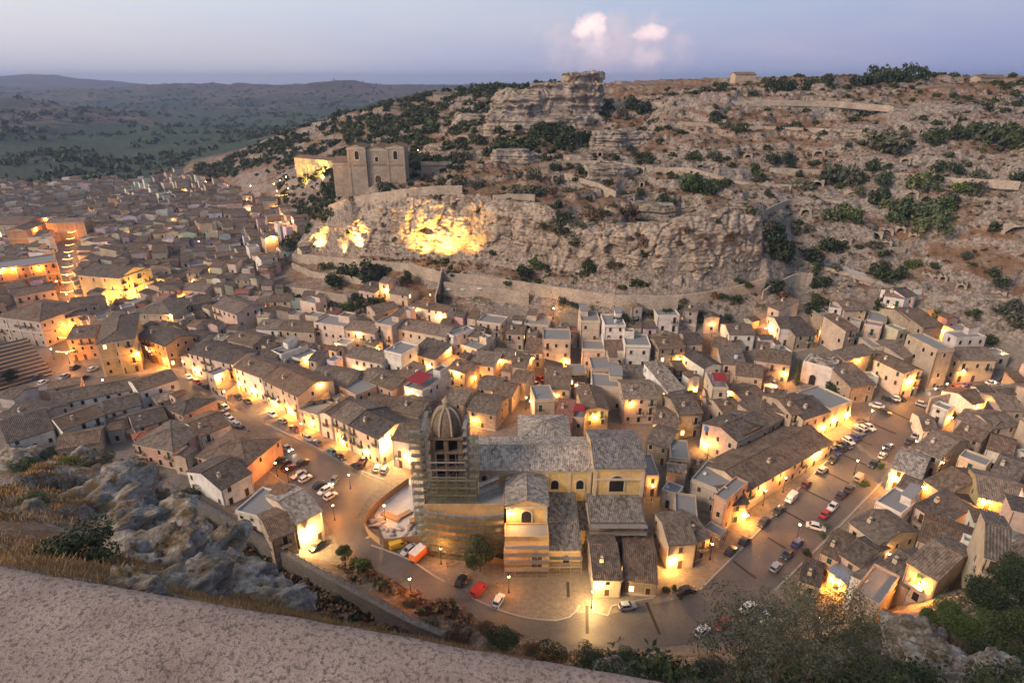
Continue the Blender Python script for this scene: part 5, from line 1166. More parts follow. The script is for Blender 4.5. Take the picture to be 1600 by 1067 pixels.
palazzo('palazzo', -10, 494, 62, 503, 11, 22, 'h', 'g', 'pale corner palazzo behind the stepped grandstand'); palazzo('convent', 460, 246, 540, 253, 8, 9, 'g', 'y', 'long yellow floodlit building with palms on the spur', '', 'building')
# stepped grandstand at the left edge
a, b = hit(-30, 618), hit(84, 585); e = (b - a).xy; L_ = e.length; g = empty('grandstand', (a.x, a.y, 0), math.atan2(e.y, e.x)); fr_, dk = MB(), MB()
for k in range(11):
    z = .6 + .75 * k; dk.box(0, 2.2 * k, z, L_, 2.2 * k + 2.05, z + .12); dk.box(0, 2.2 * k + 1.6, z + .12, L_, 2.2 * k + 2.05, z + .55, 1)
    for i in range(14): x = L_ * i / 13; fr_.tube((x, 2.2 * k + 1, -1), (x, 2.2 * k + 1, z), .07, n=4)
dk.build('tiers', [M['board'], flat('bench_grey', (.10, .09, .085))], g); fr_.build('frame', M['metal'], g); tag(g, 'dark stepped grandstand with orange lit edges at the left edge', 'grandstand')
# white rock cut chapel among the ruins
a, b, zg = from_eave(1255, 566, 1301, 578, 7); e = b - a; o = empty('chapel', (a.x, a.y, zg), math.atan2(e.y, e.x)); W_ = e.xy.length; mb = MB(); shell(mb, W_, 8, 7, 'f', -4, 0, 0); mb.build('wall', M['wall'], o, col=(.66, .63, .60)); arch_win(o, W_ * .42, 0, 0, 2.0, 3.6, pm='dark', name='door')
tag(o, 'small white fronted chapel with dark arched doorway among ruined houses', 'chapel'); rb = lumps('rubble', [((W_ * (.1 + .8 * rr_.random()), 1 + 6 * rr_.random(), 7.1), (1.2, 1, .6), k, 2, .5, .5, k) for k in range(16)], M['cliff']); rb.parent = o
# restaurant terrace: parasols, tables, planters; blue awning
def parasol(px, py, Rr, mt, label, h=2.5):
    p = hit(px, py); z = zat(p.x, p.y); r = empty('parasol', (p.x, p.y, z)); a = MB(); a.tube((0, 0, 0), (0, 0, h + .5), .04, n=6); a.lathe([(.35, 0), (.35, .1), (0, .12)], n=10); a.build('pole', M['metal'], r); c = MB(); c.lathe([(Rr, h - .15), (Rr, h), (Rr * .5, h + .3), (0, h + .65), ], n=8); c.build('canopy', M[mt], r); tag(r, label, 'parasol')
for px, py, nm in ((702, 457, 'left of the three by the garden wall'), (725, 459, 'middle of the three by the garden wall'), (751, 461, 'right of the three by the garden wall'), (653, 497, 'large one on the lit restaurant terrace')): parasol(px, py, 1.9, 'white', 'white parasol, ' + nm)
p, q = hit(690, 437), hit(765, 447); e = (q - p).xy; o = empty('awning', (p.x, p.y, zat(p.x, p.y)), math.atan2(e.y, e.x)); a = MB(); a.slab([(0, 0, 2.6), (e.length, 0, 2.6), (e.length, 3.2, 3.5), (0, 3.2, 3.5)], .08); a.build('canopy', flat('blue_canvas', (.05, .08, .22)), o); a = MB()
for k in range(7):
    x = e.length * k / 6; a.tube((x, .1, -1), (x, .1, 2.55), .05, n=5); a.tube((x, 3.1, -1), (x, 3.1, 3.4), .05, n=5)
a.build('posts', M['iron'], o); tag(o, 'long blue canvas awning on the garden terrace under the cliff', 'awning')
for k, (px, py) in enumerate([(632, 496), (638, 499), (645, 500), (660, 500), (668, 502), (640, 494)]):
    p = hit(px, py); t = empty('table', (p.x, p.y, zat(p.x, p.y))); a = MB(); a.lathe([(.6, .72), (.6, .76), (0, .76)], n=12); a.build('tabletop', M['white'], t); a = MB(); a.tube((0, 0, 0), (0, 0, .72), .05, n=6); a.lathe([(.3, 0), (.3, .04), (0, .05)], n=8); a.build('leg', M['iron'], t); tag(t, 'small round white table on the lit restaurant terrace', 'table', 'tables on the restaurant terrace')
# cave dwellings cut in the hill on the right
CV = [(1278, 243, 5), (1330, 252, 2.2), (1378, 257, 4.5), (1412, 259, 3.5), (1436, 260, 5.5), (1457, 265, 4), (1510, 269, 5), (1228, 297, 2), (1250, 297, 5), (1275, 296, 5), (1332, 304, 5), (1423, 309, 4), (1258, 334, 4), (1280, 360, 2), (1302, 360, 2), (1327, 357, 4), (1366, 360, 4.5), (1385, 358, 4.5), (1406, 362, 3), (1427, 368, 2), (1450, 361, 5), (1320, 380, 4), (1385, 380, 2), (1462, 433, 2), (1472, 436, 2), (1448, 430, 2), (868, 281, 2.6), (1003, 284, 1.6), (1140, 248, 2), (1168, 246, 3), (860, 247, 3), (1073, 205, 4), (1095, 203, 4), (1500, 452, 2.4), (1560, 460, 2.4), (1200, 290, 4), (937, 245, 2), (1590, 378, 9)]
for i, (px, py, w) in enumerate(CV):
    p = hit(px, py + 3); z = zat(p.x, p.y); rz = math.atan2(-p.x, p.y) * 1.0; h = 2.4 if w < 3 else 3.0 if w < 8 else 11; r = empty('cave_dwelling', (p.x, p.y, z - .4), rz); h = {0: h, 1: h * .62, 2: h * .8}[i % 3] if w < 8 else 6.0; w = w * (.8, 1.15, .9)[i % 3]; r.location = r.location + Vector((p.x, p.y, 0)).normalized() * (1.0 if w < 8 else 3); r.location.z -= .1; mb = MB(); W2, D2, H2 = w / 2 + .7, 5.0, h + .5
    P = arch_pts(0, 0, w, h, 6); hole = [(-w / 2, 0)] + [(q[0], q[1]) for q in P[2:]][::-1] + [(w / 2, 0)]
    P = P[2:][::-1]
    # front face round the mouth, tunnel, block
    up = [(-W2 + 2 * W2 * k / 6, H2 + .5 * math.sin(k * 2.1 + i)) for k in range(7)]
    for k in range(6): mb.poly([(P[k][0], 0, P[k][1]), (P[k + 1][0], 0, P[k + 1][1]), (up[k + 1][0], 0, up[k + 1][1]), (up[k][0], 0, up[k][1])])
    for s in (-1, 1):
        q = P[0] if s < 0 else P[-1]; u = up[0] if s < 0 else up[-1]; mb.poly([(u[0], 0, -1), (q[0], 0, -1), (q[0], 0, q[1]), (u[0], 0, u[1])][::s * -1])
    Q = [(P[0][0], -1)] + P + [(P[-1][0], -1)]
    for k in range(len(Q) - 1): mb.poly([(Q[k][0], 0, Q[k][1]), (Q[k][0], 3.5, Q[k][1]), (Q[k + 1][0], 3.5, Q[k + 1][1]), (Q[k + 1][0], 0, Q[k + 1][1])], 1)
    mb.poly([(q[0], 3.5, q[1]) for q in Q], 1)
    for k in range(6): mb.poly([(up[k][0], 0, up[k][1]), (up[k + 1][0], 0, up[k + 1][1]), (up[k + 1][0], D2, up[k + 1][1] - .3), (up[k][0], D2, up[k][1] - .3)])
    mb.poly([(-W2, 0, -1), (-W2, 0, up[0][1]), (-W2, D2, up[0][1] - .3), (-W2, D2, -1)]); mb.poly([(W2, 0, -1), (W2, D2, -1), (W2, D2, up[6][1] - .3), (W2, 0, up[6][1])])
    mb.build('rock_front', [M['cliff'], M['dark']], r); tag(r, None, 'cave'); auto(r, ('wide' if w >= 4 else 'narrow') + ' dark cave mouth cut in the pale rock', p)
# ruined walls on the slope, far cottages on the ridge
for (px, py, w, h, wc, lab) in [(682, 265, 16, 4, 's', 'low stone cottage under the lamp right of the convent church'), (1165, 128, 14, 4, 'b', 'lone house on the plateau skyline between dark trees'), (690, 155, 14, 5, 'b', 'pale farmhouse among trees on the far ridge'), (580, 160, 12, 5, 'b', 'farmhouse on the wooded ridge left of the bare outcrop'), (625, 175, 14, 5, 's', 'low farm building lower on the wooded ridge'), (1555, 125, 16, 3, 's', 'low ruin on the plateau skyline at the right')]:
    p = hit(px, py); make_house(Vector((p.x - w / 2, p.y, zat(p.x, p.y))), 0.1, w, 8, h, 'g', wc, 4, '', 'house', False); HOUSES.pop(); o = [q for q in COL.objects if q.name.startswith('house') and q.parent is None][-1]; 
    r = max((q for q in COL.objects if q.parent is None and q.name.startswith('house')), key=lambda q: int(q.name.split('.')[1]) if '.' in q.name else 0); tag(r, lab)

# broad lamplit steps climbing between the houses at the lower right
a, b = ptz(1392, 975, 3.6), ptz(1462, 906, 7.2); e = b - a; n_ = 9; L_ = e.xy.length; o = empty('stairs', (a.x, a.y, 0), math.atan2(e.y, e.x)); mb = MB(); z0, z1 = a.z, b.z
for k in range(n_):
    z = z0 + (z1 - z0) * (k + 1) / n_; mb.box(L_ * k / n_, -3.6, z0 - 3, L_ * (k + 1) / n_ - .003, 3.6, z); mb.box(L_ * k / n_ - .12, -3.6, z - .14, L_ * k / n_ - .004, 3.6, z - .01, 1)
mb.build('treads', [M['stone'], M['dark']], o); mb = MB()
for s in (-1, 1): mb.slab([(0, s * 3.65 - .2, z0 + .9), (L_, s * 3.65 - .2, z1 + .9), (L_, s * 3.65 + .2, z1 + .9), (0, s * 3.65 + .2, z0 + .9)], 3.0)
mb.build('side_wall', M['stone'], o); tag(o, 'broad stone steps lit amber between the houses at the lower right', 'stairs')
# ------------------------------------------------------------------ lamps
_v = []; _f = []
for P in WALLP:
    b = len(_v); _v.extend(P); _f.append(tuple(range(b, b + len(P))))
HB = BVHTree.FromPolygons(_v, _f)
NB = BVHTree.FromPolygons([Vector(p) for p in CLIFFP.reshape(-1, 3)], [tuple(int(k) for k in (i * (NV + 6) + j, i * (NV + 6) + j + 1, (i + 1) * (NV + 6) + j + 1, (i + 1) * (NV + 6) + j)) for i in range(NU - 1) for j in range(NV + 5)])
WARM, AMBER, PALE = (1.0, 0.37, 0.055), (1.0, 0.32, 0.035), (1.0, 0.62, 0.22)
M['bulb'] = flat('lamp_glow', (.8, .6, .3), emit=(1.0, .62, .22), es=45.0); M['bulbw'] = flat('lamp_glow_pale', (.8, .8, .6), emit=(1.0, .84, .5), es=70.0)
LP = 3.5                                                         # all street lighting scales with this
def lantern_meshes():
    D = {}
    mb = MB(); mb.lathe([(.16, 0), (.24, .42), (0, .42)], n=6, smooth=False); D['glass'] = mb.mesh('lantern_glass', M['bulb']); D['glassw'] = mb.mesh('lantern_glass', M['bulbw'])
    mb = MB(); mb.lathe([(.30, .42), (.30, .46), (.12, .62), (.05, .66), (.03, .8), (0, .82)], n=6, smooth=False); mb.lathe([(0, -.03), (.18, -.03), (.18, 0), (0, 0)], n=6, smooth=False); D['cap'] = mb.mesh('lantern_cap', M['iron'])
    mb = MB(); mb.tube((0, 0.7, .1), (0, .1, .75), .025, n=5); mb.tube((0, .7, .75), (0, 0, .82), .03, n=5); mb.box(-.08, .68, -.05, .08, .72, .9); D['bracket'] = mb.mesh('bracket', M['iron'])
    mb = MB(); mb.lathe([(.22, 0), (.22, .25), (.13, .35), (.11, .9), (.07, 1.0), (.055, 4.1), (.12, 4.15), (.05, 4.25), (.03, 4.35), (0, 4.35)], n=10); D['pole'] = mb.mesh('pole', M['iron'])
    return D
LM = lantern_meshes(); LAMPS = []; LD = {}
def lightdata(power, col, rad):
    k = (round(power), col, rad)
    if k not in LD: d = bpy.data.lights.new('lamp_light', 'POINT'); d.energy = power * LP; d.color = col; d.shadow_soft_size = rad; LD[k] = d
    return LD[k]
def lamp_at(p, n, power, col, wall, pale=False):
    if wall:
        r = empty('wall_lamp', p + n * .72, math.atan2(-n.x, n.y) + math.pi); link('bracket', LM['bracket'], r); gz = 0
    else:
        r = empty('street_lamp', p); link('pole', LM['pole'], r); gz = 4.38
    l = link('lantern', LM['cap'], r, (0, 0, gz)); link('lantern_glass', LM['glassw' if pale else 'glass'], l)
    lo = bpy.data.objects.new('lamp_light', lightdata(power, col, .22)); COL.objects.link(lo); lo.parent = r; lo.location = (0, -.12 if wall else 0, gz - .25 if wall else gz + .1)
    tag(r, None, 'lamp'); auto(r, ('wall lantern glowing ' if wall else 'iron lamp post glowing ') + ('pale yellow' if pale else 'amber'), r.location + Vector((0, 0, gz))); LAMPS.append(r); return r
def place_lamp(px, py, power, kind, col=WARM, pale=False):
    d = pix_dir(px, py).normalized(); o = CAM + d * 95; w = HB.ray_cast(o, d); g = BV.ray_cast(o, d); use = w[0] is not None and (g[0] is None or w[3] < g[3] + 1.5)
    if kind == 'w' and use and abs(w[1].z) < .5:
        n = w[1].copy(); n.z = 0; n.normalize(); n = n if n.dot(d) < 0 else -n; p = w[0]; p.z = max(p.z, ztin(p.x, p.y) + 2.6); return lamp_at(p, n, power, col, True, pale)
    q = hit(px, py, 4.4) if kind == 'P' else (w[0] if use else g[0])
    if kind != 'P' and use: q = q + Vector((-d.x, -d.y, 0)).normalized() * 2.5; 
    return lamp_at(Vector((q.x, q.y, max(ztin(q.x, q.y), zat(q.x, q.y) if not use else -99))), None, power, col, False, pale)
LAMPTXT = '''688,857,1100,P 795,901,1100,P 927,906,6000,w 600,690,2600,w 478,832,1500,w 448,733,400,P 1046,886,700,w 1113,850,500,P 1165,807,800,w 1018,782,500,w 1105,716,600,w 890,682,350,w 1045,662,500,w 1028,655,350,w
1363,642,900,P 1432,690,650,P 1278,706,900,w 1231,732,900,w 1200,748,900,w 1322,652,800,w 1285,668,700,w 1303,655,400,w 1525,634,700,w 1568,668,700,w 1540,782,800,w 1530,800,300,w 1397,742,900,w 1445,760,200,w 1262,883,450,P 1306,908,1000,w 1357,893,900,w 1440,910,900,w 1282,965,400,P
1421,594,900,w 1473,526,900,w 1381,534,800,w 1395,480,700,w 1281,521,250,w 1203,526,500,w 1503,578,500,w 1228,583,350,w 865,483,700,P 1010,531,450,w 1114,508,600,P 1137,551,800,w 887,565,600,w 832,627,400,w 822,640,250,w 1042,640,600,w 985,630,200,w 1193,531,350,w
425,483,400,w 527,538,500,w 603,452,500,w 672,461,400,P 690,492,600,w 650,493,450,w 700,547,500,w 712,580,500,w 600,582,350,w 617,597,350,w 640,612,300,w 655,634,300,w 742,655,400,w 660,540,300,w 760,560,300,w 780,563,250,w
209,512,700,w 115,592,700,P 160,594,900,P 3,626,700,P 85,562,800,w 95,672,500,P 115,540,500,P 262,476,500,w 268,492,400,w 283,464,400,w 289,506,350,w 93,478,600,P 88,440,600,P 215,552,900,w 238,566,1000,w 262,572,800,w 340,588,800,w 363,469,300,w
290,582,700,w 310,590,600,w 372,598,900,w 397,610,800,w 430,630,900,w 455,645,900,w 490,665,600,w 535,688,800,w 572,704,600,w 640,712,500,w 330,632,1700,P 392,690,1700,P 430,724,1200,P 520,790,2000,P 545,742,1300,P 470,662,1400,P 640,905,1100,P 350,612,1200,P 600,790,1200,P 270,600,700,P
323,293,500,w 340,290,400,w 292,306,350,w 393,300,400,w 320,320,400,w 387,322,500,w 390,338,500,w 305,368,400,w 355,367,500,w 372,363,500,w 167,352,450,w 195,352,350,w 201,376,450,w 278,393,200,w 200,330,300,w 447,277,500,P 428,288,500,P 450,295,400,P 420,312,500,P 458,345,400,w 403,350,300,w 240,300,300,w
110,352,500,P 35,395,700,w 20,420,700,w 60,418,700,w 5,420,700,w 85,345,600,w 55,358,600,w 653,235,3000,P 1555,598,300,P 1480,600,300,P 1560,572,300,w 250,330,500,P 280,345,400,P 330,345,400,P 150,330,400,P 80,325,400,P 300,330,350,P 230,395,500,P 330,420,400,P 300,440,400,P 130,395,600,P 370,400,400,P 60,385,600,P 180,400,400,P 345,310,350,P 375,300,350,P 260,365,350,P 1380,700,500,P 1340,720,500,P 1250,820,600,P 560,520,300,w 590,545,300,w 480,560,250,w 450,540,300,w 500,600,250,w 560,575,300,w 830,560,300,w 870,600,250,w 900,620,300,w 930,650,300,w 960,560,250,w 1000,572,300,w 1060,560,300,w 1085,610,300,w 1110,592,250,w 1140,612,350,w 1170,600,300,w 1212,602,350,w 1250,622,300,w 1300,562,300,w 1340,562,300,w 1100,692,300,w 1150,662,300,w 770,600,300,w 740,590,300,w 700,612,300,w 670,570,300,w 1480,702,400,w 1510,732,400,w 1450,802,300,w 1400,832,300,w 1480,662,350,w 1560,762,400,w 1580,700,350,w 108,400,700,P 105,430,700,P 104,460,800,P 106,490,800,P 110,520,800,P 104,552,800,P 302,372,400,w 427,371,400,w 71,342,250,w 313,389,250,w 204,385,300,w 272,353,250,w 345,336,250,w 417,374,250,w 357,299,400,w 300,305,250,w 439,292,250,w 434,309,250,w 172,395,400,w 401,359,250,w 426,366,300,w 176,331,250,w 424,320,300,w 177,357,250,w 292,368,250,w 180,380,300,w 331,311,300,w 334,298,250,w 430,330,300,w 67,377,300,w 940,775,200,w 820,770,500,w 800,800,300,w'''
for q in LAMPTXT.split():  # last block also holds lanterns added to warm mid lanes, festive street, far quarter
    a = q.split(','); x, y, w = map(float, a[:3]); place_lamp(x, y, w * (1.5 if y < 410 and x < 480 else 1), a[3], AMBER if (x < 250 and y < 640) or (a[3] == 'P' and x < 800 and y > 600) else PALE if w > 1400 and a[3] == 'w' else (1.0, .47, .11) if int(x * 7 + y) % 4 == 0 else WARM, w > 1400 and a[3] == 'w')
# ground floodlights: cliff, baroque church, long building on the spur
def flood(p, aim, power, col, spread, label):
    r = empty('floodlight', p); mb = MB(); d = (aim - p).normalized(); mb.box(-.3, -.2, .15, .3, .2, .6); mb.build('housing', M['iron'], r); mb = MB(); mb.box(-.26, -.23, .2, .26, -.2, .55); mb.build('glass', M['bulb'], r); mb = MB(); mb.box(-.35, -.05, -.3, -.3, .05, .5); mb.box(.3, -.05, -.3, .35, .05, .5); mb.build('bracket', M['iron'], r)
    r.rotation_euler = (0, 0, math.atan2(-d.x, d.y) + math.pi); ld = bpy.data.lights.new('flood_light', 'SPOT'); ld.energy = power * LP; ld.color = col; ld.spot_size = spread; ld.spot_blend = .7; ld.shadow_soft_size = .3
    lo = bpy.data.objects.new('flood_light', ld); COL.objects.link(lo); m = Matrix.Translation(p + Vector((0, 0, .7)) + d * .4) @ d.to_track_quat('-Z', 'Y').to_matrix().to_4x4(); tag(r, label, 'floodlight')
    lo.parent = r; lo.matrix_basis = (Matrix.Translation(p) @ Matrix.Rotation(r.rotation_euler.z, 4, 'Z')).inverted() @ m
def cliffpt(px, py):
    d = pix_dir(px, py).normalized(); q = NB.ray_cast(CAM, d); return q[0] if q[0] is not None else hit(px, py)
for (px, py, ax, ay, dist, pw, sp, lab) in [(690, 409, 690, 350, 9, 9000, 1.9, 'floodlight at the foot of the brightest part of the cliff'), (655, 408, 655, 365, 7, 5000, 1.8, 'floodlight left of the brightest cliff patch'), (722, 410, 726, 355, 7, 3500, 1.7, 'floodlight right of the brightest cliff patch'), (557, 393, 557, 360, 7, 9500, 2.1, 'floodlight below the second lit cliff patch'), (496, 392, 498, 365, 5, 6500, 1.9, 'floodlight below the lit left end of the cliff')]:
    a = cliffpt(ax, ay); b = cliffpt(px, py); n = (CAM - a); n.z = 0; n.normalize(); p = b + n * min(dist, 7) * (1.7 if px in (690, 655, 722) else .9); p.z = max(zat(p.x, p.y), ztin(p.x, p.y), b.z) + .8; flood(p, a + Vector((0, 0, 1)), pw * 2.6, (1.0, .48, .09), sp, lab)
for (px, py, ax, ay, pw, lab) in [(215, 470, 212, 440, 5000, 'floodlight on the small square before the baroque church'), (165, 462, 166, 445, 3000, 'floodlight below the wing of the baroque church'), (500, 275, 500, 258, 6000, 'floodlight among the palms before the long yellow building'), (475, 270, 472, 256, 3000, 'floodlight left of the palms before the long building'), (525, 275, 522, 260, 3000, 'floodlight right of the palms before the long building')]:
    p = hit(px, py); p.z = zat(p.x, p.y) + .5; w = HB.ray_cast(CAM, pix_dir(ax, ay).normalized()); a = w[0] if w[0] is not None else p + Vector((0, 15, 6)); n = (CAM - a); n.z = 0; n.normalize(); p = a + n * 9; p.z = zat(p.x, p.y) + .5; flood(p, a, pw * 1.5, (1.0, .52, .12), 2.0, lab)
M['fest'] = flat('festival_bulb', (.8, .5, .2), emit=(1.0, .50, .12), es=14.0)
# strings of festival lights over the main street
def festoon(px0, py0, px1, py1, k, label):
    a, b = hit(px0, py0, 7), hit(px1, py1, 7); a.z = ztin(a.x, a.y) + 7; b.z = ztin(b.x, b.y) + 7; r = empty('festoon', (a + b) / 2); w, g = MB(), MB(); o = r.location; pts = [a.lerp(b, i / 10) - o + Vector((0, 0, -.45 * math.sin(math.pi * i / 10))) for i in range(11)]
    for p, q in zip(pts, pts[1:]): w.tube(p, q, .03, n=4)
    for p in pts: g.lathe([(0, -.14), (.08, -.08), (.11, 0), (.06, .07), (0, .09)], p, 8)
    w.build('cable', M['iron'], r); g.build('bulbs', M['fest'], r); lo = bpy.data.objects.new('lamp_light', lightdata(200 if py0 < 400 else 620, AMBER, .6)); COL.objects.link(lo); lo.parent = r; lo.location = (0, 0, -2.2); tag(r, None, 'light string', 'strings of festival lights over the main street'); auto(r, 'string of golden festival bulbs across the street', r.location)
for i, y in enumerate([352, 362, 372, 382, 393, 404, 416, 428, 440, 455, 470, 488, 506, 526, 548]):
    x = np.interp(y, [350, 400, 470, 520, 560], [114, 106, 104, 106, 100]); hw = np.interp(y, [350, 550], [5, 14]); festoon(x - hw, y + 1, x + hw, y - 1, i, '')
for i, (x, y) in enumerate([(420, 310), (428, 322), (434, 335), (440, 305), (430, 348)]): festoon(x - 9, y, x + 9, y - 1, i, '')
# ------------------------------------------------------------------ cars
def paint():
    m, t = newmat('car_paint'); t.color(t.n('ShaderNodeObjectInfo').outputs['Color']); t.b.inputs['Roughness'].default_value = .3; t.b.inputs['Specular IOR Level'].default_value = .5; t.b.inputs['Coat Weight'].default_value = .4; return m
M['paint'] = paint(); M['tyre'] = flat('tyre_rubber', (.02, .02, .02)); M['rim'] = flat('wheel_rim', (.4, .4, .42), .4, .7); M['head'] = flat('headlight_glass', (.6, .6, .6), .2); M['headon'] = flat('headlight_on', (.8, .8, .7), emit=(1, .95, .75), es=25); M['tail'] = flat('tail_lamp', (.25, .01, .01), .3); M['plastic'] = flat('black_plastic', (.03, .03, .03), .6)
def loft(mb, S, m=0, cap=True):
    """S: list of (x, [(y,z)...]) rings with equal counts"""
    for (x0, a), (x1, b) in zip(S, S[1:]):
        n = len(a)
        for k in range(n - 1): mb.poly([(x0, *a[k]), (x1, *b[k]), (x1, *b[k + 1]), (x0, *a[k + 1])], m, None, True)
    if cap: mb.poly([(S[0][0], *p) for p in S[0][1]], m); mb.poly([(S[-1][0], *p) for p in S[-1][1]][::-1], m)
def ring(w, zb, zt, wt=None, r=.12):
    wt = wt or w * .94; h = [(-w, zb), (-w, zb + (zt - zb) * .45), (-wt, zt - r * .5), (-wt + r, zt), (0, zt + .02), (wt - r, zt), (wt, zt - r * .5), (w, zb + (zt - zb) * .45), (w, zb)]; return h
def car_meshes(kind):
    D = {}; b = MB(); g = MB()
    if kind in ('hatch', 'sedan'):
        L = 3.8 if kind == 'hatch' else 4.4; X = L / 2; f = [(X, .62, .35, .55), (X - .06, .74, .28, .68), (X - .5, .80, .25, .80), (X - 1.05, .83, .25, .92), (0, .84, .25, .95), (-X + .9, .84, .25, .97), (-X + .35, .82, .27, .96 if kind == 'hatch' else .93), (-X + .05, .76, .32, .88), (-X, .66, .40, .72)]
        loft(b, [(x, ring(w, zb, zt)) for x, w, zb, zt in f])
        A, B, C, E = (X - 1.0, X - 1.65, -X + (.75 if kind == 'hatch' else 1.25), -X + (.18 if kind == 'hatch' else .65)); top = 1.46
        gl = [(A, ring(.74, .86, .92, .72)), (B, ring(.76, .86, top - .03, .60)), ((B + C) / 2, ring(.77, .88, top, .61)), (C, ring(.76, .88, top - .05, .60)), (E, ring(.72, .88, .96, .68))]; loft(g, gl)
        b.poly([(B + .05, -.56, top + .005), (B + .05, .56, top + .005), (B - .3, .58, top + .045), (B - .3, -.58, top + .045)]); b.poly([(B - .3, -.58, top + .045), (B - .3, .58, top + .045), (C + .1, .58, top + .02), (C + .1, -.58, top + .02)]); b.poly([(C + .1, -.58, top + .02), (C + .1, .58, top + .02), (C - .15, .52, top - .12), (C - .15, -.52, top - .12)])
        for s in (-1, 1):
            for (x0, z0, x1, z1) in ((A, .92, B, top), (C, top - .03, E, .96), ((B + C) / 2, .95, (B + C) / 2, top)):
                b.tube((x0, s * .745, z0), (x1, s * .615, z1), .045, n=4)
            b.tube((B, s * .615, top), (C, s * .615, top - .02), .045, n=4); b.box(A - .35, s * .88 - .09, .92, A - .2, s * .88 + .09, 1.05)
        wx, wr, hz = X - .72, .30, .66
    elif kind == 'van':
        L = 4.2; X = 2.1; loft(b, [(X, ring(.70, .4, .7)), (X - .1, ring(.80, .3, .95)), (X - .55, ring(.84, .28, 1.08)), (X - 1.15, ring(.85, .28, 1.75, .74)), (X - 1.5, ring(.86, .28, 1.86, .76)), (-X + .05, ring(.86, .3, 1.86, .78)), (-X, ring(.82, .4, 1.7, .76))])
        g.poly([(X - .56, -.68, 1.12), (X - .56, .68, 1.12), (X - 1.14, .62, 1.70), (X - 1.14, -.62, 1.70)])
        for s in (-1, 1): g.poly([(X - .75, s * .845, 1.14), (X - 1.6, s * .865, 1.14), (X - 1.6, s * .80, 1.62), (X - 1.15, s * .79, 1.62)][::s])
        g.poly([(-X - .012, .6, 1.1), (-X - .012, -.6, 1.1), (-X - .012, -.58, 1.55), (-X - .012, .58, 1.55)]); wx, wr, hz = X - .75, .32, .72
    else:
        L = 5.4; X = 2.7; loft(b, [(X, ring(.85, .45, 1.0)), (X - .15, ring(.92, .4, 1.3)), (X - .5, ring(.93, .4, 2.05, .84)), (X - 1.5, ring(.93, .4, 2.1, .86)), (X - 1.52, ring(.93, .4, 1.0))])
        b.box(-X, -1.0, .75, X - 1.6, 1.0, 2.7, 0); D['x'] = 1; g.poly([(X - .16, -.8, 1.34), (X - .16, .8, 1.34), (X - .49, .74, 1.95), (X - .49, -.74, 1.95)])
        for s in (-1, 1): g.poly([(X - .4, s * .94, 1.3), (X - 1.3, s * .94, 1.3), (X - 1.3, s * .89, 1.9), (X - .55, s * .89, 1.9)][::s])
        wx, wr, hz = X - .95, .40, .85
    D['body'] = b.mesh('body', M['paint']); D['glass'] = g.mesh('windows', M['glass'])
    w = MB(); w.tube((0, -.1, 0), (0, .1, 0), wr, n=14, smooth=False); D['wheel'] = w.mesh('wheel', M['tyre']); w = MB(); w.tube((0, -.115, 0), (0, .115, 0), wr * .6, n=10, smooth=False); D['rim'] = w.mesh('rim', M['rim'])
    h = MB(); h.box(-.1, -.17, -.08, .03, .17, .08); D['head'] = h.mesh('headlight', M['head']); D['headon'] = h.mesh('headlight', M['headon']); D['tail'] = h.mesh('tail_light', M['tail'])
    p = MB(); p.box(-.06, -.7, -.09, .05, .7, .09); D['bumper'] = p.mesh('bumper', M['plastic']); D['geo'] = (X, wx, wr, hz)
    if kind == 'truck': r = MB(); r.box(-X - .06, -1.06, 2.7, X - 1.54, 1.06, 2.8); D['top'] = r.mesh('cargo_roof', M['white'])
    return D
CM = {k: car_meshes(k) for k in ('hatch', 'sedan', 'van', 'truck')}
CC = dict(w=(.66, .66, .66), s=(.36, .37, .39), g=(.17, .175, .18), k=(.018, .018, .021), d=(.035, .037, .043), b=(.035, .06, .20), r=(.42, .035, .03), m=(.12, .03, .03), y=(.62, .42, .03), o=(.72, .20, .05), p=(.09, .06, .22), t=(.04, .13, .14), e=(.42, .37, .28))
CNAME = dict(w='white', s='silver', g='grey', k='black', d='dark', b='blue', r='red', m='dark red', y='yellow', o='orange', p='violet', t='teal', e='beige')
CARN = [0]
def car(px, py, dx, dy, kind, c, on=False):
    p = hit(px, py, .7); q = hit(px + dx, py + dy, .7); rz = math.atan2(q.y - p.y, q.x - p.x); D = CM[kind]; X, wx, wr, hz = D['geo']; z = max(zat(p.x, p.y), ztin(p.x, p.y)) + .055
    r = empty('car' if kind in ('hatch', 'sedan') else kind, (p.x, p.y, z), rz); e = nat(p.x, p.y); CARN[0] += 1
    link('body', D['body'], r, col=CC[c]); link('windows', D['glass'], r)
    for sx in (-1, 1):
        for sy in (-1, 1): w = link('wheel', D['wheel'], r, (sx * wx, sy * .76, wr)); link('rim', D['rim'], w)
    for s in (-1, 1): link('headlight', D['headon' if on else 'head'], r, (X - .07, s * .52, hz)); link('tail_light', D['tail'], r, (-X + .06, s * .56, hz + .08))
    link('bumper', D['bumper'], r, (X - .02, 0, .42)); link('bumper', D['bumper'], r, (-X + .02, 0, .45))
    if 'top' in D: link('cargo_roof', D['top'], r)
    if on:
        ld = bpy.data.lights.new('headlight_beam', 'SPOT'); ld.energy = 350; ld.color = (1, .9, .65); ld.spot_size = R(60); ld.spot_blend = .6; ld.shadow_soft_size = .1; lo = bpy.data.objects.new('headlight_beam', ld); COL.objects.link(lo); lo.parent = r; lo.location = (X + .15, 0, .7); lo.rotation_euler = (R(80), 0, R(-90))
    tag(r, None, 'car' if kind in ('hatch', 'sedan') else 'van' if kind == 'van' else 'truck', None); auto(r, CNAME[c] + ' ' + ('hatchback' if kind == 'hatch' else 'saloon car' if kind == 'sedan' else 'van' if kind == 'van' else 'box truck with pale roof') + (' with headlights on' if on else ''), Vector((p.x, p.y, z)))
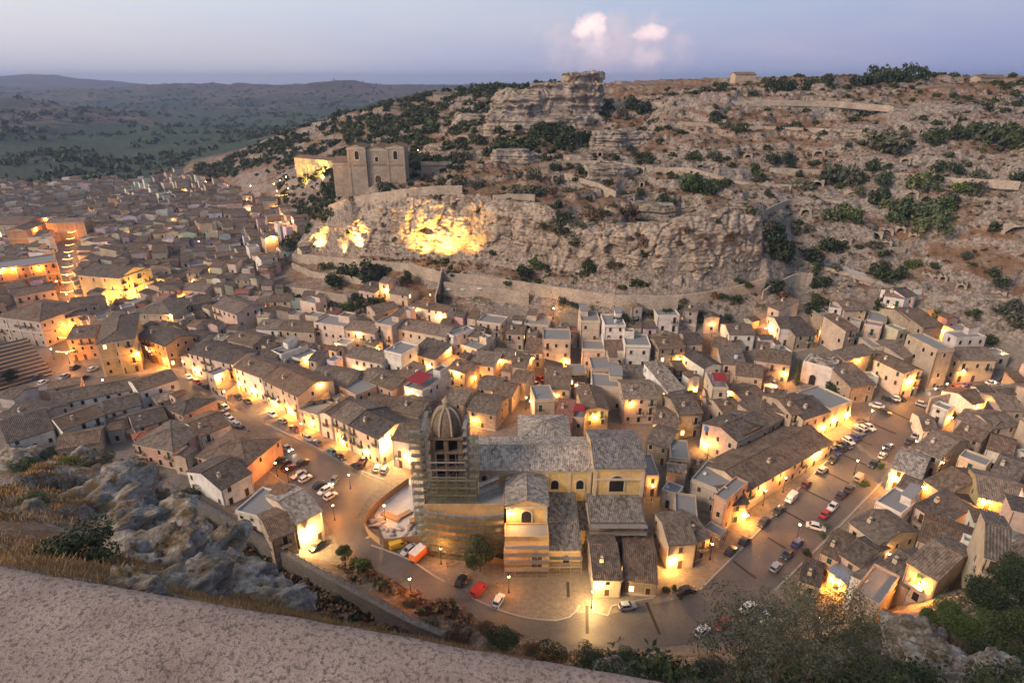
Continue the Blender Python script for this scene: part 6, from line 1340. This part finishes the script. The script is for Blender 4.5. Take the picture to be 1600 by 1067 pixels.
CARS = {(14, 8): '312,619,d 326,627,w 338,632,d 330,634,s 352,636,w 347,644,g 356,650,s 362,656,w 369,662,w 377,669,d 386,677,m 397,692,d',
        (20, -11): '405,696,s 415,701,d 421,708,k 427,714,w 436,719,d 444,725,k 452,731,m 473,722,k 467,741,s 477,747,w 499,757,k 508,765,w 516,774,w',
        (20, 14): '426,647,w 441,657,g 460,669,m 482,684,s 495,691,b 519,706,t 531,713,k 556,727,k 295,589,w 308,596,r 322,603,d 340,611,d 372,620,d 386,626,k',
        (6, -12): '590,730,w 601,733,s 567,718,m', (16, -9): '117,573,d 145,576,w 100,588,s 67,597,w 88,607,r 112,602,w 130,590,k 60,588,d',
        (12, 8): '1345,667,w 1357,666,w 1341,674,g 1334,682,b 1326,688,w 1320,694,d 1311,699,d 1303,704,b 1350,661,d', (12, -12): '1301,718,d 1285,733,s 1260,755,m 1216,797,d 1164,844,k 1142,860,k 1193,815,d',
        (10, -11): '1389,697,g 1379,711,w 1364,725,d 1327,763,d 1314,773,d 1301,791,w 1290,802,r 1246,847,b 1230,866,d 1212,885,s 1422,688,d 1430,681,s 1439,673,d',
        (14, 4): '1275,822,w 1397,622,w 1388,623,d 1406,621,d 1370,633,w 1382,643,d 1441,631,s 1454,634,d 1467,640,m 1464,652,b 1452,657,p 1434,662,p', (16, -3): '1495,605,r 1510,602,p 1550,598,w 1572,595,d 1590,594,d',
        (12, -9): '1097,985,w 1169,948,w 1196,963,w 1212,973,s 1200,957,b 1128,975,r', (20, -3): '980,946,s', (20, -5): '1074,921,k', (20, -11.1): '496,851,d', (8, -14): '720,906,k', (8, -13): '779,937,w', (14, -9): '639,858,s', (14, 6): '845,592,r 838,600,w'}
i_ = 0
for (dx, dy), s in CARS.items():
    for q in s.split():
        x, y, c = q.split(','); i_ += 1; f = 1 if (i_ * 7) % 3 else -1; car(float(x), float(y), dx * f, dy * f, 'sedan' if (i_ * 5) % 7 < 2 else 'hatch', c)
for a in ((449, 700, 14, 10, 'hatch', 's', True), (522, 750, -6, 8, 'hatch', 'g', True), (1465, 605, -16, 6, 'hatch', 's', True), (622, 851, 24, -7, 'van', 'y'), (657, 866, 14, -12, 'truck', 'o'), (748, 921, 12, -11, 'van', 'r'), (1236, 778, -10, 11, 'van', 'w'), (1343, 746, 10, -11, 'van', 'e'), (907, 588, 14, -1, 'van', 'w')): car(*a)
# benches and a bin by the lamps
def bench(px, py, rz, lab):
    p = hit(px, py); r = empty('bench', (p.x, p.y, zat(p.x, p.y) + .03), rz); m = MB()
    for k in range(3): m.box(-.9, -.05 + .15 * k, .43, .9, .07 + .15 * k, .47)
    m.build('seat', M['board'], r); m = MB()
    for k in range(2): m.box(-.9, .42, .58 + .17 * k, .9, .46, .70 + .17 * k)
    m.build('backrest', M['board'], r)
    for s in (-.7, .7): m = MB(); m.box(s - .04, -.05, 0, s + .04, .02, .43); m.box(s - .04, .38, 0, s + .04, .44, .92); m.box(s - .04, -.05, .38, s + .04, .44, .43); m.build('leg', M['iron'], r)
    tag(r, lab, 'bench')
bench(704, 885, .2, 'wooden bench right of the lamp post nearest the orange truck'); bench(781, 918, -.1, 'wooden bench between the red van and the second lamp post')
# roof water tanks, top level because they only stand there
for (px, py, lab) in [(652, 583, 'grey water tank on the roof terrace with the red awning'), (820, 503, 'pale water tank on the brick topped terrace house'), (962, 504, 'pale water tank on the tall white box house'), (1104, 672, 'blue tank on the long roof beside the pink house'), (1008, 580, 'pale water tank among the roofs right of the white van'), (1150, 560, 'grey water tank on a roof terrace below the lit upper lane')]:
    d = pix_dir(px, py).normalized(); w = HB.ray_cast(CAM + d * 95, d)
    if w[0] is None: continue
    t = MB(); t.lathe([(0, 0), (.65, 0), (.7, .1), (.7, 1.0), (.5, 1.2), (.2, 1.25), (.2, 1.35), (0, 1.35)], n=14); o = t.build('water_tank', M['blue' if 'blue' in lab else 'tankw'], None, w[0]); tag(o, lab, 'water tank')
# ------------------------------------------------------------------ plants
def leaf_mat(name, a, b, c3):
    m, t = newmat(name); r = t.n('ShaderNodeNewGeometry').outputs['Random Per Island']; q = t.n('ShaderNodeObjectInfo').outputs['Random']
    c = t.ramp(r, [(0.0, a), (0.55, b), (1.0, c3)]); c = t.mix(1.0, c, t.ramp(q, [(0, (.65, .72, .75)), (.5, (1, 1, 1)), (1, (1.35, 1.18, .95))]), 'MULTIPLY'); t.color(c)
    t.b.inputs['Roughness'].default_value = .7; t.b.inputs['Specular IOR Level'].default_value = .25; return m
M['leaf'] = leaf_mat('dark_leaves', (.018, .030, .014), (.040, .060, .024), (.075, .095, .04)); M['olive'] = leaf_mat('olive_leaves', (.05, .055, .032), (.095, .10, .06), (.16, .16, .105)); M['dry'] = leaf_mat('dry_twigs', (.07, .042, .028), (.13, .085, .052), (.20, .14, .085))
M['fresh'] = leaf_mat('fresh_leaves', (.035, .06, .014), (.07, .11, .028), (.12, .16, .05)); M['straw'] = leaf_mat('straw', (.20, .12, .05), (.34, .215, .10), (.48, .34, .17)); M['bark'] = flat('bark', (.11, .085, .065))
M['cactus'] = leaf_mat('cactus_pads', (.05, .075, .035), (.09, .12, .055), (.14, .16, .08))
def leaves(rs, centres, radii, n, size, asp=.5, flatten=.75, shell_=.55):
    """n leaf quads scattered through overlapping ellipsoid clumps"""
    k = rs.randint(0, len(centres), n); d = rs.normal(size=(n, 3)); d /= np.linalg.norm(d, axis=1)[:, None]; rad = rs.uniform(0, 1, n) ** (1 / 3.0) * (1 - shell_) + shell_ * rs.uniform(.8, 1.05, n)
    p = np.array(centres)[k] + d * (np.array(radii)[k] * rad[:, None]); nrm = d * .6 + rs.normal(size=(n, 3)) * .7; nrm[:, 2] += .3; nrm /= np.linalg.norm(nrm, axis=1)[:, None]
    t = np.cross(nrm, rs.normal(size=(n, 3))); t /= np.linalg.norm(t, axis=1)[:, None]; b = np.cross(nrm, t); s = size * rs.uniform(.6, 1.35, n)[:, None]
    return np.stack([p - t * s, p + b * s * asp, p + t * s, p - b * s * asp], 1)
def quads_mesh(name, Q, mat):
    n = len(Q); me = bpy.data.meshes.new(name); me.vertices.add(4 * n); me.vertices.foreach_set('co', Q.astype(np.float32).ravel()); me.loops.add(4 * n); me.loops.foreach_set('vertex_index', np.arange(4 * n, dtype=np.int32)); me.polygons.add(n)
    me.polygons.foreach_set('loop_start', np.arange(0, 4 * n, 4, dtype=np.int32)); me.polygons.foreach_set('loop_total', np.full(n, 4, np.int32)); me.materials.append(mat); me.update(calc_edges=True); return me
def clumps(rs, n, R_, H_, z0, rr0):
    c = []; r = []
    for i in range(n):
        a = rs.uniform(0, 6.28); q = math.sqrt(rs.uniform(0, 1)) * R_; z = z0 + rs.uniform(0, 1) * H_ * (1 - (q / (R_ + 1e-6)) ** 2 * .6); c.append((q * math.cos(a), q * math.sin(a), z)); s = rr0 * rs.uniform(.6, 1.25); r.append((s, s, s * .8))
    return c, r
SH = []                                                          # unit shrubs, one metre across
for i in range(5):
    rs = np.random.RandomState(100 + i); c, r = clumps(rs, 10, .40, .38, .10, .22); SH.append(leaves(rs, c, r, 620, .062))
SHM = {m: [quads_mesh('shrub', q, M[m]) for q in SH] for m in ('leaf', 'olive', 'dry', 'fresh', 'cactus')}
def trunk_mb(rs, H_, r0, nb, spread):
    mb = MB(); p = Vector((0, 0, -.4)); pts = [p]
    for k in range(5): p = p + Vector((rs.uniform(-.06, .06) * H_, rs.uniform(-.06, .06) * H_, (H_ + .4) / 5)); pts.append(p)
    for k in range(5): mb.tube(pts[k], pts[k + 1], r0 * (1 - .15 * k), r0 * (1 - .15 * (k + 1)), 7, cap=False)
    tips = []
    for k in range(nb):
        a = 6.28 * k / nb + rs.uniform(-.4, .4); b = pts[2 + k % 4]; e = b + Vector((math.cos(a) * spread * rs.uniform(.6, 1), math.sin(a) * spread * rs.uniform(.6, 1), H_ * rs.uniform(.25, .6))); m_ = b.lerp(e, .5) + Vector((0, 0, .06 * H_)); mb.tube(b, m_, r0 * .4, r0 * .25, 5, cap=False); mb.tube(m_, e, r0 * .25, r0 * .08, 5, cap=False); tips.append(tuple(e))
    return mb, tips
TREES = {}
def tree_proto(key, seed, H_, r0, nb, spread, nl, size, mat, crown_r, asp=.5, trunk_f=.5):
    rs = np.random.RandomState(seed); mb, tips = trunk_mb(rs, H_ * trunk_f, r0, nb, spread); c, r = list(tips), [(crown_r * rs.uniform(.7, 1.2),) * 2 + (crown_r * rs.uniform(.55, .9),) for _ in tips]
    for _ in range(nb // 2): a = rs.uniform(0, 6.28); c.append((math.cos(a) * spread * .4, math.sin(a) * spread * .4, H_ * rs.uniform(.65, .9))); r.append((crown_r,) * 2 + (crown_r * .8,))
    TREES.setdefault(key, []).append((mb.mesh('trunk', M['bark']), quads_mesh('crown', leaves(rs, c, r, nl, size, asp, shell_=.35), M[mat]), H_))
for s in range(3): tree_proto('round', 200 + s, 6, .16, 9, 1.9, 5200, .15, 'leaf', 1.15); tree_proto('olive', 210 + s, 4.5, .18, 8, 1.7, 1500, .13, 'olive', .85); tree_proto('fresh', 220 + s, 5.5, .15, 9, 1.6, 4000, .15, 'fresh', 1.0)
for s in range(3): tree_proto('wispy', 230 + s, 7, .11, 16, 2.1, 5600, .085, 'olive', .95, .28, .62)
tree_proto('near', 240, 5, .14, 14, 2.0, 15000, .075, 'leaf', .85, .45); tree_proto('near', 241, 4.6, .13, 12, 1.9, 14000, .075, 'fresh', .8, .45)
rs = np.random.RandomState(9); c = [(0, 0, .8 + .5 * k) for k in range(13)]; r = [(.75 * (1 - (k / 13) ** 1.6) + .12,) * 2 + (.6,) for k in range(13)]; mb = MB(); mb.tube((0, 0, -.5), (0, 0, 6), .14, .05, 6); TREES['cypress'] = [(mb.mesh('trunk', M['bark']), quads_mesh('crown', leaves(rs, c, r, 1800, .14), M['leaf']), 7.5)]
def palm_mesh():
    mb = MB(); mb.tube((0, 0, -.4), (.15, 0, 5), .22, .17, 8); Q = []; rs = np.random.RandomState(4)
    for k in range(22):
        a = 6.28 * k / 22 + rs.uniform(-.1, .1); el = rs.uniform(.1, 1.0); p = Vector((.15, 0, 5)); v = Vector((math.cos(a), math.sin(a), el)).normalized()
        for j in range(8):
            q = p + v * .34; v = (v + Vector((0, 0, -.20))).normalized(); s = v.cross(Vector((0, 0, 1))).normalized() * (.30 * math.sin(math.pi * (j + 1) / 9) + .05)
            for sg in (-1, 1): Q.append([p, p + s * sg + Vector((0, 0, -.12)), q + s * sg * .9 + Vector((0, 0, -.12)), q])
            p = q
    return mb.mesh('trunk', M['bark']), quads_mesh('crown', np.array([[tuple(p) for p in q] for q in Q]), M['leaf']), 6.5
TREES['palm'] = [palm_mesh()]
TN = dict(round='dark leafy tree', olive='grey green olive tree', fresh='bright green leafy tree', wispy='wispy fine leaved tree', near='bushy small leaved tree', cypress='slim dark cypress', palm='small palm tree')
VR = random.Random(77); NSH = [0]
def tree(px, py, h, key, txt=None, base=True):
    p = hit(px, py) if px != 1150 else CAM + pix_dir(px, py) * 31; z = min(zat(p.x, p.y), max(ztin(p.x, p.y), zat(p.x, p.y) - .3)); v = VR.choice(TREES[key]); s = h / v[2]; r = empty('palm' if key == 'palm' else 'tree', (p.x, p.y, z), VR.uniform(0, 6.28)); r.scale = (s, s, s); link('trunk', v[0], r); link('crown', v[1], r); tag(r, txt, 'tree')
    if not txt: auto(r, TN[key], Vector((p.x, p.y, z + h * .5)))
SN = dict(leaf='dark green shrub', olive='grey green shrub', dry='dry brown shrub', fresh='bright green shrub', cactus='prickly pear thicket')
def shrub_w(x, y, w, mt, z=None, squash=None):
    z = zat(x, y) if z is None else z; o = link('shrub', VR.choice(SHM[mt]), None, (x, y, z - .08 * w), VR.uniform(0, 6.28)); q = squash or VR.uniform(.65, .95); o.scale = (w * 1.15, w * VR.uniform(.85, 1.2), w * q * 1.5); tag(o, None, 'shrub'); NSH[0] += 1
    auto(o, ('large ' if w > 7 else 'small ' if w < 3 else '') + SN[mt], Vector((x, y, z + w * .3))); return o
def shrub(px, py, wpx, mt):
    p = hit(px, py + wpx * .25)
    if py < 140 and px > 1080: p = ptY(px, py, 372); p.z = zat(p.x, p.y)
    shrub_w(p.x, p.y, wpx / FPX * (p - CAM).length * 1.12, mt)
for s in '''1105,134,18,l 1130,131,16,l 1214,122,24,l 1240,124,18,l 1268,120,20,l 1298,113,20,l 1348,110,28,l 1378,115,30,l 1402,120,24,l 1426,120,30,l 1180,131,14,l 785,185,24,l 878,167,18,o 932,174,30,l 948,163,22,l 990,166,26,l 972,178,20,o 1008,172,22,l 850,207,25,l 902,216,46,l 884,206,30,l 880,228,34,l 740,210,20,o 752,217,24,l 720,240,24,o 1000,240,28,l 1085,243,18,l 1115,242,18,o 1078,283,44,f 1104,286,30,l 1122,290,20,l 1186,278,22,l 835,276,25,o 868,261,18,l 872,282,14,o 1000,302,14,l 1045,306,28,l 1086,330,16,l 812,296,26,o 838,297,28,o 862,298,24,d 905,296,22,l 945,268,20,d 840,408,24,f 852,412,22,l 818,424,28,l 922,414,26,l 914,426,22,l 928,404,16,f 1132,196,20,o 1118,182,16,l 1156,205,22,l
1205,248,20,l 1228,248,28,l 1362,268,22,l 1375,224,46,o 1460,214,30,l 1482,210,30,l 1506,210,25,l 1522,204,20,l 1556,210,38,l 1590,215,34,l 1575,200,22,l 1478,264,26,l 1530,274,22,o 1590,276,25,l 1312,277,44,o 1340,281,30,o 1385,281,30,c 1252,291,28,o 1440,286,32,c 1456,294,24,c 1480,311,22,o 1500,296,25,f 1520,292,26,o 1376,311,26,l 1390,326,30,c 1420,328,40,c 1456,332,36,c 1466,347,40,c 1476,320,24,f 1320,328,38,c 1331,338,26,f 1405,342,28,c 1252,361,24,o 1265,402,34,l 1292,390,32,l 1276,412,15,f 1302,418,20,o 1341,386,10,l 1365,386,22,o 1370,427,28,l 1390,429,28,l 1406,431,20,o 1426,406,18,f 1460,411,12,l 1506,402,15,o 1546,432,20,l 1576,482,30,o 1561,442,20,l 1582,504,30,o 1521,492,18,l 1541,532,18,l 1461,492,14,f 1200,362,25,l 1206,382,28,l 1216,397,24,l
575,428,46,l 546,426,30,l 521,441,30,l 601,421,24,l 581,442,30,l 510,415,20,l 471,466,18,l 486,471,24,l 461,477,18,f 501,476,20,l 516,476,18,o 536,477,16,f 583,471,20,l 601,469,16,f 478,492,24,l 616,250,36,l 642,248,40,l 658,256,28,l 601,288,26,o 521,297,24,l 530,291,20,l 632,262,26,l 690,275,20,o 720,280,24,o 745,285,22,o 1285,442,28,l 1268,484,26,l 1277,470,24,l 1210,452,28,l 1222,462,20,d 1302,606,24,l 1312,600,15,l 1260,614,12,l 1090,497,22,l 1106,498,18,o 1041,491,22,l 982,501,25,l 962,497,18,o 896,476,14,l 936,472,8,l 1011,492,18,o 1131,497,20,l 1065,475,16,o 1150,470,16,l 1115,462,16,d 1165,445,16,l 577,602,22,l 566,592,20,f 522,570,26,l 563,882,28,f 1378,727,11,f 1352,756,12,f 1288,823,11,f 1287,836,10,f 1259,864,14,l 1490,650,9,l 1497,644,9,l 1040,922,12,l 1055,918,10,f 1062,930,9,l 930,330,30,d 980,325,34,d 1010,370,26,d 900,365,28,o 870,350,30,o 880,335,30,l 850,350,20,l 800,340,16,d 960,410,18,d 1060,380,14,d 520,302,24,l 505,312,26,l 500,326,20,o 516,332,22,l 532,300,22,l 1203,368,34,l 1212,385,34,l 1222,402,30,l 1196,352,26,o 1210,352,22,l 1228,385,20,d 470,352,22,l 482,332,26,l 466,372,20,o 455,386,22,l 490,312,22,l 475,318,20,o 460,330,16,l 880,470,16,l 1345,300,20,o 1300,330,22,l'''.split():
    x, y, w, k = s.split(','); shrub(float(x), float(y), float(w), dict(l='leaf', o='olive', d='dry', f='fresh', c='cactus')[k])
for s_ in '876,345,20,o 884,362,16,l 868,358,14,d 893,380,14,l 870,325,22,l 905,352,18,o 925,345,14,l 985,372,12,d 1005,392,10,l 1075,360,14,d 1105,372,10,l 1030,400,10,d 800,372,10,o 770,395,12,l 600,352,10,d 618,375,10,o 748,330,12,l 1140,372,16,d 1120,345,14,l'.split():
    x, y, w, k = s_.split(','); p = cliffpt(float(x), float(y)); w_ = float(w) / FPX * (p - CAM).length; shrub_w(p.x, p.y, w_ * 1.1, dict(l='leaf', o='olive', d='dry')[k], p.z - .2 * w_)
for px, py, h, k, t in [(749, 892, 8.5, 'round', 'round leafy tree on the square in front of the scaffolded church'), (540, 876, 4.5, 'fresh', 'small lamplit tree beside the lane near the dark wall'), (548, 492, 7, 'fresh', None), (562, 490, 9, 'round', None), (637, 446, 6.5, 'round', None), (687, 476, 5, 'round', None), (1243, 602, 9.5, 'cypress', 'dark leaning cypress beside the white fronted chapel'), (1354, 590, 9, 'cypress', None), (1378, 594, 6, 'round', None), (1390, 590, 5, 'round', None), (1373, 488, 5.5, 'round', None), (510, 274, 7, 'palm', None), (528, 272, 7.5, 'palm', None), (498, 276, 6, 'palm', None), (207, 344, 11, 'cypress', 'single dark cypress rising from the far rooftops'), (70, 448, 6, 'round', None), (705, 434, 5, 'round', None), (586, 612, 5, 'round', None), (20, 600, 6, 'round', None), (1468, 996, 4.2, 'near', 'bushy tree with a bare trunk beside the lamplit steps'), (1150, 1075, 7.5, 'wispy', 'wispy tree rising before the parked cars at the bottom'), (1262, 1085, 6.2, 'wispy', 'tall wispy tree right of the parked cars at the bottom'), (1205, 1100, 4.5, 'wispy', None), (1330, 1075, 4, 'wispy', None), (1560, 985, 7, 'near', None), (1600, 940, 8, 'near', None), (1530, 950, 5, 'near', None), (1590, 1040, 5, 'near', None), (1520, 1010, 3.5, 'near', None)]: tree(px, py, h, k, t)
# near bushes with fine leaves
NB_ = []
for i in range(3): rs = np.random.RandomState(300 + i); c, r = clumps(rs, 14, .36, .36, .10, .17); NB_.append(leaves(rs, c, r, 6500, .017, .45))
NBM = {m: [quads_mesh('shrub', q, M[m]) for q in NB_] for m in ('leaf', 'olive', 'dry', 'fresh')}
for s in '''112,855,125,l 82,706,26,l 45,722,42,f 108,722,30,f 152,716,52,o 205,728,50,l 50,775,38,f 290,778,50,l 232,745,34,d 262,850,46,d 300,835,60,d 350,858,60,d 380,900,50,d 410,890,46,o 195,755,30,d 240,770,36,d 330,812,40,l 360,840,36,l 265,800,44,d 70,735,26,d 135,700,26,l 180,880,40,d 788,990,66,l 862,1022,56,l 922,1026,60,l 985,1030,60,f 1045,1040,64,f 1110,1040,70,o 1160,1060,80,o 1230,1050,80,f 1300,1050,80,o 1360,1040,60,f 1400,1060,60,f 1430,1000,44,l 1390,995,40,l 1500,1020,50,d 1545,1020,60,l 1590,1010,80,l 1580,960,70,l 1540,935,60,l 1600,900,70,l 1555,905,50,l 1500,965,46,l 1340,1000,40,f 1480,985,30,d 760,975,30,d 715,985,40,d 670,970,30,o 690,940,26,d 640,940,22,o 600,915,20,d 830,1010,34,d 1410,1045,34,d 1455,1055,40,f'''.split():
    x, y, w, k = s.split(','); px, py, w = float(x), float(y), float(w); mt = dict(l='leaf', o='olive', d='dry', f='fresh')[k]; p = hit(px, py + w * .2); ww = w / FPX * (p - CAM).length; o = link('shrub', VR.choice(NBM[mt]), None, (p.x, p.y, zat(p.x, p.y) - .1 * ww), VR.uniform(0, 6.28)); o.scale = (ww * 1.15, ww, ww * VR.uniform(.75, 1.0)); tag(o, None, 'shrub'); auto(o, SN[mt] + ' on the near slope', Vector((p.x, p.y, p.z + .3 * ww))); NSH[0] += 1
# more shrubs over the hill until there are 295
def rnd_hill(n, ok, xr, yr):
    out = []
    while len(out) < n:
        x, y = VR.uniform(*xr), VR.uniform(*yr); h, f = hillat(x, y)
        if h > .5 and ok(x, y) and perlin(np.array(x / 28.0), np.array(y / 28.0), np.array(2.0)) > VR.uniform(-.5, .25): out.append((x, y))
    return out
vis = lambda x, y: zat(x, y) > 20 and y > 215
for x, y in sorted(rnd_hill(max(0, 296 - NSH[0]), vis, (-60, 330), (215, 400)), key=lambda p: p[1]): shrub_w(x, y, VR.uniform(2.2, 5.5), VR.choice(['leaf', 'leaf', 'leaf', 'olive', 'dry', 'fresh']))
def tufts(name, pts, size, mt, nq, label, base_shape=SH, spread=1.0):
    Q = []; rs = np.random.RandomState(len(pts))
    for (x, y) in pts:
        b = base_shape[rs.randint(len(base_shape))]; k = rs.choice(len(b), nq, replace=False); s = size * rs.uniform(.5, 1.5); q = b[k].copy(); cen = q.mean(1, keepdims=True); q = cen + (q - cen) * 2.6; a = rs.uniform(0, 6.28); ca, sa = math.cos(a), math.sin(a); q = np.stack([q[..., 0] * ca - q[..., 1] * sa, q[..., 0] * sa + q[..., 1] * ca, q[..., 2]], -1)
        Q.append(q * np.array([s, s, s * 1.05]) + np.array([x, y, zat(x, y) - .06 * s]))
    o = link(name, quads_mesh(name, np.concatenate(Q), M[mt])); tag(o, label, name, None, 'stuff')
tufts('undergrowth', rnd_hill(3200, vis, (-110, 380), (215, 420)), 1.9, 'dry', 30, 'low dry scrub scattered over the rocky hillside'); tufts('weeds', rnd_hill(2600, vis, (-110, 380), (215, 420)), 1.9, 'leaf', 30, 'small green scrub scattered over the rocky hillside')
flank = lambda x, y: zat(x, y) > 6
tufts('shrubbery', rnd_hill(520, vis, (-110, 380), (215, 420)), 3.6, 'leaf', 150, 'mixed green bushes scattered between the rocks of the hillside')
tufts('woods', rnd_hill(1700, flank, (-330, 40), (330, 640)), 6.5, 'leaf', 60, 'dark scattered trees over the wooded spur left of the outcrop')
fk = [hit(VR.uniform(435, 560), VR.uniform(245, 345)) for _ in range(260)]
tufts('woods', [(p.x, p.y) for p in fk if p.y > 320], 4.2, 'leaf', 60, 'bushes on the bare flank between the town roofs and the long lit building')
pl = []
while len(pl) < 2600:
    a, r_ = VR.uniform(-.85, .35), math.exp(VR.uniform(math.log(700), math.log(5200))); x, y = r_ * math.sin(a), r_ * math.cos(a)
    if hillat(x, y)[1] > .6 and perlin(np.array(x / 160.0), np.array(y / 160.0), np.array(5.0)) > VR.uniform(-.25, .25): pl.append((x, y))
tufts('forest', pl, 15, 'leaf', 34, 'dark orchards and woods over the far valley')
gul = []
while len(gul) < 900:
    x, y = VR.uniform(-85, -5), VR.uniform(45, 120)
    if hillat(x, y)[0] > .4 and zat(x, y) < 45: gul.append((x, y))
tufts('scrub', gul, 2.6, 'dry', 60, 'dark dry scrub filling the gully beside the long wall')
tufts('scrub', gul[:260], 2.2, 'leaf', 60, 'green scrub in the gully beside the long wall')
fgp = []
while len(fgp) < 1700:
    x, y = VR.uniform(2, 75), VR.uniform(14, 70)
    if hillat(x, y)[0] > .4 and zat(x, y) > 8: fgp.append((x, y))
tufts('scrub', fgp[700:], 2.2, 'leaf', 160, 'dark green undergrowth on the near slope at the lower right', NB_)
tufts('scrub', fgp[:700], 2.0, 'olive', 110, 'tangled scrub on the near slope at the lower right', NB_)
# dry grass on the near slope
def grass(seed, N_, x0, x1, y0, y1, rmin, rmax, th, h0, h1, w0, w1, label):
    rs = np.random.RandomState(seed); gx = rs.uniform(x0, x1, N_); gy = rs.uniform(y0, y1, N_); m_ = fbm(gx / 7, gy / 7, gx * 0 + 3, 3); rd = np.hypot(gx, gy); keep = (m_ + rs.uniform(-.3, .3, N_) > th) & (rd > rmin) & (rd < rmax); gx, gy = gx[keep], gy[keep]
    gz = np.array([zat(a, b) for a, b in zip(gx, gy)]); keep = gz > 50; gx, gy, gz = gx[keep], gy[keep], gz[keep]; n = len(gx)
    h = rs.uniform(h0, h1, n); a = rs.uniform(0, 6.28, n); w = w0 + w1 * np.hypot(gx, gy); lx, ly = rs.normal(0, .45, n) * h, rs.normal(0, .45, n) * h
    Q = np.stack([np.stack([gx - w * np.cos(a), gy - w * np.sin(a), gz - .03], 1), np.stack([gx + w * np.cos(a), gy + w * np.sin(a), gz - .03], 1), np.stack([gx + lx + w * .3 * np.cos(a), gy + ly + w * .3 * np.sin(a), gz + h], 1), np.stack([gx + lx - w * .3 * np.cos(a), gy + ly, gz + h], 1)], 1)
    tag(link('grass', quads_mesh('grass', Q, M['straw'])), label, 'grass', None, 'stuff')
grass(12, 420000, -62, 2, 4, 68, 19, 90, -.12, .10, .32, .007, .00062, 'straw coloured dry grass on the near rocky slope')
grass(13, 260000, -16, 6, 1.8, 19, 2.2, 19.5, -.35, .04, .15, .002, .0004, 'short dry grass just below the parapet')
# ------------------------------------------------------------------ haze: one closed box of thin air round everything
mb = MB(); zmin = float(GZ.min()) - 3; mb.box(-8400, -60, zmin, 8400, 8400, max(float(GZ.max()) + 6, 130)); hz = bpy.data.materials.new('haze_air'); hz.use_nodes = True; hn = hz.node_tree; hn.nodes.clear(); ho = hn.nodes.new('ShaderNodeOutputMaterial'); hv = hn.nodes.new('ShaderNodeVolumePrincipled')
hv.inputs['Color'].default_value = (.40, .53, .82, 1); hv.inputs['Density'].default_value = 0.00013; hv.inputs['Anisotropy'].default_value = 0.2; hn.links.new(hv.outputs[0], ho.inputs['Volume'])
tag(mb.build('haze', hz), 'thin blue evening haze over the valley', 'haze', None, 'stuff')
# ------------------------------------------------------------------ labels: look first, then where it stands next to something one can find
MARKS = {'the domed tower': (697, 680), 'the church nave': (860, 720), 'the square tree': (750, 870), 'the orange truck': (657, 865), 'the white chapel': (1275, 575), 'the restaurant terrace': (660, 490), 'the blue awning': (728, 440), 'the brightest cliff': (685, 360), 'the convent church': (595, 250),
         'the floodlit church': (210, 430), 'the stepped grandstand': (40, 560), 'the wedge palazzo': (182, 520), 'the crowning outcrop': (860, 150), 'the tall tower house': (1470, 570), 'the white van': (907, 588), 'the building yard': (620, 800), 'the dark cypress': (1245, 575),
         'the red terrace awning': (645, 600), 'the long lamplit roof': (1230, 715), 'the plateau house': (1165, 128), 'the road wall': (1530, 610), 'the cliff end': (1190, 380), 'the lamplit steps': (1420, 935), 'the two boulders': (1460, 1035), 'the dark gully wall': (470, 880), 'the cave row': (1400, 360), 'the upper caves': (1400, 258), 'the long white roof': (150, 615), 'the big cave': (1590, 378), 'the street junction': (285, 590), 'the parapet': (200, 900), 'the parking street': (1330, 760), 'the farmhouse': (605, 455), 'the yellow long building': (500, 255), 'the far cypress': (207, 330)}
ORD = 'nearest second third fourth fifth sixth seventh eighth ninth tenth eleventh twelfth thirteenth fourteenth fifteenth sixteenth seventeenth eighteenth nineteenth twentieth'.split()
RP = dict(g='tiled gable roof', s='single sloping roof', p='gable facing front', h='hipped tile roof', f='flat terrace roof', b='tile roof')
for (r, W_, D_, h, roof, wc, op) in HOUSES:
    c, s = math.cos(r.rotation_euler.z), math.sin(r.rotation_euler.z); p = Vector((r.location.x + c * W_ / 2 - s * D_ / 2, r.location.y + s * W_ / 2 + c * D_ / 2, r.location.z + h))
    st = 'low' if h < 5.3 else 'two-storey' if h < 8.6 else 'three-storey' if h < 12 else 'tall'
    rp = 'red awning' if 'A' in op else ('red ' if 'R' in op else 'brown ' if 'N' in op else 'pale ' if 'P' in op else '') + RP[roof]
    AUTO.append((r, '%s %s house with %s' % (WN[wc], st, rp), p))
buck = {}
for o, txt, p in AUTO:
    x, y = proj(p); nm, (mx, my) = min(MARKS.items(), key=lambda kv: (kv[1][0] - x) ** 2 + (kv[1][1] - y) ** 2); dx, dy = x - mx, y - my
    dr = ('right of' if dx > 0 else 'left of') if abs(dx) > abs(dy) else ('below' if dy > 0 else 'above'); buck.setdefault((o['category'], txt, nm, dr), []).append((math.hypot(dx, dy), o))
for (cat, txt, nm, dr), L_ in buck.items():
    L_.sort(key=lambda q: q[0])
    for k, (d, o) in enumerate(L_): o['label'] = txt + ', ' + (('just ' if len(L_) == 1 else 'nearest ' if k == 0 else ORD[min(k, 19)] + ' nearest ') if d < 400 else '') + dr + ' ' + nm
GRP = dict(house='houses of the hill town', car='cars parked along the streets', lamp='street lamps of the town', shrub='shrubs on the slopes', tree='trees among the rocks and streets', cave='cave mouths in the hillside', rock='outcrops on the hill')
for o in COL.objects:
    if o.parent is None and o.get('category') in GRP and not o.get('group'): o['group'] = GRP[o['category']]
    if o.parent is None and o.get('category') and not o.get('label'): o['label'] = 'weathered ' + o['category'] + ' among the old town roofs'
